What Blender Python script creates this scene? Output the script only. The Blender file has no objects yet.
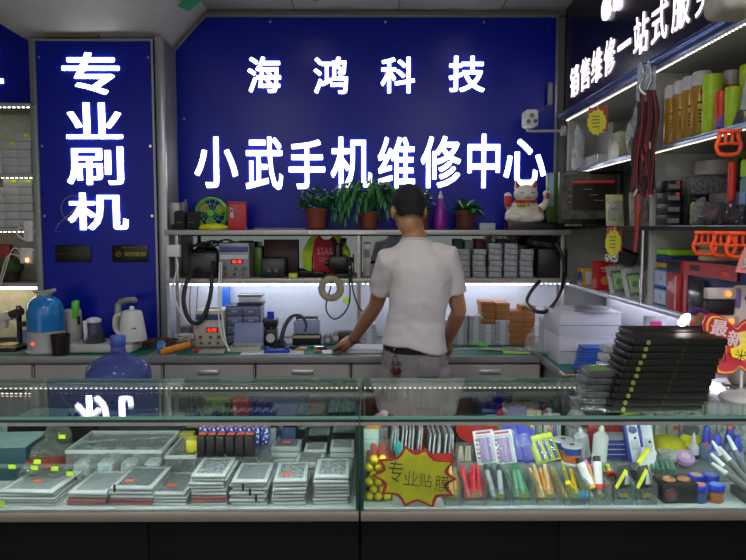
import bpy, bmesh, math, random
from mathutils import Vector, Matrix, noise, Euler
R = random.Random(11)
D = bpy.data
SC = bpy.context.scene
COL = SC.collection
rad = math.radians
ZC = 1.53                                   # eye height of the photographer
F = 680.0
PITCH = math.atan(52 / F)

# ---- measuring helpers: photo pixels to metres at a known depth / height
def dcam(Y, z): return Y * math.cos(PITCH) + (ZC - z) * math.sin(PITCH)
def PX(px, Y, z=1.2): return (px - 369) / F * dcam(Y, z)
def PZ(py, Y): return ZC - Y * math.tan(math.atan((py - 280) / F) + PITCH)
def PY(py, z): return (ZC - z) / math.tan(math.atan((py - 280) / F) + PITCH)
def PW(w, Y): return w / F * Y

# ---- materials
def lin(h):
    h = h.lstrip('#')
    o = []
    for i in (0, 2, 4):
        c = int(h[i:i + 2], 16) / 255
        o.append(c / 12.92 if c <= .04045 else ((c + .055) / 1.055) ** 2.4)
    return (o[0], o[1], o[2], 1)
MATS = {}
def mat(hexcol, rough=.5, metal=0., var=.12, scale=30., bump=0., spec=.5, coat=0., sheen=0.):
    key = (hexcol, rough, metal, var, scale, bump, spec, coat)
    if key in MATS: return MATS[key]
    m = D.materials.new('surface_' + hexcol.strip('#')); m.use_nodes = True
    nt = m.node_tree; b = nt.nodes['Principled BSDF']
    c = lin(hexcol)
    tc = nt.nodes.new('ShaderNodeTexCoord'); n = nt.nodes.new('ShaderNodeTexNoise')
    n.inputs['Scale'].default_value = scale; n.inputs['Detail'].default_value = 3
    nt.links.new(tc.outputs['Object'], n.inputs['Vector'])
    rp = nt.nodes.new('ShaderNodeValToRGB')
    rp.color_ramp.elements[0].position = .3; rp.color_ramp.elements[1].position = .7
    rp.color_ramp.elements[0].color = tuple(x * (1 - var) for x in c[:3]) + (1,)
    rp.color_ramp.elements[1].color = tuple(min(1, x * (1 + var)) for x in c[:3]) + (1,)
    nt.links.new(n.outputs['Fac'], rp.inputs['Fac']); nt.links.new(rp.outputs['Color'], b.inputs['Base Color'])
    b.inputs['Roughness'].default_value = rough; b.inputs['Metallic'].default_value = metal
    b.inputs['Specular IOR Level'].default_value = spec
    if coat: b.inputs['Coat Weight'].default_value = coat
    if bump:
        bp = nt.nodes.new('ShaderNodeBump'); bp.inputs['Strength'].default_value = bump; bp.inputs['Distance'].default_value = .01
        nt.links.new(n.outputs['Fac'], bp.inputs['Height']); nt.links.new(bp.outputs['Normal'], b.inputs['Normal'])
    MATS[key] = m
    return m
def glow(hexcol, s):
    key = ('glow', hexcol, s)
    if key in MATS: return MATS[key]
    m = D.materials.new('glow'); m.use_nodes = True
    b = m.node_tree.nodes['Principled BSDF']
    b.inputs['Base Color'].default_value = lin(hexcol)
    b.inputs['Emission Color'].default_value = lin(hexcol); b.inputs['Emission Strength'].default_value = s
    MATS[key] = m
    return m
def clear(hexcol='#ffffff', white=0., bump=0., rough=.03, wcol='#e8eeee', ior=1.45):
    """Thin clear sheet: see-through, with a glossy face and, for bags, a little milky white."""
    key = ('clear', hexcol, white, bump, rough, wcol, ior)
    if key in MATS: return MATS[key]
    m = D.materials.new('clear_sheet'); m.use_nodes = True
    nt = m.node_tree; nt.nodes.clear()
    out = nt.nodes.new('ShaderNodeOutputMaterial')
    tr = nt.nodes.new('ShaderNodeBsdfTransparent'); tr.inputs[0].default_value = lin(hexcol)
    gl = nt.nodes.new('ShaderNodeBsdfGlossy'); gl.inputs['Roughness'].default_value = rough
    fr = nt.nodes.new('ShaderNodeFresnel')
    ge = nt.nodes.new('ShaderNodeNewGeometry'); ma = nt.nodes.new('ShaderNodeMath'); ma.operation = 'MULTIPLY_ADD'   # same sheen on both faces of a thin sheet
    ma.inputs[1].default_value = 1 / ior - ior; ma.inputs[2].default_value = ior
    nt.links.new(ge.outputs['Backfacing'], ma.inputs[0]); nt.links.new(ma.outputs[0], fr.inputs['IOR'])
    mx = nt.nodes.new('ShaderNodeMixShader')
    src = tr
    if white:
        df = nt.nodes.new('ShaderNodeBsdfDiffuse'); df.inputs[0].default_value = lin(wcol)
        m2 = nt.nodes.new('ShaderNodeMixShader'); m2.inputs[0].default_value = white
        nt.links.new(tr.outputs[0], m2.inputs[1]); nt.links.new(df.outputs[0], m2.inputs[2]); src = m2
    if bump:
        tc = nt.nodes.new('ShaderNodeTexCoord'); n = nt.nodes.new('ShaderNodeTexNoise'); n.inputs['Scale'].default_value = 45
        nt.links.new(tc.outputs['Object'], n.inputs['Vector'])
        bp = nt.nodes.new('ShaderNodeBump'); bp.inputs['Strength'].default_value = bump; bp.inputs['Distance'].default_value = .02
        nt.links.new(n.outputs['Fac'], bp.inputs['Height'])
        nt.links.new(bp.outputs['Normal'], gl.inputs['Normal']); nt.links.new(bp.outputs['Normal'], fr.inputs['Normal'])
    nt.links.new(fr.outputs[0], mx.inputs[0]); nt.links.new(src.outputs[0], mx.inputs[1]); nt.links.new(gl.outputs[0], mx.inputs[2])
    nt.links.new(mx.outputs[0], out.inputs[0])
    MATS[key] = m
    return m
def dots(base, dot, scale=60., rough=.4):
    """A printed pattern of small marks on a surface."""
    key = ('dots', base, dot, scale)
    if key in MATS: return MATS[key]
    m = D.materials.new('printed_pattern'); m.use_nodes = True
    nt = m.node_tree; b = nt.nodes['Principled BSDF']
    tc = nt.nodes.new('ShaderNodeTexCoord'); n = nt.nodes.new('ShaderNodeTexVoronoi'); n.inputs['Scale'].default_value = scale
    nt.links.new(tc.outputs['Object'], n.inputs['Vector'])
    rp = nt.nodes.new('ShaderNodeValToRGB'); rp.color_ramp.interpolation = 'CONSTANT'
    rp.color_ramp.elements[0].color = lin(dot); rp.color_ramp.elements[1].color = lin(base); rp.color_ramp.elements[1].position = .42
    nt.links.new(n.outputs['Distance'], rp.inputs['Fac']); nt.links.new(rp.outputs['Color'], b.inputs['Base Color'])
    b.inputs['Roughness'].default_value = rough
    MATS[key] = m
    return m
STEEL = mat('#9a9b9a', .35, .8, .05); CHROME = mat('#d0d0d0', .12, 1., .03)
BLACK = mat('#151517', .45); BLACKG = mat('#0c0c0e', .2); DGREY = mat('#3a3b3e', .5); GREY = mat('#84868a', .5)
WHITE = mat('#e6e6e4', .45, var=.04); CREAM = mat('#d8d3c4', .45, var=.05); RED = mat('#c8202a', .4); ORANGE = mat('#ff5a1e', .4)
GLASS = clear('#f9fdfb', rough=.01); GLASST = clear('#f7fcfa', rough=.012, ior=1.75); PBAG = clear('#fbfdfd', .10, .25, .1); BAG = clear('#fbfdfd', .16, .8, .12); BAGM = clear('#f8fbfc', .38, .9, .2); ACRYL = clear('#f9fcfc', .07, 0, .04)
LIME = mat('#b6e61e', .5); TAGO = mat('#ff5a32', .5); YELLOW = mat('#f0dc1e', .4)

# ---- mesh builder
class MB:
    def __init__(s): s.bm = bmesh.new()
    def _x(s, geom, M): bmesh.ops.transform(s.bm, matrix=M, verts=geom)
    def box(s, c, d, rot=None, bev=0., seg=2):
        r = bmesh.ops.create_cube(s.bm, size=1.0)['verts']
        M = Matrix.Translation(Vector(c)) @ (Euler(rot).to_matrix().to_4x4() if rot else Matrix()) @ Matrix.Diagonal((d[0], d[1], d[2], 1))
        s._x(r, M)
        if bev:
            es = list({e for v in r for e in v.link_edges})
            bmesh.ops.bevel(s.bm, geom=es, offset=min(bev, min(d) * .45), segments=seg, profile=.5, affect='EDGES')
        return s
    def cyl(s, p0, p1, r0, r1=None, n=16, cap=True):
        p0, p1 = Vector(p0), Vector(p1); r1 = r0 if r1 is None else r1
        ax = p1 - p0
        q = Vector((0, 0, 1)).rotation_difference(ax.normalized()).to_matrix().to_4x4()
        r = bmesh.ops.create_cone(s.bm, cap_ends=cap, segments=n, radius1=max(r0, 1e-5), radius2=max(r1, 1e-5), depth=ax.length)['verts']
        s._x(r, Matrix.Translation((p0 + p1) / 2) @ q)
        return s
    def tube(s, pts, r, n=8, cap=True):
        pts = [Vector(p) for p in pts]; rings = []
        rr = r if isinstance(r, (list, tuple)) else [r] * len(pts)
        t = (pts[1] - pts[0]).normalized(); u = t.orthogonal().normalized()
        for i, p in enumerate(pts):
            t2 = ((pts[min(i + 1, len(pts) - 1)] - pts[max(i - 1, 0)])).normalized()
            u = (u - t2 * u.dot(t2)).normalized(); v = t2.cross(u)
            rings.append([s.bm.verts.new(p + (u * math.cos(a) + v * math.sin(a)) * rr[i]) for a in [2 * math.pi * k / n for k in range(n)]])
        for a, b in zip(rings, rings[1:]):
            for k in range(n): s.bm.faces.new((a[k], a[(k + 1) % n], b[(k + 1) % n], b[k]))
        if cap: s.bm.faces.new(rings[0][::-1]); s.bm.faces.new(rings[-1])
        return s
    def loft(s, rings, n=16):
        """rings: (centre, half-width x, half-depth y, turn about z) horizontal ellipses from bottom to top"""
        R_ = []
        for c, a, b, w in rings:
            c = Vector(c); ring = []
            for k in range(n):
                t = 2 * math.pi * k / n; x, y = a * math.cos(t), b * math.sin(t)
                ring.append(s.bm.verts.new(c + Vector((x * math.cos(w) - y * math.sin(w), x * math.sin(w) + y * math.cos(w), 0))))
            R_.append(ring)
        for a, b in zip(R_, R_[1:]):
            for k in range(n): s.bm.faces.new((a[k], a[(k + 1) % n], b[(k + 1) % n], b[k]))
        s.bm.faces.new(R_[0][::-1]); s.bm.faces.new(R_[-1])
        return s
    def lathe(s, prof, c=(0, 0, 0), n=20, M=None):
        c = Vector(c); rings = []; new = []
        for r, z in prof:
            ring = [s.bm.verts.new((max(r, 1e-4) * math.cos(2 * math.pi * k / n), max(r, 1e-4) * math.sin(2 * math.pi * k / n), z)) for k in range(n)]
            rings.append(ring); new += ring
        for a, b in zip(rings, rings[1:]):
            for k in range(n): s.bm.faces.new((a[k], a[(k + 1) % n], b[(k + 1) % n], b[k]))
        s.bm.faces.new(rings[0][::-1]); s.bm.faces.new(rings[-1])
        s._x(new, Matrix.Translation(c) @ (M.to_4x4() if M else Matrix()))
        return s
    def ball(s, c, r, sub=2, rot=None):
        r = (r, r, r) if isinstance(r, (int, float)) else r
        v = bmesh.ops.create_icosphere(s.bm, subdivisions=sub, radius=1)['verts']
        s._x(v, Matrix.Translation(Vector(c)) @ (Euler(rot).to_matrix().to_4x4() if rot else Matrix()) @ Matrix.Diagonal((r[0], r[1], r[2], 1)))
        return s
    def prism(s, poly, t, M=Matrix()):
        """outline in the local XY plane, thickness t along local Z"""
        b = [s.bm.verts.new((x, y, 0)) for x, y in poly]; u = [s.bm.verts.new((x, y, t)) for x, y in poly]
        n = len(poly)
        s.bm.faces.new(b[::-1]); s.bm.faces.new(u)
        for k in range(n): s.bm.faces.new((b[k], b[(k + 1) % n], u[(k + 1) % n], u[k]))
        s._x(b + u, M)
        return s
    def torus(s, c, R0, r, n=24, m=8, rot=None):
        pts = []; new = []; E = Euler(rot).to_matrix() if rot else Matrix.Identity(3)
        rings = []
        for i in range(n):
            a = 2 * math.pi * i / n; ring = []
            for j in range(m):
                b = 2 * math.pi * j / m
                p = Vector(((R0 + r * math.cos(b)) * math.cos(a), (R0 + r * math.cos(b)) * math.sin(a), r * math.sin(b)))
                ring.append(s.bm.verts.new(Vector(c) + E @ p))
            rings.append(ring)
        for i in range(n):
            for j in range(m): s.bm.faces.new((rings[i][j], rings[(i + 1) % n][j], rings[(i + 1) % n][(j + 1) % m], rings[i][(j + 1) % m]))
        return s
    def add(s, me, M):
        n0 = len(s.bm.verts); s.bm.from_mesh(me); s.bm.verts.ensure_lookup_table()
        s._x(s.bm.verts[n0:], M)
        return s
    def build(s, name, m, parent=None, loc=(0, 0, 0), rz=0., smooth=True, label=None):
        bmesh.ops.recalc_face_normals(s.bm, faces=s.bm.faces)
        me = D.meshes.new(name); s.bm.to_mesh(me); s.bm.free()
        me.materials.append(m)
        if smooth:
            me.shade_smooth(); me.set_sharp_from_angle(angle=rad(38))
        o = D.objects.new(name, me); COL.objects.link(o)
        o.location = loc; o.rotation_euler = (0, 0, rz)
        if parent: o.parent = parent
        if label: o['label'] = label
        return o
def XZ(x, y, z, ang=0., tilt=0., yaw=0.):
    """placement that stands an XY outline upright, facing the viewer side (-Y)"""
    return Matrix.Translation((x, y, z)) @ Euler((rad(90) - tilt, 0, yaw)).to_matrix().to_4x4() @ Matrix.Rotation(ang, 4, 'Z')
def tag(o, label, cat, group=None, kind=None):
    o['label'] = label; o['category'] = cat
    if group: o['group'] = group
    if kind: o['kind'] = kind
    return o
def root(name, label, cat, loc, rz=0., group=None, rot=None):
    o = D.objects.new(name, None); COL.objects.link(o); o.empty_display_size = .02
    o.location = loc; o.rotation_euler = rot if rot else (0, 0, rz)
    return tag(o, label, cat, group)
def struct(o): o['kind'] = 'structure'; return o
KIDS = lambda o: [c for c in D.objects if c.parent == o]
def dup(o, loc=None, rz=None, label=None, group=None, rot=None, parent=None, top=True):
    c = o.copy(); COL.objects.link(c)
    if parent: c.parent = parent
    if loc is not None: c.location = loc
    if rz is not None: c.rotation_euler = (0, 0, rz)
    if rot is not None: c.rotation_euler = rot
    if top and label: c['label'] = label
    if top and group: c['group'] = group
    for k in o.children: dup(k, parent=c, top=False)
    return c

# ---- lettering
_TX = {}
def glyphs(txt, bold=0.):
    key = (txt, bold)
    if key not in _TX:
        cu = D.curves.new('lettering', 'FONT'); cu.body = txt; cu.size = 1; cu.offset = bold; cu.resolution_u = 3
        o = D.objects.new('lettering', cu); COL.objects.link(o)
        dg = bpy.context.evaluated_depsgraph_get(); dg.update()
        me = D.meshes.new_from_object(o.evaluated_get(dg)); D.objects.remove(o); D.curves.remove(cu)
        _TX[key] = me
    return _TX[key]
def letters(mb, txt, w, h, t, M, bold=0.):
    """lettering fitted to a w x h rectangle centred on the placement, thickness t"""
    me = glyphs(txt, min(bold, 0.))
    xs = [v.co.x for v in me.vertices]; ys = [v.co.y for v in me.vertices]
    sx, sy = w / (max(xs) - min(xs)), h / (max(ys) - min(ys)); cx, cy = (max(xs) + min(xs)) / 2, (max(ys) + min(ys)) / 2
    bm = bmesh.new(); bm.from_mesh(me)
    bmesh.ops.transform(bm, matrix=Matrix.Diagonal((sx, sy, 1, 1)) @ Matrix.Translation((-cx, -cy, 0)), verts=bm.verts)
    r = bmesh.ops.extrude_face_region(bm, geom=bm.faces[:])
    bmesh.ops.translate(bm, vec=(0, 0, t), verts=[g for g in r['geom'] if isinstance(g, bmesh.types.BMVert)])
    tmp = D.meshes.new('t'); bm.to_mesh(tmp); bm.free()
    if bold > 0:                       # heavier strokes: the same outline laid several times a little apart
        ex, ey = w * bold, h * bold
        S_ = Matrix.Diagonal((1 - 2 * bold, 1 - 2 * bold, 1, 1))
        for q in range(8):
            a = math.pi / 4 * q; sq = 1 / max(abs(math.cos(a)), abs(math.sin(a)))
            mb.add(tmp, M @ Matrix.Translation((ex * sq * math.cos(a), ey * sq * math.sin(a), .00005 * q)) @ S_)
    else: mb.add(tmp, M)
    D.meshes.remove(tmp)
    return mb
def burst(w, h, n=12, k=.78, seed=1):
    rr = random.Random(seed); p = []
    for i in range(2 * n):
        a = math.pi * i / n; q = (1 + rr.uniform(-.05, .05)) if i % 2 == 0 else k + rr.uniform(-.04, .04)
        p.append((w / 2 * q * math.cos(a), h / 2 * q * math.sin(a)))
    return p
# =====================================================================  CAMERA, LIGHT, ROOM
cam = D.cameras.new('camera'); cam.sensor_width = 36; cam.lens = 36 * F / 746; cam.clip_start = .02
co = D.objects.new('camera', cam); COL.objects.link(co); co.location = (0, 0, ZC)
co.rotation_euler = (rad(90) - PITCH, 0, -rad(.34)); SC.camera = co
SC.view_settings.view_transform = 'Standard'; SC.view_settings.look = 'None'; SC.view_settings.exposure = .25; SC.view_settings.gamma = 1
SC.view_settings.use_curve_mapping = False
w = D.worlds.new('hall_light'); SC.world = w; w.use_nodes = True
w.node_tree.nodes['Background'].inputs[0].default_value = lin('#d6d2cd'); w.node_tree.nodes['Background'].inputs[1].default_value = 1.0
SC.cycles.max_bounces = 8; SC.cycles.transparent_max_bounces = 32; SC.cycles.caustics_reflective = False; SC.cycles.caustics_refractive = False
SC.cycles.sample_clamp_indirect = 4

YS, YP = 4.25, 4.0            # sign wall, pillar panel
YSH = 3.95                    # front of the wall shelves
ZB = .845                     # worktop
ZCT, ZDK = 1.03, .772         # counter glass top, counter deck
YF, YB = 1.78, 2.235          # counter front / back
ZU, ZL = 1.504, 1.223         # upper and lower wall shelf (front edge middle)
XR = 1.18                     # front plane of the right shelving
WALLM = mat('#8d8d8b', .7, var=.05, scale=6)
def slab(name, c, d, m): o = MB().box((0, 0, 0), d).build(name, m, None, c); return struct(o)
slab('floor', (-.5, 1.2, -.05), (6.2, 6.6, .1), mat('#55534f', .4, scale=4))
slab('ceiling', (-.5, 2.1, 2.9), (6.2, 4.8, .1), mat('#8b8a88', .7, var=.04, scale=5))
slab('wall_back', (-.5, 4.4, 1.45), (6.2, .2, 2.9), WALLM)
slab('wall_right', (1.75, 2.1, 1.45), (.25, 4.4, 2.9), mat('#c9c9cb', .6, var=.03, scale=6))
slab('wall_left', (-3.5, 2.1, 1.45), (.2, 4.4, 2.9), WALLM)
# joints in the suspended ceiling and the cornice along the sign
m_ = MB()
for x in (-.45, .18, .8): m_.box((x, 3.8, 2.8485), (.008, .9, .003))
struct(m_.build('trim_1', DGREY))
struct(MB().box((.1, 4.27, 2.835), (2.45, .05, .022)).build('trim_2', mat('#6e6a64', .5, var=.06)))
# pillar with its flared capital
PL, PR = -1.955, -1.185
struct(MB().box(((PL + PR) / 2, 4.155, 1.3), (PR - PL, .29, 2.64)).build('pillar', mat('#77777a', .5, .1, .05)))
m_ = MB(); bm = m_.bm
lo = [(-1.99, 4.0), (-1.195, 4.0), (-1.195, 4.3), (-1.99, 4.3)]; hi = [(-2.33, 3.45), (-.98, 3.45), (-.98, 4.3), (-2.33, 4.3)]
a = [bm.verts.new((x, y, 2.622)) for x, y in lo]; b = [bm.verts.new((x, y, 2.849)) for x, y in hi]
bm.faces.new(a[::-1]); bm.faces.new(b)
for k in range(4): bm.faces.new((a[k], a[(k + 1) % 4], b[(k + 1) % 4], b[k]))
struct(m_.build('pillar_capital', mat('#a9a7a4', .6, var=.09, scale=3), smooth=False))
struct(MB().box((-1.69, 3.985, 2.63), (.3, .03, .035)).build('trim_3', mat('#6d5b40', .6)))
# dark corner post between sign and right shelving
struct(MB().box((1.215, 4.2, 2.1), (.03, .05, 1.3)).build('trim_4', mat('#5c5b58', .4, .4, .05)))

# ceiling lamps (round downlights with diffuser)
def downlight(x, y, s, lab):
    r_ = root('ceiling_downlight', lab, 'ceiling light', (x, y, 2.8495))
    MB().lathe([(.085, 0), (.085, -.012), (.07, -.016), (.066, -.006)]).build('trim_ring', WHITE, r_)
    MB().cyl((0, 0, -.009), (0, 0, -.005), .064, n=24).build('diffuser', glow('#fff4e6', s), r_)
    return r_
for i, (x, y) in enumerate([(-.4, 3.3), (.63, 3.3), (-1.3, 2.5), (.1, 2.3), (.85, 2.4)]):
    downlight(x, y, 18, ['round ceiling downlight above the worktop, beyond the man', 'round ceiling downlight in front of the right end of the big sign',
        'round ceiling downlight above the left glass counter', 'round ceiling downlight above the middle of the counter', 'round ceiling downlight beside the right shelving'][i])
for i, x in enumerate((-1.0, .7)):  # added fill panels, out of view, that brighten the whole room
    r_ = root('ceiling_panel_light', ['square ceiling panel light above the left of the aisle', 'square ceiling panel light above the right of the aisle'][i], 'ceiling light', (x, .7, 2.8495))
    MB().box((0, 0, -.012), (.64, .64, .024), bev=.004).build('frame', WHITE, r_)
    MB().box((0, 0, -.0255), (.58, .58, .003)).build('diffuser', glow('#f4f4ff', 20), r_)

# =====================================================================  ILLUMINATED SIGNS
def signmat(h, rough, coat):
    return mat(h, rough, var=.04, scale=2, spec=.25, coat=coat)
BLUE = signmat('#081c9a', .28, 0.)
LET = glow('#ffffff', 2.8)
LETP = glow('#fff6ff', 1.15)
FRAME = mat('#8f9090', .35, .6, .04)
def outline_frame(mb, poly, wd, t, M):
    """a mitred band following the outline"""
    n = len(poly); P = [Vector((x, y)) for x, y in poly]; I = []
    for k in range(n):
        a, b, c = P[k - 1], P[k], P[(k + 1) % n]
        d1, d2 = (b - a).normalized(), (c - b).normalized()
        n1, n2 = Vector((-d1.y, d1.x)), Vector((-d2.y, d2.x)); m2 = (n1 + n2).normalized()
        I.append(b + m2 * (wd / max(.3, m2.dot(n1))))
    for k in range(n):
        q = [P[k], P[(k + 1) % n], I[(k + 1) % n], I[k]]
        mb.prism([(v.x, v.y) for v in q], t, M)
    return mb
def char_at(par, ch, box, Y, m, name='sign_character', bold=.014):
    x0, x1, y0, y1 = box; cy = (y0 + y1) / 2; z = PZ(cy, Y); X = PX((x0 + x1) / 2, Y, z)
    w_ = (x1 - x0) / F * dcam(Y, z); h_ = PZ(y0, Y) - PZ(y1, Y)
    return letters(MB(), ch, w_, h_, .004, XZ(X, Y, z), bold).build(name, m, par, smooth=False)
def spacers(par, pts, Y):
    for x, z in pts: MB().cyl((x, Y - .004, z), (x, Y + .002, z), .008, n=10).build('fixing_screw', CHROME, par)
# big sign
big = root('shop_sign', 'wide blue sign board with two rows of glowing white characters above the worktop', 'sign', (0, 0, 0))
xl, xr, zb, zt = PX(175, YS, 2.2), PX(557, YS, 2.2), 1.43, 2.822
poly = [(xl, zb), (xr, zb), (xr, zt), (PX(205, YS, 2.8), zt), (xl, PZ(51, YS))]
MB().prism(poly, .035, XZ(0, YS + .037, 0)).build('sign_board', BLUE, big, smooth=False)
outline_frame(MB(), poly, .014, .012, XZ(0, YS + .004, 0)).build('edge_frame', FRAME, big, smooth=False)
spacers(big, [(xl + .06, 1.7), (xl + .06, 2.2), (xr - .06, 2.74), (-.6, 2.78), (.1, 2.78), (.7, 2.78)], YS)
for ch, bx in zip('海鸿科技小武手机维修中心', [(248, 281, 57, 93), (314, 348, 57, 94), (381, 415, 57, 93), (449, 485, 56, 92), (195, 238, 137, 188), (246, 283, 137, 190),
        (289, 325, 140, 189), (331, 372, 137, 188), (378, 415, 137, 188), (421, 461, 136, 188), (468, 500, 134, 188), (504, 546, 139, 185)]):
    char_at(big, ch, bx, YS + .0015, LET)
# pillar sign
pil = root('pillar_sign', 'tall blue sign board with four stacked glowing characters on the pillar', 'sign', (0, 0, 0))
pxl, pxr, pzt = PX(41, YP, 1.9), PX(158, YP, 1.9), PZ(41, YP)
poly = [(pxl, ZB + .004), (pxr, ZB + .004), (pxr, pzt), (pxl, pzt)]
MB().prism(poly, .03, XZ(0, YP + .005, 0)).build('sign_board', BLUE, pil, smooth=False)
outline_frame(MB(), poly, .012, .012, XZ(0, YP - .026, 0)).build('edge_frame', FRAME, pil, smooth=False)
MB().box((pxr + .03, YP - .01, (ZB + pzt) / 2 + .02), (.056, .03, pzt - ZB), bev=.012).build('corner_trim', mat('#a6a7aa', .3, .6, .04), pil)
spacers(pil, [(pxl + .03, 2.5), (pxr - .03, 2.5), (pxl + .03, 2.0), (pxr - .03, 2.0), (pxl + .03, 1.6), (pxr - .03, 1.6)], YP - .026)
for ch, bx in zip('专业刷机', [(63, 120, 53, 95), (67, 123, 103, 139), (68, 124, 147, 185), (69, 129, 193, 230)]):
    char_at(pil, ch, bx, YP - .0255, LET)
for i, (x0, x1, lab) in enumerate([(56.5, 92, 'small dark plaque with a dim line of writing on the blue pillar board'), (113, 148.5, 'small dark no-smoking plaque with gold characters on the blue pillar board')]):
    Y = YP - .028; z = PZ(253.5, Y); X = PX((x0 + x1) / 2, Y, z); wd, hh = PW(x1 - x0, Y), PW(17, Y)
    r_ = root('wall_plaque', lab, 'plaque', (X, Y, z))
    MB().box((0, -.003, 0), (wd, .006, hh), bev=.002).build('plate', mat('#1c1a17', .3, .3), r_)
    gold = mat('#8f7d28', .4, .4) if i else mat('#4a4028', .4, .4)
    m = MB()
    if i:
        letters(m, '请勿吸烟', .125, .026, .001, XZ(.03, -.006, -.002), .01)
        m.torus((-.066, -.007, -.002), .015, .0018, 20, 6, (rad(90), 0, 0)); m.box((-.066, -.007, -.002), (.003, .001, .027), (0, rad(45), 0)); m.box((-.067, -.007, -.002), (.018, .001, .003))
        for k in range(9): m.box((-.04 + k * .01, -.0065, .036), (.006, .001, .003))
    else:
        for k in range(9): m.box((-.08 + k * .019, -.0065, .002), (.009, .001, .014)); m.box((-.08 + k * .019, -.0065, .006), (.013, .001, .003))
        for k in range(12): m.box((-.05 + k * .009, -.0065, .034), (.005, .001, .003))
    m.build('lettering', gold, r_, smooth=False)
P_ = [(PX(79, YP) + PW(12, YP) * math.cos(a) , YP - .0315, PZ(209, YP) + PW(13, YP) * math.sin(a)) for a in [.6 + k * .42 for k in range(16)]] + [(PX(64, YP), YP - .0315, PZ(224, YP)), (PX(60, YP), YP - .0315, PZ(231, YP)), (PX(66, YP), YP - .0315, PZ(232, YP))]
tag(MB().tube(P_, .0022, 6).build('hanging_wire', mat('#7d8288', .4), None), 'thin grey wire loop hanging over the lowest glowing character of the pillar board', 'wire')
# sign board left of the pillar (cut by the picture's edge)
ls = root('shop_sign', 'blue sign board with cut corner left of the pillar, above shelves of white boxes', 'sign', (0, 0, 0))
lx0, lx1 = -3.35, PX(37.5, YS, 2.4)
poly = [(lx0, PZ(111, YS)), (lx1, PZ(111, YS)), (lx1, PZ(42, YS)), (PX(0, YS, 2.8), PZ(12.5, YS)), (lx0, PZ(12.5, YS))]
MB().prism(poly, .03, XZ(0, YS + .032, 0)).build('sign_board', BLUE, ls, smooth=False)
outline_frame(MB(), poly, .014, .012, XZ(0, YS + .001, 0)).build('edge_frame', FRAME, ls, smooth=False)
char_at(ls, '主', (-58, 4, 42, 84), YS + .0015, LET)
# dark fascia over the right shelving, writing seen at a slant
rs = root('fascia_sign', 'black fascia board with slanting row of white glowing characters over the right shelving', 'sign', (0, 0, 0))
MB().box((XR + .02, 2.7, 2.53), (.03, 3.0, .63)).build('sign_board', mat('#0a0a18', .25, var=.05, scale=2), rs)
MB().box((XR - .005, 2.7, 2.205), (.05, 3.0, .03), bev=.008).build('lower_trim', mat('#5a6ca8', .2, .7, .05), rs)
MX = lambda y, z: Matrix.Translation((XR + .003, y, z)) @ Euler((rad(90), 0, rad(-90))).to_matrix().to_4x4()
for k, ch in enumerate('销售维修一站式服务'):
    m = MB(); y = 3.985 - .192 * k
    if ch == '一':
        for q in (-1, 1): m.box((XR + .002, y + q * .041, 2.375), (.004, .074, .024))
    else: letters(m, ch, .15, .172, .002, MX(y, 2.372), .005)
    m.build('sign_character', LETP, rs, smooth=False)
m = MB()
ap = []
for k in range(40):
    a_ = 2 * math.pi * k / 40; r0 = .058 * (1 - .16 * math.exp(-((a_ - math.pi / 2) / .3) ** 2) - .07 * math.exp(-((a_ - 3 * math.pi / 2) / .25) ** 2))
    x_, y_ = r0 * math.cos(a_), r0 * 1.02 * math.sin(a_)
    d_ = math.hypot(x_ - .075, y_ - .012)
    if d_ < .036: x_, y_ = .075 + (x_ - .075) * .036 / d_, .012 + (y_ - .012) * .036 / d_
    ap.append((x_, y_))
m.prism(ap, .014, MX(3.45, 2.615)); m.prism([(0, .062), (.004, .082), (.026, .096), (.022, .074)], .014, MX(3.45, 2.615))
m.build('apple_emblem', LETP, rs, smooth=False)
m = MB(); letters(m, 'iP', .085, .105, .014, MX(3.30, 2.62), .02); m.build('sign_character', LETP, rs, smooth=False)
# security camera, arm and cable
Y = 4.08
r_ = root('security_camera', 'small white box camera with three round lenses on arm before the big sign', 'camera', (PX(530, Y, 2.1), Y, PZ(119, Y)))
MB().box((0, 0, 0), (.078, .12, .098), bev=.016).build('housing', mat('#cfcfca', .4, var=.04), r_)
for x_, z_, q in ((-.002, .012, .014), (-.022, -.022, .012), (.018, -.02, .012)):
    MB().cyl((x_, -.058, z_), (x_, -.063, z_), q).build('lens', mat('#121212', .1) if q > .013 else mat('#3d3d3d', .1), r_)
MB().tube([(-.01, .03, -.049), (-.01, .03, -.062), (.02, .03, -.065), (.205, .04, -.062)], .008).cyl((.2, .04, -.062), (.222, .04, -.062), .03).build('arm', mat('#b7b7b0', .35, .3), r_)
MB().tube([(.02, .06, .04), (.06, .09, .055), (.1, .12, .075), (.145, .14, .11)], .004).box((.15, .13, .17), (.03, .03, .14), bev=.01).build('cable', mat('#8a8a86', .5), r_)
# green paper pennants under the ceiling
for i, (px, wd, lab) in enumerate([(186, .2, 'green paper pennant hanging from ceiling above the pillar side of the big sign'), (233, .13, 'small green paper pennant at ceiling right of the first pennant'),
                                    (313, .15, 'small green paper pennant at ceiling above the middle of the big sign')]):
    Y = 3.9; X = PX(px, Y, 2.8); h_ = (.115, .055, .06)[i]
    MB().prism([(-wd / 2, 0), (wd / 2, 0), (wd / 2, -h_ * .35), (.02, -h_), (-wd / 2, -h_ * .6)], .003, XZ(0, 0, 0)).build('pennant', mat('#2f9a72', .6), None, (X, Y, 2.8492), rz=(.15, -.2, .1)[i], smooth=False)
    tag(D.objects[[o.name for o in COL.objects][-1]], lab, 'pennant', 'green ceiling pennants')
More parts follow.
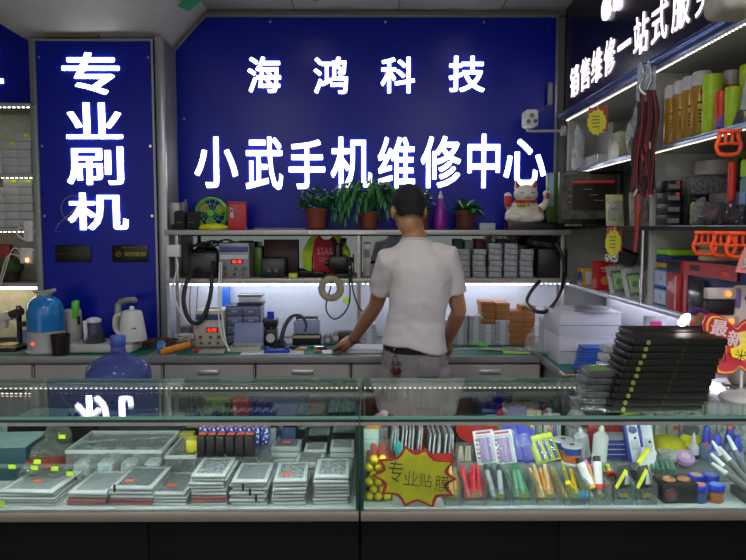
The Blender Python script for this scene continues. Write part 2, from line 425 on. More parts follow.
# beige rounded housing at the top right
hs = root('wall_speaker', 'beige rounded box housing jutting from the black fascia at top right corner', 'housing', (PX(737, 2.0, 2.2), 2.0, 2.135))
MB().box((.0, 0, .1), (.13, .15, .2), bev=.03, seg=4).build('housing', mat('#a9a294', .45), hs)
MB().box((.1, .02, .12), (.1, .05, .06), bev=.006).build('bracket', DGREY, hs)
MB().box((0, -.073, .1), (.09, .012, .14), bev=.01).build('front_grille', mat('#8f897c', .6), hs)
# =====================================================================  WALL SHELVES AND WORKBENCH
XL, XE = -1.185, 1.175
sh = root('wall_shelf', 'two-tier metal wall shelf with mirror back and lit underside over the worktop', 'shelf', (0, 0, 0))
SHM = mat('#b3b1ab', .35, .35, .05)
UY = 4.09
for z in (ZU, ZL):
    MB().box(((XL + XE) / 2, UY, z), (XE - XL, .29, .03), bev=.004).build('shelf_board', SHM, sh)
MB().box(((XL + XE) / 2, 4.24, 1.36), (XE - XL, .012, .24)).build('mirror_panel', mat('#76807f', .05, 1., .02), sh)
MB().box(((XL + XE) / 2, 4.24, 1.028), (XE - XL, .012, .356)).build('back_panel', mat('#cdd3dc', .4, var=.03), sh)
for px in (359, 562, 178):
    MB().box((PX(px, UY - .12), UY - .12, 1.17), (.022, .022, .646), bev=.003).build('upright', mat('#a9a29c', .35, .4), sh)
MB().box((-1.17, UY, 1.17), (.018, .27, .64)).build('end_panel', mat('#b9bcc2', .4, .1), sh)
m = MB()
for k in range(92): m.box((XL + .03 + k * .0255, 3.965, ZL - .018), (.010, .008, .004))
m.build('led_strip', glow('#eef0ff', 6), sh)
for x0, x1 in ((187, 338), (374, 531)):
    a, b = PX(x0, 4.1), PX(x1, 4.1)
    MB().cyl((a, 4.1, ZL - .028), (b, 4.1, ZL - .028), .011).build('tube_lamp', glow('#e8eeff', 12), sh)
sb = MB(); sb.box((PX(343, 3.94), 3.935, ZU + .002), (PW(67, 4), .006, .022)).build('label_rail', WHITE, sh)

wt = root('worktop', 'long grey-edged worktop running under the wall shelf and round the right corner', 'worktop', (0, 0, 0))
WTM = mat('#8f9292', .4, .2, .06)
MB().box((-.15, 3.93, ZB - .02), (2.14, .64, .04), bev=.005).build('top_slab', WTM, wt)
MB().box((-2.27, 3.795, ZB - .02), (2.1, .37, .04), bev=.005).build('top_slab', WTM, wt)
MB().box((1.245, 3.4, ZB - .02), (.65, 1.7, .04), bev=.005).build('top_slab', WTM, wt)
CABM = mat('#b0aaa4', .45, var=.04, scale=5)
edges = [-3.2, PX(34, 3.63, .75), PX(163, 3.63, .75), PX(255, 3.63, .75), PX(351, 3.63, .75), PX(438, 3.63, .75), PX(542, 3.63, .75)]
names = ['beige cabinet unit far left below the microscope, cut by the picture edge', 'beige cabinet unit below the humidifier and kettle base', 'beige drawer unit under the orange multimeter',
         'beige drawer unit left of the man, under the white papers', 'beige drawer unit directly behind the man', 'beige drawer unit right of the man, under the slim boxes']
for k in range(6):
    x0, x1 = edges[k] + .004, edges[k + 1] - .004; cx = (x0 + x1) / 2
    r_ = root('base_cabinet', names[k], 'cabinet', (cx, 3.64, 0))
    MB().box((0, .15, .43), (x1 - x0, .28, .75)).box((0, .16, .0285), (x1 - x0 - .02, .24, .055)).build('carcass', CABM, r_)
    d = MB().box((0, -.0, .70), (x1 - x0 - .012, .018, .19), bev=.004).build('drawer', CABM, r_)
    if k > 1: MB().box((.0, -.018, .757), (.115, .02, .022), bev=.006).build('handle', mat('#e4e4e2', .25, .5), d)
    d = MB().box((0, -.0, .33), (x1 - x0 - .012, .018, .5), bev=.004).build('door', CABM, r_)
    MB().box((.0, -.018, .53), (.115, .02, .022), bev=.006).build('handle', mat('#e4e4e2', .25, .5), d)
r_ = root('base_cabinet', 'white cabinet unit under the right corner of the worktop', 'cabinet', (1.26, 3.3, 0))
MB().box((0, 0, .43), (.56, 1.4, .75)).box((0, 0, .0285), (.5, 1.3, .055)).build('carcass', mat('#c4bdb9', .45, var=.04), r_)
MB().box((-.285, -.35, .43), (.014, .66, .7), bev=.003).build('door', mat('#c4bdb9', .45, var=.04), r_)
MB().box((-.285, .34, .43), (.014, .66, .7), bev=.003).build('door', mat('#c4bdb9', .45, var=.04), r_)
MATG = mat('#0e6a58', .5, var=.08)
for nm, x0, x1, y0, y1, lab in [('m', PX(178, 3.7), PX(342, 3.7), 3.625, 4.0, 'green cutting mat on worktop left of the man'), ('m', PX(398, 3.7), .905, 3.625, 4.0, 'green cutting mat on worktop right of the man'),
                             ('m', .93, 1.42, 2.6, 4.0, 'green cutting mat on the right wing of the worktop'), ('m', -2.6, PX(150, 3.7), 3.625, 3.84, 'dark green mat under the humidifier on the left worktop')]:
    tag(MB().box((0, 0, .0015), (x1 - x0, y1 - y0, .003), bev=.001).build('cutting_mat', MATG, None, ((x0 + x1) / 2, (y0 + y1) / 2, ZB)), lab, 'mat')
ZM = ZB + .003

# ---- generic makers
def carton(name, lab, cat, loc, d, col, rz=0., panel=None, group=None, lines=None, rough=.5):
    w_, dp, h = d
    o = root(name, lab, cat, loc, rz, group)
    MB().box((0, dp / 2, h / 2), (w_, dp, h), bev=min(.003, h * .15)).build('box_body', mat(col, rough), o)
    if panel:
        MB().box((0, -.0006, h / 2), (w_ * .84, .0014, h * .74)).build('printed_panel', mat(panel, rough) if isinstance(panel, str) else panel, o)
    if lines:
        m = MB()
        for k in range(3): m.box((-w_ * .12, -.0016, h * (.34 + .15 * k)), (w_ * (.5 - .1 * k), .001, h * .05))
        m.build('printed_lines', mat(lines), o)
    return o
def stack(proto, n, x, y, z, hgt, lab, group=None, jit=.004, rz=0.):
    """individual copies one on top of another; the prototype itself becomes the first"""
    out = []
    for k in range(n):
        out.append(dup(proto, (x + R.uniform(-jit, jit), y + R.uniform(-jit, jit), z + k * hgt), rz + R.uniform(-.04, .04), lab, group))
    return out
def kill(o):
    for c in list(o.children): kill(c)
    D.objects.remove(o)
def bottle(name, lab, cat, loc, prof, body, capprof, cap, label=None, group=None, n=20):
    o = root(name, lab, cat, loc, 0, group)
    MB().lathe(prof, n=n).build('bottle_body', body, o)
    if capprof: MB().lathe(capprof, n=n).build('cap', cap, o)
    if label:
        z0, z1, r0, m = label
        MB().lathe([(r0, z0), (r0 + .0012, z0 + .001), (r0 + .0012, z1 - .001), (r0, z1)], n=n).build('wrap_label', m, o)
    return o
def cable(name, lab, pts, r, m, cat='cable', group=None):
    P = [Vector(p) for p in pts]; out = []
    for i in range(len(P) - 1):
        p0, p1, p2, p3 = P[max(i - 1, 0)], P[i], P[i + 1], P[min(i + 2, len(P) - 1)]
        for k in range(6):
            t = k / 6
            out.append(.5 * ((2 * p1) + (p2 - p0) * t + (2 * p0 - 5 * p1 + 4 * p2 - p3) * t * t + (3 * p1 - p0 - 3 * p2 + p3) * t ** 3))
    out.append(P[-1])
    o = MB().tube(out, r).build(name, m)
    return tag(o, lab, cat, group)
def pix(px, py, Y): z = PZ(py, Y); return (PX(px, Y, z), Y, z)
def catmull(P):
    P = [Vector(p) for p in P]; out = []
    for i in range(len(P) - 1):
        p0, p1, p2, p3 = P[max(i - 1, 0)], P[i], P[i + 1], P[min(i + 2, len(P) - 1)]
        for k in range(6):
            t = k / 6
            out.append(.5 * ((2 * p1) + (p2 - p0) * t + (2 * p0 - 5 * p1 + 4 * p2 - p3) * t * t + (3 * p1 - p0 - 3 * p2 + p3) * t ** 3))
    return out + [P[-1]]

# =====================================================================  UPPER SHELF
Z1 = ZU + .015
def sx(px, Y, z=1.5): return PX(px, Y, z)
# router
r_ = root('wall_router', 'white flat network box on the pillar side above the shelf end', 'router', (sx(172, 4.02), 4.12, 1.615))
MB().box((0, 0, 0), (.07, .1, .13), bev=.008).build('housing', mat('#c3c3c0', .4), r_)
MB().box((.05, 0, .0), (.025, .08, .14), bev=.006).build('side_unit', mat('#6e6e6e', .4), r_)
MB().tube([(-.02, -.03, -.065), (-.03, -.04, -.1), (-.02, -.05, -.14), (0, -.04, -.19)], .005).build('lead', WHITE, r_)
# socket block under shelf board end
r_ = root('power_socket_block', 'white plug block with lead under the left end of the upper shelf', 'socket', (sx(176, 3.93, 1.4), 3.9, 1.40))
MB().box((0, 0, 0), (.075, .05, .07), bev=.006).build('housing', WHITE, r_)
MB().tube(catmull([(.01, 0, -.03), (.02, -.01, -.1), (-.01, -.01, -.22), (.02, 0, -.34), (.07, 0, -.42)]), .006).build('lead', WHITE, r_)
# speakers
for i, px in enumerate((181, 193)):
    r_ = root('desktop_speaker', ['left black desktop speaker of the pair on the upper shelf', 'right black desktop speaker of the pair, beside the green fan'][i], 'speaker', (sx(px, 4.03), 4.05, Z1), 0, 'black speakers on the upper shelf')
    MB().box((0, 0, .056), (.068, .08, .112), bev=.014, seg=3).build('housing', mat('#1b1c1f', .35), r_)
    MB().box((0, -.041, .056), (.054, .004, .096), bev=.012).build('grille', dots('#202124', '#0a0a0b', 300, .8), r_)
    m = MB()
    for q in range(3): m.box((-.012 + .012 * q, -.0435, .044), (.008, .001, .003))
    m.build('badge', mat('#9a9a9a'), r_)
# green fan
r_ = root('desk_fan', 'round translucent green desk fan behind the yellow bag', 'fan', (sx(211, 4.1), 4.14, Z1))
cz = .1; GR = clear('#b8e86a', .45, 0, .1, '#8fd63a')
fr_ = MB().torus((0, -.03, cz), .09, .006, 32, 8, (rad(90), 0, 0)).torus((0, .03, cz), .09, .005, 32, 8, (rad(90), 0, 0)).build('guard_rim', mat('#6cc22a', .3), r_)
m = MB()
for k in range(14):
    a_ = 2 * math.pi * k / 14
    m.tube([(.02 * math.cos(a_), -.034, cz + .02 * math.sin(a_)), (.088 * math.cos(a_ + .3), -.032, cz + .088 * math.sin(a_ + .3))], .0016, 6)
m.torus((0, -.033, cz), .055, .0015, 28, 6, (rad(90), 0, 0)).build('guard_wires', mat('#7fcf3c', .3), r_)
MB().cyl((0, -.04, cz), (0, -.01, cz), .019, n=20).build('hub', mat('#46b437', .35), r_)
for k in range(3):
    m = MB(); a0 = .5 + k * 2.094
    m.prism([(.015 * math.cos(a0 - .3), .015 * math.sin(a0 - .3))] + [(q * math.cos(a0 + w_), q * math.sin(a0 + w_)) for q, w_ in ((.05, -.65), (.075, -.45), (.08, 0), (.072, .4), (.045, .45))] + [(.015 * math.cos(a0 + .3), .015 * math.sin(a0 + .3))], .003, XZ(0, -.005, cz, tilt=.12))
    m.build('blade', clear('#c9e58a', .55, 0, .15, ['#b5c93c', '#d6b548', '#7fbf63'][k]), r_)
MB().lathe([(.06, 0), (.06, .006), (.02, .014), (.014, .03)]).build('stand', mat('#5fb52c', .4), r_)
# yellow bag
m = MB()
m.loft([((0, 0, 0), .07, .03, 0), ((0, 0, .012), .088, .036, 0), ((-.002, 0, .028), .075, .03, 0), ((-.01, 0, .036), .03, .014, 0)], 20)
for v in m.bm.verts: v.co.z = max(.0, v.co.z + .007 * noise.noise(v.co * 40)); v.co.x += .008 * noise.noise(v.co * 25)
o = m.build('plastic_bag', mat('#d7dc12', .25, bump=.5, scale=40), None, (sx(214, 4.0), 4.0, Z1)); tag(o, 'crumpled bright yellow plastic bag lying on the upper shelf before the fan', 'bag')
# red tin
r_ = root('storage_tin', 'red rectangular tin with a small white label on the upper shelf', 'tin', (sx(238, 4.06), 4.06, Z1), .12)
MB().box((0, 0, .078), (.105, .09, .155), bev=.006).build('tin_body', mat('#b3161c', .35), r_)
MB().box((0, 0, .159), (.109, .094, .012), bev=.004).build('lid', mat('#b3161c', .35), r_)
MB().box((-.03, -.0455, .1), (.018, .002, .06)).build('paper_label', mat('#c9c0b8'), r_)
MB().box((-.03, -.0468, .112), (.01, .001, .02)).build('label_print', mat('#4a3a3a'), r_)
# long flat things at the shelf edge
tag(MB().box((0, 0, .006), (.3, .04, .011), bev=.003).build('folded_cloth', mat('#6d6e96', .7), None, (sx(280, 3.98), 3.99, Z1), .02), 'thin grey-blue folded strip lying on the upper shelf left of the first plant', 'cloth')
# plants
def foliage(kind, Wd, H, n, seed):
    rr = random.Random(seed); m = MB(); bm = m.bm
    def leaf(p, d, L, wd, droop):
        d = Vector(d).normalized(); s_ = d.cross(Vector((0, 0, 1)))
        s_ = s_.normalized() if s_.length > .05 else Vector((1, 0, 0))
        up = s_.cross(d).normalized(); prev = None
        for i in range(5):
            t = i / 4; c = Vector(p) + d * (L * t) - Vector((0, 0, droop * L * t * t)) ; ww = wd * (math.sin(math.pi * min(.97, t * .88 + .1))) 
            row = [bm.verts.new(c - s_ * ww + up * ww * .35), bm.verts.new(c), bm.verts.new(c + s_ * ww + up * ww * .35)]
            if prev:
                bm.faces.new((prev[0], prev[1], row[1], row[0])); bm.faces.new((prev[1], prev[2], row[2], row[1]))
            prev = row
    for k in range(n):
        a = rr.uniform(0, 2 * math.pi); e = rr.uniform(.1, 1.35)
        if kind == 'bushy':
            q = rr.random() ** .5; p = (Wd * .42 * q * math.cos(a), Wd * .35 * q * math.sin(a), H * (rr.uniform(.05, .72) * (1 - .45 * q * q)))
            leaf(p, (math.cos(a), math.sin(a), rr.uniform(-.1, .9)), rr.uniform(.028, .044), rr.uniform(.012, .018), .35)
        elif kind == 'feather':
            L = rr.uniform(.5, 1) ; tip = Vector((Wd * .5 * L * math.cos(a), Wd * .3 * L * math.sin(a), H * rr.uniform(.4, 1.0)))
            P = [Vector((0, 0, 0)).lerp(tip, t) + Vector((0, 0, H * .35 * math.sin(math.pi * t) - H * .75 * t * t * L * .8)) for t in [i / 7 for i in range(8)]]
            m.tube(P, .0018, 5)
            for i in range(2, 8):
                for s in (-1, 1):
                    dd = (P[i] - P[i - 1]).normalized(); leaf(P[i], dd + Vector((-dd.y, dd.x, 0)) * s * .9 + Vector((0, 0, -.3)), .042, .009, .6)
        else:
            leaf((.008 * math.cos(a), .008 * math.sin(a), H * rr.uniform(0, .25)), (math.cos(a), math.sin(a) * .8, math.tan(e) * .55), Wd * rr.uniform(.34, .58), rr.uniform(.014, .021), .42)
            m.tube([(0, 0, -.01), (.008 * math.cos(a), .008 * math.sin(a), H * .2)], .003, 5)
    return m
POTM = mat('#7d3626', .7, var=.1)
def plant(lab, px, py0, py1, wp, kind, Wd, H, n, seed, leafm, saucer=True, pot=None):
    Y = 4.07; h = PW(py1 - py0, Y); r0 = PW(wp, Y) / 2
    r_ = root('potted_plant', lab, 'plant', (sx(px, Y), Y, Z1))
    MB().lathe([(r0 * .72, .004), (r0 * .78, .004), (r0 * .96, h * .82), (r0 * 1.06, h * .83), (r0 * 1.06, h), (r0 * .95, h), (r0 * .9, h - .012), (.002, h - .012)], n=24).build('pot', pot or POTM, r_)
    if saucer: MB().lathe([(r0 * .8, 0), (r0 * 1.02, .012), (r0 * .98, .014), (r0 * .7, .006)]).build('saucer', pot or POTM, r_)
    MB().lathe([(r0 * .9, h - .013), (r0 * .6, h - .006), (.002, h - .004)]).build('soil', mat('#2b211a', .9), r_)
    f = foliage(kind, Wd, H, n, seed).build('foliage', leafm, r_, (0, 0, h - .012))
    for c in r_.children: pass
    return r_
plant('bushy small-leaved plant in terracotta pot, leftmost of the potted plants', 317, 209.5, 231, 22, 'bushy', .23, .19, 260, 1, mat('#3a8a44', .4, var=.35, scale=12))
plant('tall feathery drooping plant in terracotta pot beside the man\'s head', 369, 213, 231, 18, 'feather', .5, .25, 60, 2, mat('#357a40', .45, var=.35, scale=12))
plant('green plant mostly hidden behind the man\'s head', 420, 213, 231, 18, 'bushy', .15, .2, 130, 3, mat('#2a6a34', .35, var=.35, scale=12))
plant('low broad-leaved plant in dark brown pot, rightmost of the potted plants', 465, 213, 232, 21, 'broad', .24, .1, 58, 4, mat('#2c7a3c', .35, var=.3, scale=12), pot=mat('#5a2a20', .6))
# purple spray bottle
r_ = root('spray_bottle', 'purple plastic bottle with white nozzle on the upper shelf behind the man\'s shoulder', 'bottle', (sx(440.5, 4.05), 4.05, Z1))
MB().lathe([(.036, 0), (.039, .004), (.039, .05), (.037, .1), (.026, .14), (.016, .165), (.014, .185)]).build('bottle_body', mat('#8a1c9a', .25), r_)
MB().lathe([(.015, .185), (.015, .2), (.008, .206), (.007, .222), (.003, .23)]).build('nozzle', mat('#c9c3d8', .4), r_)
# clear box
o = MB().box((0, 0, .02), (.09, .05, .04), bev=.003).build('clear_plastic_box', BAGM, None, (sx(487, 4.0), 4.0, Z1)); tag(o, 'small frosted clear box on the upper shelf beside the dark pot', 'box')
# black base and beckoning cat
bz = .045
r_ = root('display_box', 'flat black box under the white beckoning cat', 'base', (sx(531, 4.06), 4.06, Z1))
MB().box((0, 0, bz / 2), (.3, .13, bz), bev=.004).build('box_body', mat('#1d1717', .35), r_)
MB().box((0, -.066, bz / 2), (.26, .002, .025)).build('front_panel', mat('#2c2322', .3), r_)
CW = mat('#d8d4c6', .15, var=.03, coat=.4)
ct = root('beckoning_cat_figurine', 'white ceramic beckoning cat with red collar and ears, raised paw, holding red charm', 'figurine', (sx(524.5, 4.05), 4.05, Z1 + bz), 0)
m = MB(); m.lathe([(.03, 0), (.1, .002), (.118, .02), (.116, .05), (.098, .085), (.072, .115), (.05, .13)], n=28)
for v in m.bm.verts: v.co.y *= .62
for s in (-1, 1): m.ball((s * .062, -.045, .028), (.045, .038, .028), 3)
m.build('body', CW, ct)
hd = MB().ball((.004, -.006, .165), (.072, .056, .058), 3).build('head', CW, ct)
for s in (-1, 1):
    m = MB(); m.cyl((.004 + s * .046, 0, .2), (.004 + s * .06, .002, .248), .024, .003, 12); m.build('ear', CW, ct)
    m = MB(); m.cyl((.004 + s * .047, -.008, .203), (.004 + s * .0595, -.006, .243), .018, .002, 10); m.build('ear_lining', mat('#c03a2c', .4), ct)
m = MB()
for s in (-1, 1):
    m.tube([(.004 + s * .03 - .013, -.0585, .168), (.004 + s * .03, -.060, .174), (.004 + s * .03 + .013, -.0575, .168)], .0022, 6)
m.tube([(-.012, -.061, .146), (-.004, -.063, .142), (.004, -.063, .146), (.012, -.063, .142), (.02, -.061, .146)], .0018, 6)
m.build('painted_face', mat('#3a2420'), ct)
MB().ball((.004, -.0635, .155), (.005, .004, .004), 2).build('nose', mat('#b8483c'), ct)
MB().torus((.002, -.004, .122), .064, .007, 32, 8).build('collar', mat('#c02418', .35), ct)
m = MB()
for q in (-.028, -.005, .018): m.ball((q - .02, -.066, .098 + .004 * abs(q) * 30), (.013, .01, .012), 2)
m.build('gold_bells', mat('#d8b21e', .25, .6), ct)
m = MB()
for x_, z_, q in ((.075, .075, .016), (-.02, .03, .014), (.035, .07, .01)): m.ball((x_, -.066 + abs(x_) * .28, z_), (q, .006, q), 2)
m.build('painted_spots', mat('#c8682c', .4), ct)
m = MB().ball((.078, -.04, .075), (.014, .012, .012), 2); m.build('paw_pad', mat('#c43830'), ct)
m = MB(); m.tube(catmull([(.085, .01, .075), (.118, .0, .1), (.13, -.004, .135), (.127, -.008, .165)]), [.024] * 6 + [.022] * 6 + [.021] * 7, 14); m.ball((.127, -.008, .165), (.024, .022, .026), 2); m.build('raised_paw', CW, ct)
MB().box((.127, -.029, .155), (.02, .008, .035), bev=.003).build('paw_lining', mat('#a83c30'), ct)
m = MB(); m.tube(catmull([(-.085, .0, .075), (-.103, -.012, .11), (-.105, -.018, .15)]), .021, 14); m.ball((-.105, -.018, .156), (.022, .022, .02), 2); m.build('holding_paw', CW, ct)
MB().box((-.108, -.042, .122), (.042, .008, .062), bev=.003).build('red_charm', mat('#b3201c', .4), ct)
tag(MB().box((0, 0, .045), (.03, .05, .09), bev=.004).build('cartridge_box', mat('#141416', .4), None, (1.05, 4.14, Z1)), 'small black box on the upper shelf end at the right corner', 'box')
r_ = root('card_tube', 'upright green and white packet in the corner right of the big sign', 'packet', (sx(552.5, 4.1), 4.12, Z1))
MB().box((0, 0, .17), (.07, .05, .34), bev=.01).build('packet_body', mat('#49691c', .4), r_)
MB().box((-.012, -.026, .24), (.03, .002, .2)).build('printed_panel', mat('#9fc4d8', .4), r_)

# =====================================================================  LOWER SHELF
Z2 = ZL + .0155
def fx(px, Y=4.0): return PX(px, Y, 1.3)
HOSE = mat('#17181c', .45)
# hot air station
r_ = root('hot_air_station', 'black hot-air station with long looping hose at left end of the lower shelf', 'soldering station', (fx(204), 4.07, Z2))
MB().box((0, 0, .075), (.17, .2, .15), bev=.012).build('housing', mat('#1a1a1d', .4), r_)
MB().box((0, -.1015, .075), (.16, .004, .11), bev=.006).build('control_panel', mat('#26262a', .3), r_)
for q in (-.05, .05): MB().cyl((q, -.103, .05), (q, -.118, .05), .014, .012, 16).build('knob', mat('#39393d', .3), r_)
P = [pix(214, 262, 3.95), pix(212, 275, 3.90), pix(211.5, 290, 3.88), pix(208, 306, 3.86), pix(201, 321, 3.84), pix(192, 322, 3.84), pix(185.5, 310, 3.85), pix(184, 296, 3.86), pix(188, 280, 3.88), pix(196, 269, 3.93)]
lo_ = Vector(r_.location)
MB().tube(catmull([tuple(Vector(p) - lo_) for p in P]), .0125, 10).build('hose', HOSE, r_)
# bench power supply
def psu(name, lab, loc, w_, d_, h_, body, disp, rz=0.):
    r_ = root(name, lab, 'power supply', loc, rz)
    MB().box((0, 0, h_ / 2), (w_, d_, h_), bev=.005).build('housing', body, r_)
    f = -d_ / 2
    MB().box((0, f - .001, h_ * .82), (w_ * .92, .004, h_ * .16), bev=.001).build('header_strip', mat('#3a4a86', .4), r_)
    MB().box((0, f - .001, h_ * .6), (w_ * .9, .003, h_ * .12)).build('meter_panel', mat('#cfd2d4', .4), r_)
    MB().box((w_ * .1, f - .002, h_ * .47), (w_ * .4, .005, h_ * .13)).build('display_window', mat('#2a0806', .2), r_)
    m = MB(); letters(m, disp, w_ * .3, h_ * .085, .001, XZ(w_ * .1, f - .0045, h_ * .47), .01); m.build('lit_digits', glow('#ff2a18', 3), r_, smooth=False)
    for q in (-.3, .05, .33):
        MB().cyl((q * w_, f, h_ * .27), (q * w_, f - .012, h_ * .27), w_ * .055, n=14).build('knob', mat('#54565a', .4), r_)
    for q, c in ((-.28, '#b01818'), (.02, '#1c1c1c'), (.3, '#b01818')):
        MB().cyl((q * w_, f, h_ * .11), (q * w_, f - .018, h_ * .11), w_ * .04, n=12).build('terminal', mat(c, .4), r_)
    MB().box((0, 0, h_ + .003), (w_ * .5, .02, .006)).build('carry_handle', DGREY, r_)
    return r_
psu('bench_power_supply', 'grey bench power supply with red digits on the lower shelf', (fx(235), 4.08, Z2), .178, .2, .205, mat('#8f9196', .4, .2), '8.8', 0)
# clutter left above station
cable('cable_tangle', 'black cable tangle lying on top of the hot-air station', [(fx(192), 4.05, Z2 + .158), (fx(204), 4.0, Z2 + .185), (fx(214), 4.08, Z2 + .165), (fx(200), 4.1, Z2 + .205), (fx(190), 4.02, Z2 + .175), (fx(210), 4.04, Z2 + .215), (fx(222), 4.08, Z2 + .2)], .006, HOSE)
tag(MB().box((0, 0, .0), (.07, .05, .012), bev=.004).build('power_adapter', BLACK, None, (fx(196), 4.08, Z2 + .1565)), 'small black adapter on the hot-air station', 'adapter')
# gear right of the power supply
def gear(name, lab, cat, px, Y, w_, d_, h_, col, knobs=2, panel='#303236', rz=0.):
    r_ = root(name, lab, cat, (fx(px, Y), Y, Z2), rz)
    MB().box((0, 0, h_ / 2 + .004), (w_, d_, h_), bev=.006).build('housing', mat(col, .4), r_)
    MB().box((0, -d_ / 2 - .001, h_ / 2 + .004), (w_ * .86, .004, h_ * .7), bev=.002).build('control_panel', mat(panel, .3), r_)
    for k in range(knobs):
        MB().cyl(((k - (knobs - 1) / 2) * w_ * .3, -d_ / 2, h_ * .4), ((k - (knobs - 1) / 2) * w_ * .3, -d_ / 2 - .014, h_ * .4), .012, n=14).build('knob', mat('#5a5a5e', .3), r_)
    for a in (-1, 1):
        for b in (-1, 1): MB().cyl((a * w_ * .4, b * d_ * .38, 0), (a * w_ * .4, b * d_ * .38, .006), .008, n=10).build('foot', BLACK, r_)
    return r_
gear('soldering_station', 'black soldering station with two knobs on the lower shelf right of the power supply', 'soldering station', 275, 4.07, .14, .17, .11, '#17171a')
tag(MB().box((0, 0, .11), (.21, .012, .22), bev=.004).build('folder', mat('#3f1418', .5), None, (fx(281, 4.19), 4.2, Z2)), 'dark maroon folder standing against the mirror behind the soldering station', 'folder')
m = MB().box((0, 0, .09), (.05, .04, .18), bev=.012).build('packet', mat('#5a8a2e', .4), None, (fx(258, 4.15), 4.17, Z2)); tag(m, 'green packet standing behind the power supply on the lower shelf', 'packet')
tag(MB().box((0, 0, .014), (.05, .03, .028), bev=.003).build('sticky_note_pad', mat('#c6d81e', .5), None, (fx(293, 3.98), 3.985, Z2)), 'small yellow-green note pad on the lower shelf edge', 'note pad')
cable('tool_cable', 'black tool cord lying along the lower shelf before the pink shirt', [(fx(296), 4.05, Z2 + .012), (fx(305), 4.02, Z2 + .02), (fx(315), 4.06, Z2 + .012), (fx(325), 4.03, Z2 + .014), (fx(335), 4.05, Z2 + .012)], .01, HOSE)
tag(MB().box((0, 0, .016), (.16, .06, .03), bev=.01).build('tool_case', mat('#2a2b30', .4), None, (fx(310), 4.1, Z2)), 'long dark tool case on the lower shelf before the pink shirt', 'case')
# solid pink shirt and yellow vest standing in for a person's mirror reflection
r_ = root('hanging_shirt', 'pink printed shirt under bright yellow vest hanging against the mirror', 'shirt', (fx(326, 4.19), 4.2, Z2 + .02))
sw = PW(26, 4.2)
m = MB(); m.prism([(-.075, 0), (.075, 0), (.08, .12), (.085, .21), (.045, .225), (.02, .2), (-.02, .2), (-.045, .225), (-.085, .21), (-.08, .12)], .02, XZ(0, .01, 0)); m.build('shirt_body', mat('#c2283c', .8, bump=.3), r_)
m = MB(); letters(m, 'STAR', .095, .045, .0015, XZ(-.005, -.0105, .13), .01); letters(m, 'STATE', .085, .028, .0015, XZ(.0, -.0105, .075), .0); m.build('printed_letters', mat('#d89aa6', .7), r_, smooth=False)
for s in (-1, 1):
    m = MB(); m.prism([(s * .04, .228), (s * .1, .215), (s * .15, .12), (s * .135, .02), (s * .09, .0), (s * .085, .1), (s * .07, .19)], .035, XZ(0, .012, 0))
    bmesh.ops.bevel(m.bm, geom=m.bm.edges[:], offset=.006, segments=2, affect='EDGES'); m.build('vest_panel', mat('#b8dc1c', .6, bump=.3), r_)
# inspection microscope
r_ = root('inspection_microscope', 'tall black inspection microscope on the lower shelf left of the man', 'microscope', (fx(338), 4.04, Z2))
MB().box((0, 0, .012), (.15, .15, .024), bev=.006).build('base', BLACK, r_)
MB().cyl((.0, .04, .02), (0, .04, .2), .012).build('column', BLACK, r_)
m = MB(); m.box((0, 0, .085), (.12, .1, .09), bev=.02); m.cyl((0, -.02, .12), (0, -.02, .19), .028, .024); m.cyl((-.02, -.02, .185), (-.025, -.03, .225), .013); m.cyl((.02, -.02, .185), (.025, -.03, .225), .013); m.build('head', mat('#141519', .35), r_)
for s in (-1, 1): MB().cyl((s * .06, 0, .085), (s * .078, 0, .085), .018).build('focus_knob', mat('#2c2d31', .35), r_)
cable('loop_cable', 'thin black cable hanging in a loop below the lower shelf beside the tape roll', [pix(333, 262, 3.93), pix(331, 285, 3.92), pix(326, 308, 3.92), pix(334, 319, 3.92), pix(345, 312, 3.92), pix(350, 296, 3.92), pix(348, 262, 3.93)], .0045, HOSE)
cable('loop_cable', 'thin black cable hanging down beside the shelf upright left of the man', [pix(351, 258, 3.93), pix(352, 285, 3.92), pix(358, 305, 3.92), pix(366, 313, 3.92), pix(374, 308, 3.93)], .0045, HOSE)
# small white device behind upright
r_ = root('white_charger', 'white charger block behind the shelf upright left of the man', 'charger', (fx(367), 4.1, Z2))
MB().box((0, 0, .1), (.045, .05, .2), bev=.006).build('housing', WHITE, r_); MB().box((0, -.026, .14), (.03, .002, .05)).build('face', mat('#8f959b'), r_)
r_ = root('network_switch', 'grey device with two orange lamps on the lower shelf beside the man\'s back', 'device', (fx(376), 4.06, Z2))
MB().box((0, 0, .04), (.07, .12, .08), bev=.005).build('housing', mat('#7c7f80', .4), r_)
for q in (.022, .05): MB().ball((.005, -.061, q), .006, 2).build('indicator_lamp', glow('#ffab1e', 6), r_)
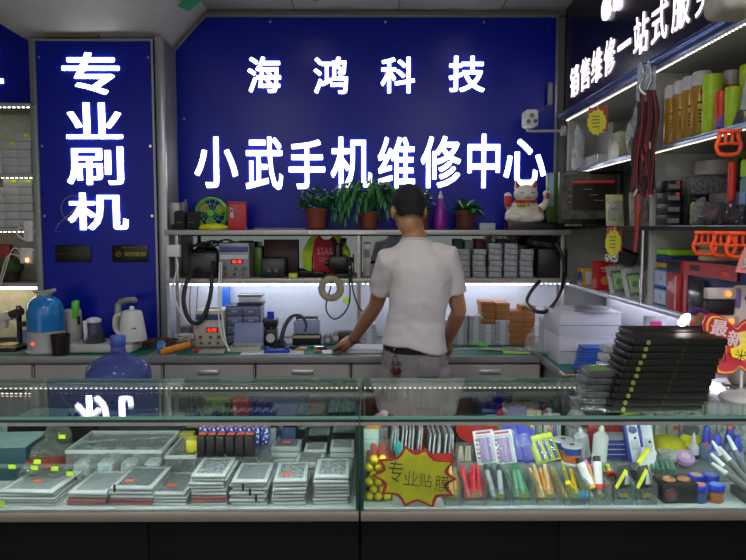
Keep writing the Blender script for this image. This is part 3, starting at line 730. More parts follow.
# clear cases
pr = root('clear_phone_case_pack', 'x', 'case pack', (0, 0, -5))
MB().box((0, 0, .0175), (.078, .15, .033), bev=.004).build('case_body', mat('#9aa0a2', .2, var=.3, scale=40), pr)
MB().box((.012, -.0758, .017), (.022, .0015, .02)).build('paper_strip', mat('#a4a8aa'), pr)
for k, (px, n) in enumerate(((467, 5), (477.5, 5), (493, 6), (508.5, 6), (524, 5))):
    lab = ['clear plastic case pack in the stack nearest the man on the lower shelf', 'clear plastic case pack in the second stack from the man on the lower shelf', 'clear plastic case pack in the middle tall stack on the lower shelf',
           'clear plastic case pack in the tall stack second from the black box', 'clear plastic case pack in the stack against the black box on the lower shelf'][k]
    stack(pr, n, fx((462, 478, 493.5, 509, 524.5)[k], 4.05), 4.06, Z2, .0335, lab, lab.replace('pack in', 'packs in'), .002)
kill(pr)
for k, (px, c, lab) in enumerate([(459, '#356a4e', 'green'), (469, '#c3c6c8', 'grey'), (480, '#7a3a3e', 'dark red'), (489, '#5a6fb0', 'pale blue'), (503, '#2b4f94', 'deep blue'), (513, '#a64a58', 'rose')]):  # solid cartons standing in for boxes reflected in the mirror
    o = carton('product_carton', lab + ' product carton standing behind the clear cases against the mirror', 'carton', (fx(px, 4.15), 4.15, Z2), (.05, .07, .225 - .01 * (k % 2)), c, panel='#d9dce4' if k in (3, 4) else None, lines='#e8c9b0', group=None)
# black box right
r_ = root('heat_gun_station', 'black boxy station with thick black hose loop at right end of the lower shelf', 'soldering station', (fx(549.5, 4.05), 4.08, Z2), 0)
MB().box((0, 0, .085), (.175, .22, .17), bev=.008).build('housing', mat('#111113', .45), r_)
MB().box((0, -.112, .085), (.15, .004, .13), bev=.004).build('control_panel', mat('#17171a', .4), r_)
P = [pix(540, 281, 3.925), pix(531, 292, 3.88), pix(527, 302, 3.8), pix(533, 310, 3.66), pix(545, 312, 3.58), pix(555.5, 303, 3.58), pix(561.5, 291, 3.72), pix(564.5, 275, 3.89), pix(563.5, 258, 3.9), pix(556, 243, 3.92)]
lo_ = Vector(r_.location); MB().tube(catmull([tuple(Vector(p) - lo_) for p in P]), .0105, 10).build('hose', HOSE, r_)
m = MB(); m.box((0, 0, .02), (.12, .1, .03), (0, .15, .2), bev=.006); m.box((-.02, 0, .045), (.08, .03, .015), (.2, -.3, .6), bev=.004); o = m.build('packing_film', mat('#34403f', .2, var=.4), None, (fx(540, 4.05), 4.06, Z2 + .176)); tag(o, 'crumpled dark packing film lying on the black boxy station', 'packing')
# =====================================================================  ON THE WORKTOP
def bx(px, Y): return PX(px, Y, .87)
# orange multimeter
r_ = root('multimeter', 'orange and black handheld multimeter lying on the left end of the worktop', 'multimeter', (bx(176, 3.72), 3.72, ZM + .016), 0, rot=(.1, -.22, .35))
MB().box((0, 0, .016), (.17, .085, .036), bev=.012).build('holster', mat('#e8901c', .45), r_)
MB().box((.01, 0, .035), (.12, .065, .006), bev=.003).build('face', mat('#2a2420', .4), r_)
MB().box((.045, 0, .039), (.04, .05, .003)).build('display_window', mat('#7a8474', .25), r_)
MB().cyl((-.005, 0, .036), (-.005, 0, .046), .018, n=18).build('dial', mat('#1a1a1a'), r_)
r_ = root('tape_roll', 'small blue and white tape roll beside the orange multimeter', 'tape roll', (bx(162, 3.69), 3.69, ZM))
MB().cyl((-.016, 0, .034), (.016, 0, .034), .034, n=24).build('tape', mat('#2f7fc4', .4), r_); MB().cyl((-.019, 0, .034), (.019, 0, .034), .02, n=20).build('core', WHITE, r_)
m = MB(); P = []
for i in range(90):
    a = i * .55; P.append((.07 * math.cos(a) + .05 * math.sin(i * .21), .035 * math.sin(a * 1.3), .012 + .035 * abs(math.sin(i * .37))))
m.tube(P, .006, 7); tag(m.build('cable_tangle', mat('#4a2c22', .6), None, (bx(160, 3.88), 3.86, ZM)), 'tangled brown cable heap at the foot of the blue pillar board', 'cable')
m = MB(); P = []
for i in range(80):
    a = i * .5; P.append((.045 * math.cos(a) + .02 * math.sin(i * .2), .03 * math.sin(a), .01 + .06 * abs(math.sin(i * .11))))
m.tube(P, .004, 6); tag(m.build('cable_coil', mat('#c4c6c8', .5), None, (bx(186, 3.9), 3.9, ZM)), 'coiled white cables on the worktop beside the cream power supply', 'cable')
cable('white_cable', 'long white cable hanging from lower shelf in front of the cream power supply', [pix(220, 262, 3.93), pix(219, 290, 3.9), pix(219, 318, 3.82), pix(223, 338, 3.74), (bx(230, 3.7), 3.7, ZM + .006)], .0045, WHITE)
cable('white_cable', 'second white cable hanging in front of the cream power supply, ending at the tray', [pix(222, 262, 3.94), pix(221, 300, 3.88), pix(224, 330, 3.78), (bx(229, 3.7), 3.69, ZM + .006)], .004, WHITE)
cable('red_test_lead', 'thin red test lead running up behind the black hose loop', [pix(191, 285, 3.92), pix(190, 305, 3.9), pix(192, 325, 3.88), pix(196, 340, 3.78)], .003, mat('#b02a2a', .4))
cable('red_test_lead', 'second thin red test lead left of the cream power supply', [pix(198, 286, 3.92), pix(197, 306, 3.9), pix(196, 318, 3.88)], .003, mat('#b02a2a', .4))
# cream power supply under the shelf
psu('bench_power_supply', 'cream bench power supply with red digits standing on the worktop', (bx(213, 3.96), 3.98, ZM), .165, .2, .21, mat('#c9c2b0', .45), '0.00')
tag(MB().box((0, 0, .05), (.07, .1, .1), bev=.008).build('transformer_box', mat('#4c5058', .5), None, (bx(187, 4.02), 4.02, ZM)), 'dark grey box behind the coiled white cables', 'box')
for i, (px, Y, a) in enumerate([(197, 3.74, .6), (206, 3.72, -.3), (222, 3.76, .9)]):
    r_ = root('alligator_clip', ['red alligator clip next to the orange multimeter', 'red alligator clip in front of the cream power supply', 'red alligator clip at the foot of the hanging white cables'][i], 'clip', (bx(px, Y), Y, ZM + .008), a)
    MB().box((0, 0, 0), (.05, .012, .014), bev=.004).build('grip', mat('#d03a22', .4), r_); MB().box((.035, 0, 0), (.03, .006, .008), bev=.002).build('jaw', CHROME, r_)
tag(MB().box((0, 0, .008), (.14, .09, .015), bev=.004).build('small_parts_tray', BAGM, None, (bx(213, 3.7), 3.7, ZM)), 'shallow clear tray on the worktop before the cream power supply', 'tray')
# drawer organiser
r_ = root('drawer_organizer', 'dark translucent drawer organiser standing on the worktop under the shelf', 'organizer', (bx(246, 4.03), 4.03, ZM))
MB().box((0, 0, .115), (.2, .16, .23), bev=.004).build('cabinet_shell', mat('#2b3566', .25), r_)
for i in range(2):
    for k in range(4):
        d = MB().box((-.048 + i * .096, -.082, .032 + k * .055), (.09, .012, .048), bev=.003).build('drawer', mat('#6d7896', .2, var=.3, scale=50), r_)
        MB().box((-.048 + i * .096, -.091, .03 + k * .055), (.03, .008, .008), bev=.002).build('handle', mat('#9aa2b6', .3), d)
tag(MB().box((0, 0, .16), (.045, .03, .32), bev=.003).build('file_case', mat('#1b5fc8', .4), None, (bx(226.5, 4.18), 4.19, ZM)), 'upright blue case between the cream power supply and the drawer organiser', 'case')
r_ = root('instrument', 'flat silver and black instrument lying on top of the drawer organiser', 'instrument', (bx(252, 4.02), 4.02, ZM + .23))
MB().box((0, 0, .008), (.15, .11, .016), bev=.003).build('base_plate', mat('#24262c', .4), r_); MB().box((0, 0, .034), (.13, .1, .035), bev=.005).build('housing', mat('#c8cbd2', .3), r_); MB().box((0, 0, .056), (.145, .11, .01), bev=.003).build('top_plate', mat('#24262c', .4), r_)
# open clear box
r_ = root('parts_box', 'open clear lidded parts box with small pieces on the worktop before the drawer organiser', 'parts box', (bx(247, 3.78), 3.77, ZM))
MB().box((0, 0, .006), (.17, .12, .01)).box((0, -.06, .015), (.17, .004, .03)).box((0, .06, .015), (.17, .004, .03)).box((-.084, 0, .015), (.004, .12, .03)).box((.084, 0, .015), (.004, .12, .03)).build('tray', clear('#dfe8c0', .4), r_)
MB().box((0, .075, .085), (.165, .006, .12), (-.25, 0, 0), bev=.004).build('lid', clear('#d8e2f6', .5, .3, .1, '#a8b4dc'), r_)
for k in range(9): MB().box((-.065 + .016 * k, R.uniform(-.04, .04), .016), (.012, .022, .012), (0, 0, R.uniform(0, 3))).build('small_piece', mat(['#b89a2c', '#b8b8b8', '#4a62c0', '#8a8a4a'][k % 4], .4), r_)
for i, (px, Y, w_, d_, a, lab) in enumerate([(273, 3.7, .34, .13, .05, 'white paper sheet on the worktop under the blue holder'), (334, 3.72, .13, .1, .25, 'white paper sheet by the man\'s hand'), (366, 3.76, .22, .16, -.05, 'stack of white paper on the worktop in front of the man\'s belt')]):
    h = (.002, .004, .022)[i]
    m = MB().box((0, 0, h / 2), (w_, d_, h)); tag(m.build('paper', mat('#e6e6ee', .6, var=.02), None, (bx(px, Y), Y, ZM), a), lab, 'paper')
r_ = root('blue_holder', 'small blue circuit-board holder lying on the white paper', 'board holder', (bx(277, 3.685), 3.685, ZM + .0022), .05)
MB().box((0, 0, .01), (.14, .045, .02), bev=.004).build('base', mat('#1d46b4', .4), r_)
for s in (-1, 1): MB().box((s * .055, 0, .026), (.02, .05, .014), bev=.003).build('jaw', mat('#163a9a', .4), r_)
MB().cyl((.0, 0, .021), (.0, 0, .027), .008).build('screw', CHROME, r_)
# dark bottle with blue cap
r_ = root('solvent_dispenser', 'black dispenser with blue cap on the worktop', 'dispenser', (bx(271, 3.93), 3.93, ZM))
MB().box((0, 0, .05), (.075, .09, .1), bev=.01).box((0, 0, .135), (.085, .08, .05), bev=.008).build('body', mat('#1b1c22', .3), r_)
MB().cyl((-.02, 0, .095), (-.02, 0, .12), .016).cyl((.02, 0, .095), (.02, 0, .12), .016).build('post', mat('#5a5c66', .3), r_)
MB().cyl((0, 0, .16), (0, 0, .198), .02, n=20).build('cap', mat('#1b2fd0', .35), r_)
MB().cyl((.005, -.046, .05), (.005, -.052, .05), .026, n=24).build('round_dial', mat('#c9cdd4', .3), r_)
# gooseneck hot iron
r_ = root('gooseneck_extractor', 'black gooseneck tube rising from a weighted base on the worktop', 'gooseneck', (bx(281, 3.84), 3.84, ZM))
MB().lathe([(.042, 0), (.042, .02), (.03, .028), (.016, .05)], n=24).build('base', BLACK, r_)
MB().tube(catmull([(.0, 0, .04), (.02, .02, .12), (.06, .05, .175), (.11, .06, .175), (.14, .05, .13), (.135, .03, .09)]), [.012] * 12 + [.009] * 13 + [.007] * 6, 10).build('neck', mat('#2b2c30', .4), r_)
# tool rack
r_ = root('tool_rack', 'clear tool rack with black rail and black base on the worktop left of the paper', 'tool rack', (bx(307, 3.98), 3.99, ZM))
MB().box((0, 0, .03), (.165, .1, .06), bev=.004).build('base', mat('#17181b', .4), r_); MB().box((0, 0, .1), (.15, .08, .075), bev=.006).build('clear_box', clear('#d6def0', .45, .3, .1, '#aab4cc'), r_); MB().box((0, 0, .155), (.13, .03, .014), bev=.004).build('top_rail', mat('#26272b', .4), r_)
for s in (-1, 1): MB().box((s * .06, .02, .11), (.008, .01, .1)).build('rail_post', mat('#3a3b40', .4), r_)
m = MB().box((0, -.051, .048), (.16, .002, .016)); m.build('beige_strip', mat('#b9ae8c', .5), r_)
for i, (px, py, c, L, a) in enumerate([(312, 338, '#1f7a5a', .13, .1), (297, 342, '#1a1a1c', .12, -.15), (325, 340, '#23242a', .1, .4), (304, 346, '#b8862a', .09, .05), (288, 347, '#6e747a', .08, -.2), (318, 346, '#c97a2a', .05, .5)]):
    Y = 3.83 - i * .026
    r_ = root('hand_tool', ['green-handled pliers before the tool rack', 'black tweezers before the tool rack', 'black screwdriver left of the white paper', 'brass-handled knife lying on the green mat', 'steel probe right of the blue holder', 'small orange screwdriver on the green mat'][i], 'tool', (bx(px, Y), Y, ZM + .009), a)
    MB().cyl((-L / 2, 0, 0), (L * .1, 0, 0), .0085, .007).build('handle', mat(c, .4), r_); MB().cyl((L * .1, 0, 0), (L / 2, 0, 0), .004, .002, 8).build('shank', CHROME, r_)
# tape roll hanging at the shelf
r_ = root('packing_tape_roll', 'beige tape roll hanging from the lower shelf edge', 'tape roll', (PX(331, 3.92, 1.2), 3.922, PZ(288.5, 3.92)))
MB().torus((0, 0, 0), .056, .02, 40, 10, (rad(90), 0, 0)).build('tape', mat('#a59a80', .5), r_)
for v in r_.children[0].data.vertices: v.co.y *= .55
MB().torus((0, 0, 0), .037, .003, 32, 6, (rad(90), 0, 0)).build('core', mat('#8b7a5a', .6), r_)
tag(MB().box((0, 0, 0), (.05, .003, .03)).build('sticky_note', LIME, None, (PX(347, 4.2, 1.1), 4.2325, PZ(301, 4.2))), 'small yellow-green note stuck on the lit back panel', 'sticky note')
for i, (px, w_, h_, c, lab) in enumerate([(328, .05, .06, '#6a6c70', 'small grey gadget beside the tool rack'), (336, .035, .075, '#7d7a74', 'narrow grey bottle beside the dark gadget'), (347, .11, .07, '#2c2024', 'dark maroon gadget with pale dial left of the man\'s forearm')]):
    r_ = root('bench_gadget', lab, 'gadget', (bx(px, 3.97), 3.97 + .02 * i, ZM))
    MB().box((0, 0, h_ / 2), (w_, .08, h_), bev=.01).build('housing', mat(c, .4), r_); MB().cyl((0, -.04, h_ * .5), (0, -.046, h_ * .5), h_ * .22).build('dial', mat('#b9bcc0', .3), r_)
# slim white/silver cartons and kraft cartons
SL = mat('#b4b8be', .35, .1, .08)
pr = root('slim_carton', 'x', 'carton', (0, 0, -5)); MB().box((0, .075, .0125), (.082, .15, .024), bev=.002).build('box_body', SL, pr); MB().box((0, -.0006, .0125), (.03, .0014, .022)).build('end_label', mat('#d6d8de', .4), pr)
cols = [(369, 5, 'against the shelf upright left of the man\'s waist'), (447, 6, 'right beside the man\'s elbow'), (459.5, 7, 'second right of the man\'s elbow'), (474.5, 7, 'in tall stack left of the kraft boxes'), (486.5, 5, 'under the left kraft boxes'), (501, 6, 'under the second kraft column')]
for px, n, lab in cols: stack(pr, n, bx(px, 3.98), 3.93, ZM, .0245, 'slim silver-white carton in the stack ' + lab, 'slim cartons ' + lab, .002)
kp = root('kraft_carton', 'x', 'carton', (0, 0, -5)); MB().box((0, .07, .0165), (.083, .14, .032), bev=.003).build('box_body', mat('#a9713f', .7, var=.1), kp); MB().box((.0, .0, .0165), (.078, .003, .0015)).build('lid_seam', mat('#6b421f', .8), kp)
for px, n, z0, lab in [(486.5, 4, ZM + 5 * .0245 + .0005, 'on the silver cartons, leftmost kraft column'), (501, 3, ZM + 6 * .0245 + .0005, 'on the silver cartons, second kraft column'), (513.5, 6, ZM, 'in the shorter standing kraft column'), (526, 7, ZM, 'in the tallest kraft column beside the white box')]:
    stack(kp, n, bx(px, 3.98), 3.93, z0, .033, 'brown kraft carton ' + lab, 'kraft cartons ' + lab, .0025)
kill(pr); kill(kp)
tag(MB().ball((0, 0, .016), (.03, .02, .016), 2).box((.02, 0, .01), (.03, .02, .016), bev=.005).build('eraser_putty', mat('#5be04a', .5), None, (bx(482, 3.84), 3.84, ZM)), 'small bright green lump before the kraft cartons', 'putty')
for i, (px, Y, w_, d_, a) in enumerate([(466, 3.78, .16, .05, .2), (492, 3.76, .13, .06, -.3), (509, 3.79, .16, .07, .1), (524, 3.74, .12, .07, .5)]):
    o = MB().box((0, 0, .003), (w_, d_, .006), bev=.002).build('flat_bag', BAGM, None, (bx(px, Y), Y, ZM + .006 * (i % 2)), a)
    tag(o, ['clear flat bag on the green mat nearest the man', 'clear flat bag on the green mat by the green lump', 'clear flat bag before the kraft cartons', 'clear flat bag by the yellow-green leaflet'][i], 'bag')
tag(MB().box((0, 0, .002), (.15, .07, .003)).build('leaflet', mat('#a6d85a', .6), None, (bx(517, 3.69), 3.685, ZM), -.15), 'yellow-green leaflet near the front edge of the worktop', 'leaflet')
o = MB().lathe([(.05, 0), (.085, .03), (.075, .09), (.045, .13), (.03, .15)], n=18)
for v in o.bm.verts: v.co += Vector((noise.noise(v.co * 30), noise.noise(v.co * 30 + Vector((5, 0, 0))), 0)) * .018
tag(o.build('clear_bag', BAG, None, (bx(541, 3.62), 3.64, ZM)), 'crumpled clear bag standing in front of the white boxes', 'bag')
# white boxes in the corner, on the right wing
def wbox(x0, x1, Y, pyt, pyb, d_, lab, z=ZM):
    w_ = PW(x1 - x0, Y); h_ = PZ(pyt, Y) - PZ(pyb, Y)
    r_ = root('white_carton', lab, 'carton', (PX((x0 + x1) / 2, Y, z + .1), Y, z))
    MB().box((0, d_ / 2, h_ / 2), (w_, d_, h_), bev=.004).build('box_body', mat('#c9c9d2', .5, var=.03), r_)
    MB().box((0, d_ / 2, h_ + .004), (w_ * 1.02, d_ * 1.02, .008), bev=.002).build('lid', mat('#d2d2da', .5, var=.03), r_)
    MB().box((0, -.001, h_ * .5), (w_ * .98, .003, .004)).build('seam', mat('#8c8c98', .6), r_)
    return r_, h_
a, h = wbox(559, 622, 3.36, 337, 363, .3, 'white carton at the bottom of the stack on the right wing')
b, h2 = wbox(559, 622, 3.36, 313, 336, .3, 'white carton at the top of the stack on the right wing', ZM + h + .0085)
c, h3 = wbox(548, 569, 3.66, 319, 350, .2, 'smaller white carton behind the stacked white cartons')
tag(MB().cyl((0, 0, 0), (0, 0, .018), .1, .095, 28).build('round_plate', mat('#7d7d88', .4), None, (PX(592, 3.42, 1.1), 3.42, ZM + h + h2 + .017)), 'flat grey round plate on the upper white carton', 'plate')
# blue pouches, phone on right wing
for i in range(8):
    o = MB().box((0, 0, 0), (.16, .1, .012), bev=.004).build('blue_pouch', mat('#2a5cc0', .35, bump=.3), None, (PX(591 + 1.2 * i, 3.25, .9), 3.25 + .003 * i, ZM + .009 + .0135 * i))
    o.rotation_euler = (0, .0, -.45 + .07 * i); tag(o, 'blue plastic pouch in the small pile by the white cartons', 'pouch', 'blue pouches piled on the right wing')
r_ = root('smartphone', 'white-framed smartphone lying face up on the right wing by the blue pouches', 'phone', (PX(577, 3.13, .86), 3.125, ZM), .04)
MB().box((0, 0, .005), (.15, .075, .009), bev=.003).build('frame', mat('#d9d2c8', .3, .3), r_); MB().box((0, 0, .0098), (.125, .064, .001)).build('screen', mat('#15161a', .1), r_)
m = MB()
for k in range(7): m.box((-.066 + .022 * k, -.038, .005), (.014, .003, .006))
m.build('case_studs', mat('#b5894e', .3, .6), r_)
for i in range(4):
    r_ = root('wrapped_gadget', 'white gadget wrapped in clear film, piled behind the black boxes', 'gadget', (PX(606 + 3 * i, 3.1, .95), 3.02 + .02 * i, ZM + .0385 * i), .12 * i, 'wrapped gadgets piled behind the black boxes')
    MB().box((0, 0, .019), (.13, .085, .036), bev=.008).build('body', mat('#b5b5bd', .4, var=.3, scale=40), r_); MB().box((0, -.043, .02), (.08, .003, .02)).build('dark_window', BLACKG, r_)
tag(MB().box((0, 0, 0), (.05, .002, .038)).build('sticky_note', mat('#f0289a', .6), None, (PX(656, 3.0, 1.0), 3.0, PZ(325, 3.0))), 'bright pink note standing behind the black boxes', 'sticky note')
D.objects['sticky_note.001'].location.z = PZ(326, 3.0)
tag(MB().box((0, .01, .145), (.1, .02, .29), bev=.004).build('white_board', mat('#b9b9c2', .5), None, (PX(656, 3.0, 1.0), 3.003, ZM)), 'white panel carrying the pink note', 'panel')
r_ = root('dark_tablet', 'dark flat tablet leaning behind the black boxes below the lowest right shelf', 'tablet', (PX(684, 2.75, 1.0), 2.75, ZM), 0, rot=(-.25, 0, .1))
MB().box((0, 0, .13), (.17, .012, .26), bev=.004).build('body', mat('#26262b', .3), r_); MB().box((0, -.007, .13), (.15, .002, .22)).build('screen', mat('#3c3d45', .12), r_)

# =====================================================================  LEFT SIDE: humidifier, kettle base, shelves
YL = 3.74
r_ = root('humidifier', 'humidifier with translucent blue tank on grey base, left end of the worktop', 'humidifier', (PX(47, YL, .95), YL, ZM))
MB().lathe([(.104, 0), (.108, .006), (.1, .014), (.096, .02), (.096, .115), (.09, .12)], n=32).build('base', mat('#b0b0ae', .4, var=.04), r_)
MB().lathe([(.088, .118), (.096, .122), (.097, .215), (.093, .25), (.08, .28), (.055, .3), (.035, .31)], n=32).build('water_tank', mat('#1f7fc8', .12, var=.12, scale=8, coat=.3), r_)
m = MB(); m.lathe([(.036, .306), (.04, .318), (.02, .328)], n=20); m.tube([(-.06, 0, .335), (-.02, 0, .322), (.03, 0, .33), (.06, 0, .345)], [.008, .014, .016, .01], 10); m.build('mist_nozzle', mat('#9fa3a6', .4), r_)
MB().cyl((-.03, -.095, .058), (-.03, -.1, .058), .005).build('power_lamp', glow('#ff3018', 6), r_)
r_ = root('dark_cup', 'dark brown cup standing before the humidifier', 'cup', (PX(61, 3.64, .9), 3.645, ZM))
MB().lathe([(.042, 0), (.05, .11), (.047, .11), (.04, .006)], n=24).build('cup_body', mat('#231a1a', .4), r_); MB().cyl((0, 0, .085), (0, 0, .095), .045).build('contents', mat('#17100f', .8), r_)
m_ = MB(); 
r_ = root('paper_cup_dispenser', 'white cup tube with a bright green bag hung on it beside the humidifier', 'cup dispenser', (PX(73.5, 3.86, .95), 3.87, ZM))
MB().lathe([(.04, 0), (.045, .01), (.048, .21), (.04, .22)], n=24).build('tube_body', mat('#bcbcb4', .45), r_)
m = MB().box((.028, -.03, .22), (.04, .03, .11), (0, .1, .2), bev=.014); 
for v in m.bm.verts: v.co.x += .008 * noise.noise(v.co * 60)
m.build('green_wrapper', mat('#5fd01e', .35), r_)
m = MB(); m.box((.045, -.03, .16), (.014, .01, .05), bev=.003); m.build('dark_tag', BLACK, r_)
# electric tea base with two vessels and tap
r_ = root('tea_maker', 'white electric tea base with filling tap', 'tea maker', (PX(108, 3.78, .87), 3.785, ZM))
MB().box((0, 0, .026), (.36, .24, .046), bev=.012).build('base', mat('#bdc0ba', .4, var=.04), r_)
MB().box((.1, 0, .054), (.15, .2, .012), bev=.005).build('hot_plate', mat('#a9aca8', .4), r_)
for s in (-1, 1):
    for t in (-1, 1): MB().cyl((s * .15, t * .09, 0), (s * .15, t * .09, .006), .012).build('foot', DGREY, r_)
MB().tube([(.035, .08, .05), (.035, .08, .245), (.05, .08, .262), (.1, .05, .275), (.15, .02, .28), (.158, .015, .27)], [.019, .019, .018, .017, .017, .015], 10).build('tap', mat('#a7a9a6', .3, .3), r_)
r_ = root('electric_kettle', 'white conical electric kettle under the tap on the tea base', 'kettle', (PX(133, 3.75, .95), 3.75, ZM + .0605))
MB().lathe([(.075, 0), (.078, .01), (.056, .15), (.048, .165), (.02, .17)], n=28).build('kettle_body', mat('#dededb', .3, var=.03), r_)
MB().lathe([(.012, .168), (.014, .182), (.009, .19)]).build('lid_knob', WHITE, r_)
MB().tube(catmull([(-.045, -.045, .15), (-.07, -.06, .14), (-.075, -.062, .08), (-.055, -.052, .04)]), .011, 10).build('handle', mat('#c9c9c6', .35), r_)
MB().box((.03, -.0585, .07), (.022, .004, .016), (.15, 0, .45)).build('badge', mat('#4a62a8', .4), r_)
r_ = root('glass_teapot', 'clear glass pot with white handle and lid on the tea base', 'teapot', (PX(95, 3.75, .95), 3.75, ZM + .0495))
MB().lathe([(.058, 0), (.06, .006), (.04, .1), (.036, .115)], n=28).build('glass_jug', clear('#c6ced2', .25, 0, .04, '#7a8088'), r_)
MB().lathe([(.037, .112), (.04, .118), (.04, .128), (.02, .138)], n=24).build('lid', WHITE, r_)
MB().box((-.03, -.043, .065), (.022, .014, .125), (.14, 0, 0), bev=.005).build('handle', WHITE, r_)
MB().lathe([(.054, .003), (.05, .02), (.02, .022)]).build('dark_bottom', mat('#2b2c30'), r_)
# water bottle on stool behind the counter
wbx = PX(119, 3.22, .9)
r_ = root('stool', 'plain wooden stool carrying the blue water bottle behind the counter', 'stool', (wbx, 3.22, 0))
MB().cyl((0, 0, .46), (0, 0, .49), .17, n=28).build('seat', mat('#6b4a30', .6), r_)
for s in (-1, 1):
    for t in (-1, 1): MB().cyl((s * .13, t * .13, 0), (s * .1, t * .1, .46), .016).build('leg', mat('#5b3e28', .6), r_)
r_ = root('water_cooler_bottle', 'large translucent blue water bottle before the left drawers', 'water bottle', (wbx, 3.22, .4905))
MB().lathe([(.14, 0), (.15, .01), (.15, .1), (.144, .12), (.15, .14), (.15, .24), (.144, .26), (.15, .28), (.15, .35), (.14, .385), (.105, .415), (.06, .435), (.036, .448), (.032, .48)], n=36).build('bottle_body', clear('#aab4ea', .4, 0, .08, '#6474c4'), r_)
MB().lathe([(.033, .476), (.036, .48), (.036, .522), (.032, .528), (.01, .53)], n=28).build('cap', mat('#4a62b8', .4), r_)
# left wall shelving
lsv = root('wall_shelving', 'grey metal shelving left of the blue pillar board', 'shelving', (0, 0, 0))
lx = PX(37.5, 4.0, 1.8)
LM = mat('#8f9290', .4, .3, .05)
ytop = PZ(112, 4.2)
MB().box((lx + .015, 4.1, (ZB + ytop) / 2), (.035, .28, ytop - ZB), bev=.004).build('upright', LM, lsv)
MB().box((-2.55, 4.245, (ZB + ytop) / 2), (1.1, .01, ytop - ZB)).build('back_panel', mat('#b7b5a0', .5), lsv)
SZ = [PZ(229.5, 3.98), PZ(284.5, 3.98), PZ(176, 4.0), ytop]
for z in SZ: MB().box(((lx - 3.2) / 2, 4.1, z), (lx + 3.2, .27, .022), bev=.003).build('shelf_board', LM, lsv)
for z, s, c in ((SZ[0], 5, '#ffdcd0'), (SZ[2], 4, '#ffe8c8'), (SZ[3] , 4, '#f0f4e4')):
    m = MB()
    for k in range(26): m.box((lx - .02 - .027 * k, 3.975, z - .014), (.012, .008, .005))
    m.build('led_strip', glow(c, s), lsv)
MB().cyl((-3.0, 4.08, SZ[1] - .024), (lx - .06, 4.08, SZ[1] - .024), .011).build('tube_lamp', glow('#fff0cc', 13), lsv)
pb = root('white_phone_carton', 'x', 'carton', (0, 0, -5)); MB().box((0, .09, .0235), (.088, .17, .046), bev=.003).build('box_body', mat('#b2b6b4', .4, .0, .05), pb)
for sh_z, tops, nm in ((SZ[2] + .0115, (5, 4, 3), 'upper'), (SZ[0] + .0115, (6, 6, 5), 'lower')):
    for k, px in enumerate((27, 13, -2)):
        n = tops[k]; x = PX(px, 4.02, 1.8)
        lab = 'white phone carton in the %s stack on the %s left shelf' % (('nearest the pillar', 'second from pillar', 'third from pillar')[k], nm)
        st = stack(pb, n, x, 4.0, sh_z, .0468 if nm == 'upper' else .047, lab, lab.replace('carton in', 'cartons in'), .003)
        if k < 2:
            t_ = st[-1]; MB().box((.02, -.0006, .034), (.03, .0016, .018)).build('price_sticker', LIME, t_)
            t_['label'] = 'white carton with yellow-green sticker topping the %s stack on the %s left shelf' % (('nearest the pillar', 'second from pillar')[k], nm); del t_['group']
kill(pb)
# items on the left lower shelf
r_ = root('potted_cactus', 'round green cactus on the left shelf above the lit niche', 'plant', (PX(11, 4.08, 1.4), 4.08, SZ[1] + .012))
MB().lathe([(.04, 0), (.055, .05), (.05, .05), (.01, .045)]).build('pot', mat('#3a2c26'), r_); m = MB().ball((0, 0, .09), (.075, .07, .055), 3)
for v in m.bm.verts: v.co *= 1 + .05 * math.sin(12 * math.atan2(v.co.y, v.co.x))
m.build('cactus_body', mat('#3a5224', .7, bump=.5), r_)
tag(MB().box((0, 0, .11), (.09, .04, .22), bev=.004).build('red_packet', mat('#8e1f1f', .5), None, (PX(4, 4.16, 1.4), 4.17, SZ[1] + .012)), 'dark red packet standing behind the cactus on the left shelf', 'packet')
tag(MB().box((0, 0, .03), (.16, .14, .06), bev=.01).build('black_device', mat('#1f2124', .4), None, (PX(-2, 4.06, 1.3) - .12, 4.06, SZ[1] + .012)), 'dark flat device on the left shelf at the picture edge', 'device')
r_ = root('power_strip', 'white power strip with plugs and orange lamp fixed to the left shelving upright', 'power strip', (lx - .03, 3.95, PZ(240, 3.95)))
MB().box((0, 0, .05), (.05, .03, .12), bev=.006).box((-.01, -.01, -.09), (.07, .04, .09), bev=.006).build('housing', mat('#cfcfca', .4), r_)
MB().box((0, -.035, -.115), (.014, .006, .02)).build('lamp_switch', glow('#ff9a4a', 5), r_)
m = MB().tube(catmull([(-.02, -.02, -.08), (-.08, -.03, -.05), (-.14, -.03, -.2), (-.2, -.04, -.4)]), .004, 6).tube(catmull([(-.03, -.02, -.1), (-.11, -.03, -.09), (-.17, -.03, -.25), (-.24, -.04, -.45)]), .004, 6).tube(catmull([(0, -.02, .06), (-.04, -.03, .07), (-.05, -.03, .03), (-.01, -.03, .0)]), .005, 6)
m.build('lead', mat('#c9c9c4', .5), r_)
# microscope on the left bench
r_ = root('stereo_microscope', 'cream stereo microscope with dark eyepieces in the lit niche on the left', 'microscope', (PX(9, 3.84, .95), 3.84, ZB))
MB().box((-.0, -.02, .012), (.2, .18, .024), bev=.008).build('base', mat('#1e1c1a', .4), r_)
MB().lathe([(.055, .024), (.055, .03), (.02, .031)]).build('stage_plate', mat('#cdbf6a', .4), r_)
MB().cyl((.035, .06, .02), (.035, .06, .24), .014).build('column', BLACK, r_)
m = MB(); m.box((-.02, .0, .185), (.13, .09, .05), (0, -.15, 0), bev=.015); m.cyl((-.02, -.01, .17), (-.02, -.01, .12), .03, .026); m.cyl((-.06, .0, .21), (-.09, -.0, .235), .02); m.build('optical_head', mat('#cfc8b4', .35), r_)
for s in (-1, 1): MB().cyl((.045, s * .025 - .02, .205), (.085, s * .025 - .03, .215), .021, .023).build('eyepiece', mat('#4a3c34', .35), r_)
MB().cyl((.06, .06, .12), (.06, .06, .15), .025).build('focus_knob', mat('#2a2624'), r_)
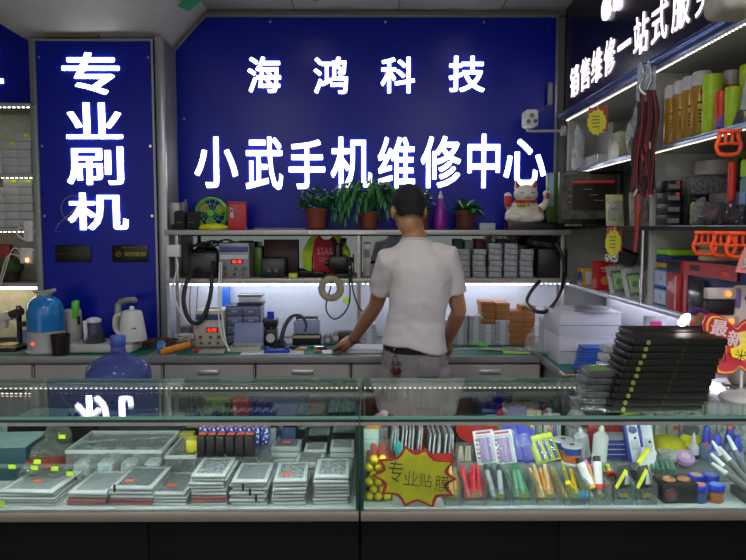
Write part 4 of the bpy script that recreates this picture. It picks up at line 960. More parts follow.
tag(MB().box((0, 0, .003), (.07, .1, .005)).build('blue_card', mat('#6f94c8', .5), None, (PX(24, 3.95, .95), 3.95, ZB + .045), .3), 'small pale blue card beside the microscope', 'card')
D.objects['blue_card'].rotation_euler = (.9, 0, .4)
# =====================================================================  THE MAN (seen from behind, leaning to the worktop)
MY = 3.26
man = root('person', 'man in white t-shirt and grey trousers seen from behind, leaning on the worktop among papers', 'person', (PX(415, MY, 1.2), MY, 0))
mx = man.location.x
def mp(px, py, Y):                       # photo point at depth Y, relative to the man's root
    z = PZ(py, Y); return Vector((PX(px, Y, z) - mx, Y - MY, z))
SKIN = mat('#b07e5e', .5, var=.06, scale=14)
def remeshed(mb, name, m, vox, par, smooth=6, fac=.5, bump=None):
    bmesh.ops.recalc_face_normals(mb.bm, faces=mb.bm.faces)
    me = D.meshes.new('t'); mb.bm.to_mesh(me); mb.bm.free()
    o = D.objects.new('t', me); COL.objects.link(o)
    a = o.modifiers.new('r', 'REMESH'); a.mode = 'VOXEL'; a.voxel_size = vox
    b = o.modifiers.new('s', 'SMOOTH'); b.iterations = smooth; b.factor = fac
    dg = bpy.context.evaluated_depsgraph_get(); dg.update()
    me2 = D.meshes.new_from_object(o.evaluated_get(dg)); D.objects.remove(o); D.meshes.remove(me)
    me2.name = name; me2.materials.clear(); me2.materials.append(m)
    if bump:
        for v in me2.vertices: v.co += v.normal * bump(v.co)
    me2.shade_smooth()
    q = D.objects.new(name, me2); COL.objects.link(q); q.parent = par
    return q
V = Vector
neck = mp(414, 238, MY); head = mp(408.5, 209, MY + .02)
shl, shr = mp(388.5, 261, MY - .0), mp(447, 256, MY - .0)
hip = V((0, .03, .93))
ell, wrl, hdl = mp(376, 305, MY + .17), mp(353.5, 339.5, MY + .36), mp(345, 349, MY + .41)
elr, wrr = mp(459, 311, MY + .06), mp(447, 342, MY + .24)
wrl.z = max(wrl.z, .905)
b = MB()
# trunk and neck
b.loft([(V((.0, .02, .86)), .14, .1, 0), (V((0, .02, .95)), .132, .105, 0), (V((.0, .015, 1.06)), .12, .095, 0), (V((.015, 0, 1.18)), .125, .1, 0), (V((.028, -.005, 1.29)), .13, .105, 0),
        (V((.022, .0, 1.36)), .135, .095, 0), (V((.012, .005, 1.41)), .11, .08, 0), (V((.0, .01, 1.455)), .07, .06, 0), (V((-.005, .015, 1.5)), .056, .058, 0), (V((-.02, .02, 1.57)), .053, .06, 0)], 24)
def limb(pts, rs, n=14):
    b.tube(pts, rs, n)
    for p, r in ((pts[0], rs[0]), (pts[-1], rs[-1])): b.ball(p, r, 2)
def arm(sh, el, wr):
    m1 = sh.lerp(el, .4); m2 = el.lerp(wr, .28); m3 = el.lerp(wr, .7)
    limb([sh, m1, el.lerp(sh, .12), el, m2, m3, wr], [.05, .046, .041, .038, .04, .032, .026])
arm(shl, ell, wrl); arm(shr, elr, wrr)
# legs
for s in (-1, 1):
    limb([V((s * .07, .02, .88)), V((s * .095, .01, .7)), V((s * .105, .0, .49)), V((s * .108, -.02, .34)), V((s * .11, -.03, .09))], [.072, .078, .055, .055, .038])
    limb([V((s * .11, -.04, .045)), V((s * .12, .08, .04)), V((s * .125, .15, .03))], [.04, .04, .028])
# head
hx = Matrix.Rotation(rad(12), 3, 'Z') @ Matrix.Rotation(rad(-14), 3, 'X')      # turned a little left, bent forward
def H(x, y, z): return head + hx @ V((x, y, z))
def hball(c, r, sub=3): b.ball(H(*c), r, sub, (rad(-14), 0, rad(12)))
hball((0, -.008, .022), (.076, .096, .088)); hball((0, .03, -.045), (.058, .066, .065)); hball((0, .055, -.082), (.034, .034, .026)); hball((0, .0, -.07), (.056, .06, .06))
hball((0, .1, -.018), (.013, .02, .022), 2); hball((0, .112, -.028), (.016, .014, .011), 2)
hball((0, .083, -.06), (.022, .014, .008), 2); hball((0, .082, -.069), (.019, .013, .008), 2)
hball((0, .08, .02), (.05, .014, .012), 2)
for s in (-1, 1):
    hball((s * .08, -.0, -.018), (.009, .021, .033), 2); hball((s * .084, -.012, -.012), (.007, .01, .026), 2)
    hball((s * .042, .065, -.02), (.022, .02, .02), 2)
# hands: palm, four fingers of different lengths, thumb from the side of the palm
def hand(wr, dirv, up, side, curl, k=1.):
    d = dirv.normalized(); sd = side.normalized(); u = up.normalized()
    pc = wr + d * .05 * k
    b.tube([wr - d * .01, wr + d * .03, wr + d * .06, wr + d * .088], [.026, .03, .034, .03], 12)
    for w_ in (-.022, 0, .022): b.tube([wr + d * .02 + sd * w_ * .6, wr + d * .092 + sd * w_ * 1.15], [.017, .013], 10)
    for i, (off, L) in enumerate(((-.031, .07), (-.010, .08), (.011, .075), (.030, .058))):
        p0 = wr + d * .08 + sd * off; p = [p0]; a = 0.
        for sgm in (.44, .32, .24):
            a += curl; p.append(p[-1] + (d * math.cos(a) - u * math.sin(a) + sd * off * 1.6) .normalized() * L * sgm)
        b.tube(p, [.0105, .0098, .009, .0075], 10)
        for q in p[1:]: b.ball(q, .0085, 2)
    t0 = wr + d * .025 - sd * .024
    tp = [t0, t0 + d * .025 - sd * .022 - u * .006, t0 + d * .05 - sd * .03 - u * .012, t0 + d * .072 - sd * .028 - u * .018]
    b.tube(tp, [.015, .0125, .011, .0085], 10); b.ball(tp[-1], .0085, 2)
dl = (hdl - wrl); dl.z = -.035
hand(wrl, V((dl.x - .02, dl.y, dl.z - .01)), V((-.1, .25, .9)), V((.85, .45, .0)), .42)
hand(wrr, V((-.25, .6, -.55)), V((.2, .6, .75)), V((-.9, -.2, .1)), .5)
remeshed(b, 'body', SKIN, .0055, man, 5, .5)
# eyes and brows
for s in (-1, 1):
    m = MB(); m.ball(H(s * .03, .087, .002), (.011, .008, .008), 2); m.build('eye', mat('#e8e4de', .2), man)
    m = MB(); m.ball(H(s * .03, .0945, .001), .0045, 2); m.build('iris', mat('#20140e', .2), man)
    m = MB(); m.tube([H(s * .014, .096, .021), H(s * .03, .095, .026), H(s * .048, .084, .021)], [.003, .004, .002], 6); m.build('eyebrow', mat('#17120f', .7), man)
# hair: short cap, clipped round the ears and the nape
hb = MB().ball(H(0, -.01, .026), (.0825, .101, .0925), 4, (rad(-14), 0, rad(12))).ball(H(0, -.047, -.022), (.0655, .056, .062), 3, (rad(-14), 0, rad(12)))
inv = hx.inverted()
o = remeshed(hb, 'hair', mat('#14110f', .75, var=.3, scale=120, bump=.6), .006, man, 5, .5, lambda c: .0022 * noise.noise(c * 130))
bm = bmesh.new(); bm.from_mesh(o.data); kill_ = []
for v in bm.verts:                                                # thin out towards the nape
    p = inv @ (v.co - head)
    if p.z < -.0: k_ = min(1., -p.z / .05) * .0075; n_ = V((p.x, p.y, 0)).normalized(); v.co -= (hx @ n_) * k_
for f in bm.faces:
    p = inv @ (f.calc_center_median() - head)
    low = -.05 if p.y < -.035 else (-.05 + (p.y + .035) * .9 if p.y < .0 else -.018 + (p.y) * .75)
    if p.z < low or (p.y > .062 and p.z < .055) or (abs(p.x) > .066 and -.03 < p.y < .02 and p.z < .012): kill_.append(f)
bmesh.ops.delete(bm, geom=kill_, context='FACES'); bm.to_mesh(o.data); bm.free()
# t-shirt
wr_ = lambda c: .006 * noise.noise(V((c.x * 9 + c.z * 5, c.y * 6, c.z * 11))) + .0045 * noise.noise(V((c.x * 22 - c.z * 16, c.y * 10, c.z * 20 + c.x * 14)))
b = MB()
b.loft([(V((.004, .02, .962)), .166, .148, 0), (V((.0, .02, .975)), .163, .144, 0), (V((-.002, .018, 1.02)), .15, .131, 0), (V((.004, .014, 1.08)), .14, .116, 0), (V((.018, .004, 1.18)), .144, .118, 0), (V((.032, -.002, 1.28)), .148, .122, 0),
        (V((.024, -.002, 1.345)), .152, .114, 0), (V((.016, .002, 1.39)), .142, .102, 0), (V((.009, .006, 1.43)), .112, .086, 0), (V((.002, .008, 1.462)), .08, .07, 0), (V((-.002, .012, 1.482)), .064, .062, 0)], 28)
for sh, el, k in ((shl, ell, 1), (shr, elr, 1)):
    e = sh.lerp(el, .66)
    b.tube([sh.lerp(V((.01, 0, 1.39)), .4), sh + V((0, 0, .004)), sh.lerp(el, .3), e], [.07, .062, .06, .0605], 18)
ts = remeshed(b, 't_shirt', mat('#d9d3d0', .8, var=.03, scale=12, sheen=.2), .008, man, 7, .5, wr_)
for v in ts.data.vertices:
    if v.co.z < 1.05: v.co.z -= (1.05 - v.co.z) * (.35 * max(-.4, min(1, v.co.x / .1)) + .1)
m = MB().torus((-.002, .012, 1.472), .067, .0055, 36, 8, (rad(-8), 0, 0)); m.build('collar', mat('#cfcac8', .8), man)
# trousers
wt_ = lambda c: .005 * noise.noise(V((c.x * 12, c.y * 12, c.z * 16))) + .003 * noise.noise(c * 38)
b = MB()
b.loft([(V((0, .02, .8)), .165, .12, 0), (V((0, .015, .88)), .163, .125, 0), (V((0, .018, .95)), .152, .124, 0), (V((0, .02, .985)), .145, .12, 0)], 24)
for s in (-1, 1): b.tube([V((s * .085, .015, .84)), V((s * .1, .01, .68)), V((s * .107, 0, .48)), V((s * .11, -.015, .3)), V((s * .112, -.02, .06))], [.095, .092, .075, .07, .066], 18)
remeshed(b, 'trousers', mat('#8a8788', .85, var=.08, scale=18, bump=.2), .01, man, 5, .5, wt_)
m = MB(); m.box((.06, -.104, .875), (.1, .008, .09), (.08, 0, .2), bev=.003); m.build('back_pocket', mat('#8f8b8c', .85), man)
# belt, keys, watch, shoes
pts = [V((.15 * math.cos(a), .02 + .127 * math.sin(a), .952 - .004 * math.cos(a))) for a in [2 * math.pi * k / 48 for k in range(49)]]
m = MB()
for a, c in zip(pts, pts[1:]): m.box((a + c) / 2, ((c - a).length * 1.1, .006, .034), (0, 0, math.atan2((c - a).y, (c - a).x)))
m.build('belt', mat('#201a1c', .4), man)
kx, ky = -.098, -.085
ks = MB(); ks.tube([V((kx - .005, ky - .012, .965)), V((kx - .004, ky - .016, .945)), V((kx, ky - .012, .925))], .003, 6); ks.torus((kx, ky - .014, .915), .014, .0018, 20, 6, (rad(90), 0, .3)); kq = ks.build('key_ring', CHROME, man)
for i, (dx, dz, a) in enumerate(((-.012, -.03, .3), (.004, -.038, -.1), (.016, -.03, -.4))):
    m = MB(); m.box((kx + dx, ky - .018 - .003 * i, .905 + dz), (.011, .0025, .048), (0, a, 0), bev=.001); m.cyl((kx + dx, ky - .017 - .003 * i, .905 + dz + .02), (kx + dx, ky - .0215 - .003 * i, .905 + dz + .02), .01, n=14); m.build('key', mat('#b8b4a8', .25, .9), kq)
m = MB(); m.box((kx + .004, ky - .03, .862), (.028, .008, .04), bev=.004); m.build('key_fob', mat('#5c1c1e', .4), kq)
wd = (ell - wrl).normalized(); q = V((0, 0, 1)).rotation_difference(wd)
m = MB().torus(wrl + wd * .012, .0285, .0055, 28, 8, q.to_euler()); wa = m.build('watch', mat('#5a5c60', .3, .7), man)
m = MB().cyl(wrl + wd * .012 + V((.024, -.018, .006)), wrl + wd * .012 + V((.031, -.024, .008)), .016, n=20); m.build('dial', mat('#17181b', .15), wa)
for s in (-1, 1):
    m = MB(); m.box((s * .118, .045, .0125), (.1, .29, .025), bev=.01); m.tube([V((s * .113, -.07, .05)), V((s * .118, .02, .05)), V((s * .122, .15, .035))], [.052, .05, .034], 14); m.build('shoe', mat('#26262a', .5), man)
# =====================================================================  GLASS COUNTERS
EDGE = mat('#12382f', .15, var=.05); ALU = mat('#8c857b', .35, .5, .05)
XS = -.027
def counter(nm, x0, x1):
    r_ = root('display_counter', nm, 'display counter', ((x0 + x1) / 2, (YF + YB) / 2, 0))
    W_ = x1 - x0; dp = YB - YF; fy = -dp / 2
    MB().box((0, .012, .372), (W_, dp - .03, .744), bev=.002).build('base_cabinet', mat('#060506', .65, var=.05, spec=.15), r_)
    for k in (-1, 0, 1): MB().box((k * W_ / 3, fy + .026, .4), (W_ / 3 - .006, .008, .66), bev=.002).build('front_panel', mat('#060506', .6, var=.05, spec=.15), r_)
    MB().box((0, .004, .758), (W_, dp - .008, .028)).build('deck', mat('#aab4b2', .35, var=.04), r_)
    MB().box((0, fy - .003, .757), (W_, .012, .028), bev=.004).build('bottom_rail', ALU, r_)
    zg = (ZDK + ZCT - .012) / 2; hg = ZCT - .012 - ZDK
    MB().box((0, fy + .004, zg), (W_ - .012, .006, hg)).build('front_glass', GLASS, r_)
    MB().box((0, 0, ZCT - .004), (W_, dp, .008)).build('top_glass', GLASST, r_)
    m = MB().box((0, fy - .0012, ZCT - .004), (W_, .002, .0085)).box((0, -fy + .0012, ZCT - .004), (W_, .002, .0085))
    m.build('glass_edge', mat('#5d8f82', .12, var=.05), r_)
    MB().box((0, fy + .007, ZCT - .013), (W_, .014, .009), bev=.001).build('top_rail', mat('#2a302c', .35, .3), r_)
    MB().box((0, fy + .003, ZCT - .021), (W_, .008, .009)).build('led_carrier', mat('#8e918e', .35, .4), r_)
    for s in (-1, 1):
        MB().box((s * (W_ / 2 - .004), 0, zg), (.006, dp - .012, hg)).build('end_glass', clear('#bfe0d4', .0, 0, .02), r_)
        MB().box((s * (W_ / 2 - .004), fy + .004, zg), (.009, .008, hg)).build('corner_edge', EDGE, r_)
    MB().box((0, -fy - .008, zg - .004), (W_ - .02, .008, hg - .018)).build('rear_door', mat('#8d9a98', .04, 1., .02), r_)
    MB().box((0, -fy - .012, ZCT - .02), (W_, .02, .022)).build('rear_rail', ALU, r_)
    m = MB()
    for k in range(int(W_ / .0165)): m.box((-W_ / 2 + .01 + .0165 * k, -fy - .024, ZCT - .0265), (.0045, .004, .0022))
    m.build('led_strip', glow('#f2f6ff', 3.2), r_)
    m = MB()
    for k in range(int(W_ / .02)): m.box((-W_ / 2 + .01 + .02 * k, fy + .0125, ZCT - .021), (.011, .008, .005))
    m.build('front_led_strip', glow('#f2fff8', 60), r_)
    return r_
counter('left glass display counter holding film packs and clear parts boxes', -1.75, XS)
counter('right glass display counter holding pens, bins and glue bottles', XS + .004, 1.6)
ZD = ZDK + .0003
def cx_(px, Y, z=.8): return PX(px, Y, z)

# ---- film packs: printed board in a clear bag
def film_pack(lab, loc, w_, d_, h_, kind, rz=0., sticker=None, group=None, red=False):
    r_ = root('film_pack', lab, 'film pack', loc, rz, group)
    MB().box((0, d_ / 2, h_ / 2), (w_, d_, h_), bev=min(.002, h_ * .3)).build('board', mat('#c9cccc' if kind != 'dark' else '#b4b8ba', .4, var=.06) if not red else mat('#b3261c', .4), r_)
    if not red:
        MB().box((0, d_ / 2, h_ + .0004), (w_ * .78, d_ * .76, .0008)).build('printed_window', {'grid': dots('#7e8388', '#5c6066', 260), 'dark': dots('#23262b', '#565b64', 160), 'text': dots('#8f959c', '#22252c', 110), 'grey': mat('#565a60', .4, var=.15, scale=80)}[kind], r_)
    MB().box((0, d_ / 2, h_ / 2 + .0004), (w_ * 1.06, d_ * 1.05, h_ + .0022), bev=.001).build('clear_bag', PBAG, r_)
    if sticker is not None:
        MB().box((w_ * sticker[0], d_ * sticker[1], h_ + .0022), (.026, .014, .001)).build('price_sticker', TAGO, r_)
    return r_
PN = 0
def pile(px0, px1, zt, npk, kind, where, sticker=None, rz=0., red=None, Y0=None, depth=.17):
    """stack of packs in the front row; every pack its own"""
    Y0 = Y0 or 1.812
    z0 = ZD; h = zt / npk
    w_ = PW(px1 - px0, Y0 + .05) * .93
    for k in range(npk):
        top = k == npk - 1; rd = red is not None and k in (red, red + 1)
        x = cx_((px0 + px1) / 2, Y0 + .03, z0) + R.uniform(-.005, .005)
        lab = ('top clear-bagged film pack of ' if top else 'clear-bagged film pack lying in ') + where
        if rd: lab = ('lower' if k == red else 'upper') + ' red-edged film pack in ' + where
        if top and sticker: lab = 'film pack with orange sticker topping ' + where
        film_pack(lab, (x, Y0 + R.uniform(0, .008), z0 + k * h), w_, depth, h - .0036, kind if top else 'grey', rz + R.uniform(-.05, .05), sticker if top else None, None if top or rd else 'film packs in ' + where, rd)
pile(2, 62, .042, 5, 'grid', 'the front stack at the far left of the counter', (-.05, .45), -.03)
pile(70, 112, .04, 4, 'grid', 'the second front stack from the left, beside the dark-print pack', None, -.02, 0)
pile(112, 158, .052, 5, 'dark', 'the third front stack from the left', (-.2, .3), -.02, 0)
pile(154, 190, .034, 4, 'dark', 'the low dark-topped front stack left of the tall stack', (-.1, .35), -.03)
pile(192, 229, .085, 9, 'text', 'the tall front stack with a red pack near its base', None, 0, 1, depth=.15)
pile(231, 269, .07, 7, 'grid', 'the front stack right of the tall stack', None, 0, depth=.15)
pile(273, 308, .072, 7, 'text', 'the front stack second from the glass divider', (-.1, .3), .02, depth=.15)
pile(313, 350, .082, 8, 'text', 'the front stack against the glass divider', None, .03, depth=.15)
# black tabs on piles
for i, (px, py) in enumerate(((250, 492), (256, 498), (243, 487), (115, 488))):
    tag(MB().box((0, 0, 0), (.006, .002, .02)).build('hanging_tab', BLACK, None, (cx_(px, 1.799), 1.8015, PZ(py, 1.8))), ['black tab hanging on the front stack right of the tall stack', 'lowest black tab hanging on the front stack right of the tall stack', 'upper black tab at the left of the front stack right of the tall stack', 'black tab hanging on the third front stack'][i], 'tab')
# second row of packs by the divider
def bpack(px0, px1, Y, zt, d_, kind, lab, col=None, st=None, z=ZD, n=3, rz=0.):
    w_ = PW(px1 - px0, Y)
    h = zt / n
    for k in range(n):
        film_pack(lab if k == n - 1 else lab.replace('top ', 'lower ', 1), (cx_((px0 + px1) / 2, Y, z), Y, z + h * k), w_, d_, h - .0036, kind if k == n - 1 else 'grey', rz, st if k == n - 1 else None, None if k == n - 1 else 'packs under: ' + lab[4:])
bpack(264, 297, 1.985, .03, .075, 'text', 'top pack with coloured icons in the second row', st=(-.3, .2))
bpack(294, 322, 1.985, .06, .1, 'grey', 'top grey ribbed pack in the second row', rz=-.05)
bpack(327, 352, 1.985, .045, .085, 'text', 'top pack with white icons against the glass divider', st=(-.25, .25))
bpack(271, 300, 2.09, .075, .08, 'dark', 'top dark pack in the rear row right of the batteries', st=(0, .6), n=4)
bpack(304, 326, 2.105, .06, .08, 'grey', 'top grey pack in the rear row', n=3)
bpack(330, 354, 2.095, .07, .09, 'grid', 'top pale pack in the rear row against the glass divider', n=4)
for i, (px, py) in enumerate(((413, 0),)): pass
# row of black battery boxes with orange stickers
g = root('battery_box', 'x', 'battery', (0, 0, -5))
MB().box((0, .03, .03), (.0235, .06, .06), bev=.003).build('box_body', mat('#121214', .35), g); MB().box((0, .03, .0605), (.021, .02, .001)).build('price_sticker', TAGO, g)
for k in range(6): dup(g, (cx_(201.5 + 9.6 * k, 2.0), 1.995, ZD + .075), 0, 'black boxed battery with orange sticker in the row on the parts boxes', 'black batteries in a row')
kill(g)
g = root('blue_carton', 'x', 'carton', (0, 0, -5)); MB().box((0, .03, .028), (.0225, .055, .056), bev=.002).build('box_body', dots('#2438a8', '#e8ecff', 130), g); MB().box((0, .004, .0565), (.02, .008, .001)).build('price_sticker', TAGO, g)
for k in range(8): dup(g, (cx_(203 + 8.8 * k, 2.1), 2.105, ZD + .075), 0, 'dotted blue box in the row behind the black batteries', 'dotted blue boxes in a row')
kill(g)
tag(MB().box((0, .028, .02), (.04, .055, .04), bev=.008).build('yellow_packet', mat('#c8c02a', .4), None, (cx_(196.5, 2.02) - .012, 2.02, ZD + .076)), 'yellow-green packet at the left end of the black battery row', 'packet')
r_ = root('lidded_tray', 'clear lidded box holding batteries, under the battery rows', 'parts box', (cx_(238, 2.1), 2.1, ZD))
MB().box((0, 0, .0365), (.25, .215, .072), bev=.004).build('tray_body', ACRYL, r_)
for k in range(5): MB().box((-.1 + .05 * k, -.06, .03), (.035, .05, .05), bev=.006).build('stored_part', mat('#2c2e34', .4), r_)
# compartment boxes
def compbox(lab, x0, x1, Y, d_, h_, cols, cont):
    w_ = PW(x1 - x0, Y)
    r_ = root('compartment_box', lab, 'parts box', (cx_((x0 + x1) / 2, Y), Y, ZD))
    PB = clear('#f8fbfb', .05, .15, .06)
    MB().box((0, d_ / 2, .002), (w_, d_, .004)).box((0, .002, h_ / 2), (w_, .003, h_)).box((0, d_ - .002, h_ / 2), (w_, .003, h_)).box((-w_ / 2, d_ / 2, h_ / 2), (.003, d_, h_)).box((w_ / 2, d_ / 2, h_ / 2), (.003, d_, h_)).build('tray_body', PB, r_)
    m = MB()
    for k in range(1, cols): m.box((-w_ / 2 + w_ * k / cols, d_ / 2, h_ * .45), (.002, d_ - .006, h_ * .85))
    m.box((0, d_ * .5, h_ * .45), (w_ - .006, .002, h_ * .85)); m.build('divider', PB, r_)
    MB().box((0, d_ / 2, h_ + .004), (w_ * 1.01, d_ * 1.02, .007), bev=.003).box((0, -.003, h_ - .006), (w_ * .16, .006, .018), bev=.002).build('lid', clear('#f8fbfa', .04, .05, .05), r_)
    MB().box((0, .003, h_ + .004), (w_ * 1.01, .006, .01)).box((0, d_ - .003, h_ + .004), (w_ * 1.01, .006, .01)).box((-w_ / 2, d_ / 2, h_ + .004), (.006, d_, .01)).box((w_ / 2, d_ / 2, h_ + .004), (.006, d_, .01)).build('lid_rim', clear('#f8fbfa', .45, .1, .06), r_)
    for k in range(cols):
        for j in range(2):
            c = cont[(k * 2 + j) % len(cont)]
            MB().box((-w_ / 2 + w_ * (k + .5) / cols, d_ * (.25 + .5 * j), h_ * .3), (w_ / cols * .68, d_ * .3, h_ * .5), bev=.005).build('stored_part', mat(c, .5, var=.3, scale=60), r_)
    return r_
compbox('large clear compartment box with white lumps inside, second row left', 66, 163, 1.995, .2, .085, 4, ['#c4c0bc', '#b8a8a0', '#c9ccd0', '#a0a0a0'])
compbox('clear compartment box with dark parts inside, right of the large one', 165.5, 196, 1.99, .19, .07, 2, ['#23242a', '#2c3038', '#1e2026', '#30323a'])
# left rear: teal carton, bags
r_ = root('teal_carton', 'dark teal carton with white lettering marks at the far left of the counter', 'carton', (cx_(8, 2.02) - .03, 2.0, ZD), .06)
MB().box((0, .08, .05), (.2, .17, .1), bev=.003).build('box_body', mat('#123a44', .4), r_); MB().box((0, .08, .1008), (.192, .16, .0015)).build('pale_lid', mat('#7fa09c', .4), r_)
m = MB()
for k in range(6): m.box((.1012, .03 + .018 * k, .055), (.001, .012, .006)); m.box((.1012, .03 + .02 * k, .038), (.001, .008, .006))
m.build('white_lettering', WHITE, r_)
tag(MB().box((0, .05, .03), (.11, .1, .06), bev=.004).build('red_packet', mat('#7e2a22', .5), None, (cx_(28, 1.99) + .02, 1.99, ZD), -.35), 'red packet under the clear bags right of the teal carton', 'packet')
def lump(lab, name, loc, s, m_, seed, rz=0., cat='bag'):
    o = MB().ball((0, 0, s[2] * .92), s, 3)
    for v in o.bm.verts:
        q = v.co * (1.5 / max(s)); v.co.x += s[0] * .75 * noise.noise(q + V((seed, 0, 0))); v.co.y += s[1] * .7 * noise.noise(q * 1.1 + V((0, seed, 0))); v.co.z = max(0, v.co.z + s[2] * .8 * noise.noise(q * 1.3 + V((0, 0, seed))))
    return tag(o.build(name, m_, None, loc, rz, smooth=False), lab, cat)
BAGD = clear('#dfe6de', .3, .9, .15, '#8a9488')
for i, (px, Y, z, s, lab) in enumerate([(52, 2.08, ZD, (.06, .06, .045), 'crumpled clear bag of parts behind the large compartment box'), (38, 1.96, ZD + .0, (.045, .04, .03), 'small crumpled clear bag beside the red packet'), (62, 1.95, ZD, (.04, .03, .028), 'dark-filled clear bag left of the large compartment box'),
                                        (58, 2.16, ZD, (.05, .04, .06), 'tall crumpled bag at the back of the left counter')]):
    lump(lab, 'parts_bag', (cx_(px, Y), Y, z), s, BAGD, i * 3.1)
    tag(MB().ball((0, 0, .012), (s[0] * .5, s[1] * .5, .012), 2).build('bagged_parts', mat('#2c3430', .6), None, (cx_(px, Y), Y, z)), 'dark parts inside the ' + lab.split(' behind')[0].split(' beside')[0].split(' left')[0].split(' at')[0], 'parts')
for i, (px, py, Y) in enumerate([(14, 466, 1.9), (36, 467, 1.9), (39, 461, 1.9), (56, 468, 1.9), (64, 436, 2.02), (71, 473, 1.9), (2, 503, 1.8)]):
    o = MB().box((0, 0, 0), (.02, .002, .012)).build('price_tag', LIME, None, (cx_(px, Y), Y, PZ(py, Y)), 0)
    tag(o, ['yellow-green price tag above the far-left stack', 'yellow-green price tag left of the upright tag pair', 'upper yellow-green price tag of the pair', 'yellow-green price tag by the large compartment box', 'bright yellow-green tag on the crumpled bag', 'small yellow-green tag between the first two stacks', 'yellow-green tag at the lower left corner'][i], 'price tag')
# price rail carrying the tags
tag(MB().box((0, 0, .0), (.46, .003, .012)).box((-.2, 0, -.035), (.006, .003, .07)).box((.2, 0, -.035), (.006, .003, .07)).build('tag_rail', ACRYL, None, (cx_(30, 1.905) , 1.906, PZ(466, 1.9))), 'clear rail carrying yellow-green price tags at the left of the counter', 'rail')
# items at the rear of the left counter seen through the top
for k, (px, c, lab) in enumerate([(186, '#a8a020', 'yellow packet lying at the back of the left counter'), (206, '#b8b41e', 'bright yellow packet at the back of the left counter'), (236, '#5c1a22', 'dark red carton at the back behind the blue boxes'), (252, '#243a86', 'blue carton at the back behind the blue boxes'), (268, '#aab8c8', 'pale carton at the back behind the blue boxes'), (288, '#25356a', 'navy carton at the back behind the film packs')]):
    o = MB().box((0, .025, .05 if k > 1 else .045), (PW(15, 2.17), .03, .1 if k > 1 else .09), bev=.003).build('rear_carton', mat(c, .45, var=.2, scale=50), None, (cx_(px, 2.17), 2.17 if k > 1 else 2.168, ZD + (.0 if not (k in (2, 3)) else .0)))
    tag(o, lab, 'carton')

# ---- RIGHT COUNTER
# starburst card
cw, ch_ = .245, .185
Y = 1.8; X = PX(413.5, Y, .86); Z = PZ(477, Y)
sc_ = root('starburst_card', 'yellow starburst price card with red border and black handwriting behind the front glass', 'card', (X, Y, Z))
PB_ = [(-45, -.5), (-33, -18), (-25, -15.5), (-8.5, -33), (-2, -25), (12, -29.5), (15.5, -18), (44, -17), (38, -5), (45, 1), (38, 8), (41, 19.5), (25, 19), (22, 33), (12, 26), (-5, 30), (-8.5, 32), (-13, 21), (-27, 19), (-35, 16), (-30, 6)]
def spiky(k):
    tips = [(-43.5, -1.5), (-36, -18.5), (-8.5, -33), (13.5, -30), (43, -17), (44.5, 2.5), (41.5, 20), (21, 33.5), (-9, 31.5), (-33, 18)]
    P = []
    for i, t in enumerate(tips):
        n_ = tips[(i + 1) % len(tips)]
        P.append(t); 
        for s in (.25, .5, .75):
            q = (t[0] + (n_[0] - t[0]) * s, t[1] + (n_[1] - t[1]) * s); d = .2 * math.sin(math.pi * s)
            P.append((q[0] * (1 - d), q[1] * (1 - d)))
    return [(x * k * PW(1, Y), -y * k * PW(1, Y)) for x, y in P]
MB().prism(spiky(1.0), .003, XZ(0, .003, 0)).build('red_border', mat('#9c1a1a', .5), sc_, smooth=False)
MB().prism(spiky(.89), .001, XZ(0, -.0001, 0)).build('yellow_face', mat('#b5ae10', .5), sc_, smooth=False)
m = MB()
for chh, px, py, w_, h_ in (('专', 395, 471, 15, 23), ('业', 411, 478, 15, 15), ('贴', 426, 480.5, 13, 15), ('膜', 443, 484, 15, 17)):
    letters(m, chh, PW(w_, Y), PW(h_, Y), .0006, XZ((px - 413.5) * PW(1, Y), -.0012, (477 - py) * PW(1, Y), -.08), -.012)
m.build('handwriting', mat('#12120e', .6), sc_, smooth=False)
MB().box((0, .02, -.062), (.05, .04, .002)).box((0, .0045, -.045), (.05, .002, .035)).build('stand_foot', ACRYL, sc_)
sc_.location.z = max(Z, ZD + .0632)
# yellow-capped tubes
g = root('capped_tube', 'x', 'tube', (0, 0, -5)); MB().cyl((0, .012, 0), (0, .12, 0), .0105, n=14).build('tube_body', mat('#b3281c', .3, coat=.3), g); MB().cyl((0, 0, 0), (0, .014, 0), .0112, .0118, 16).ball((0, .001, 0), (.0105, .006, .0105), 2).build('cap', mat('#d9c81e', .3), g)
k = 0
for row, n in enumerate((3, 2, 3, 2, 3, 2)):
    for i in range(n):
        x = cx_(369.5, 1.83) + (.0255 * i + (.0128 if n == 2 else 0)) * .95
        z = ZD + .0145 + .021 * row
        dup(g, (x, 1.828 + .006 * (5 - row) * .3, z), 0, 'red tube with yellow cap in the bundle left of the starburst card', 'yellow-capped red tubes in a bundle')
kill(g)
o = MB().box((0, .06, .07), (.003, .12, .14)).box((.078, .06, .07), (.003, .12, .14)).box((.039, .12, .07), (.078, .003, .14)).box((.039, .06, .0015), (.078, .12, .003)); tag(o.build('acrylic_holder', ACRYL, None, (cx_(369.5, 1.83) - .015, 1.836, ZD)), 'clear acrylic holder around the yellow-capped tubes', 'holder')
carton('pale_carton', 'pale green-white carton standing behind the yellow-capped tubes', 'carton', (cx_(371, 2.0), 2.0, ZD), (.045, .04, .155), '#c9dcd6')
tag(MB().prism([(-.02, 0), (.024, 0), (.0, .032), (-.02, .04)], .004, XZ(0, 0, 0)).box((-.0, .004, .02), (.04, .004, .02)).build('orange_card', mat('#f08a2a', .5), None, (cx_(373, 2.0), 2.01, ZD + .1555)), 'orange card on top of the pale carton at the left end of right counter', 'card')
tag(MB().ball((0, 0, .022), (.024, .02, .024), 2).ball((.012, .0, .042), (.014, .01, .012), 2).build('pink_pouch', mat('#e2a8b8', .5), None, (cx_(380, 2.06), 2.075, ZD + .14)), 'pink scalloped pouch beside the orange card', 'pouch')
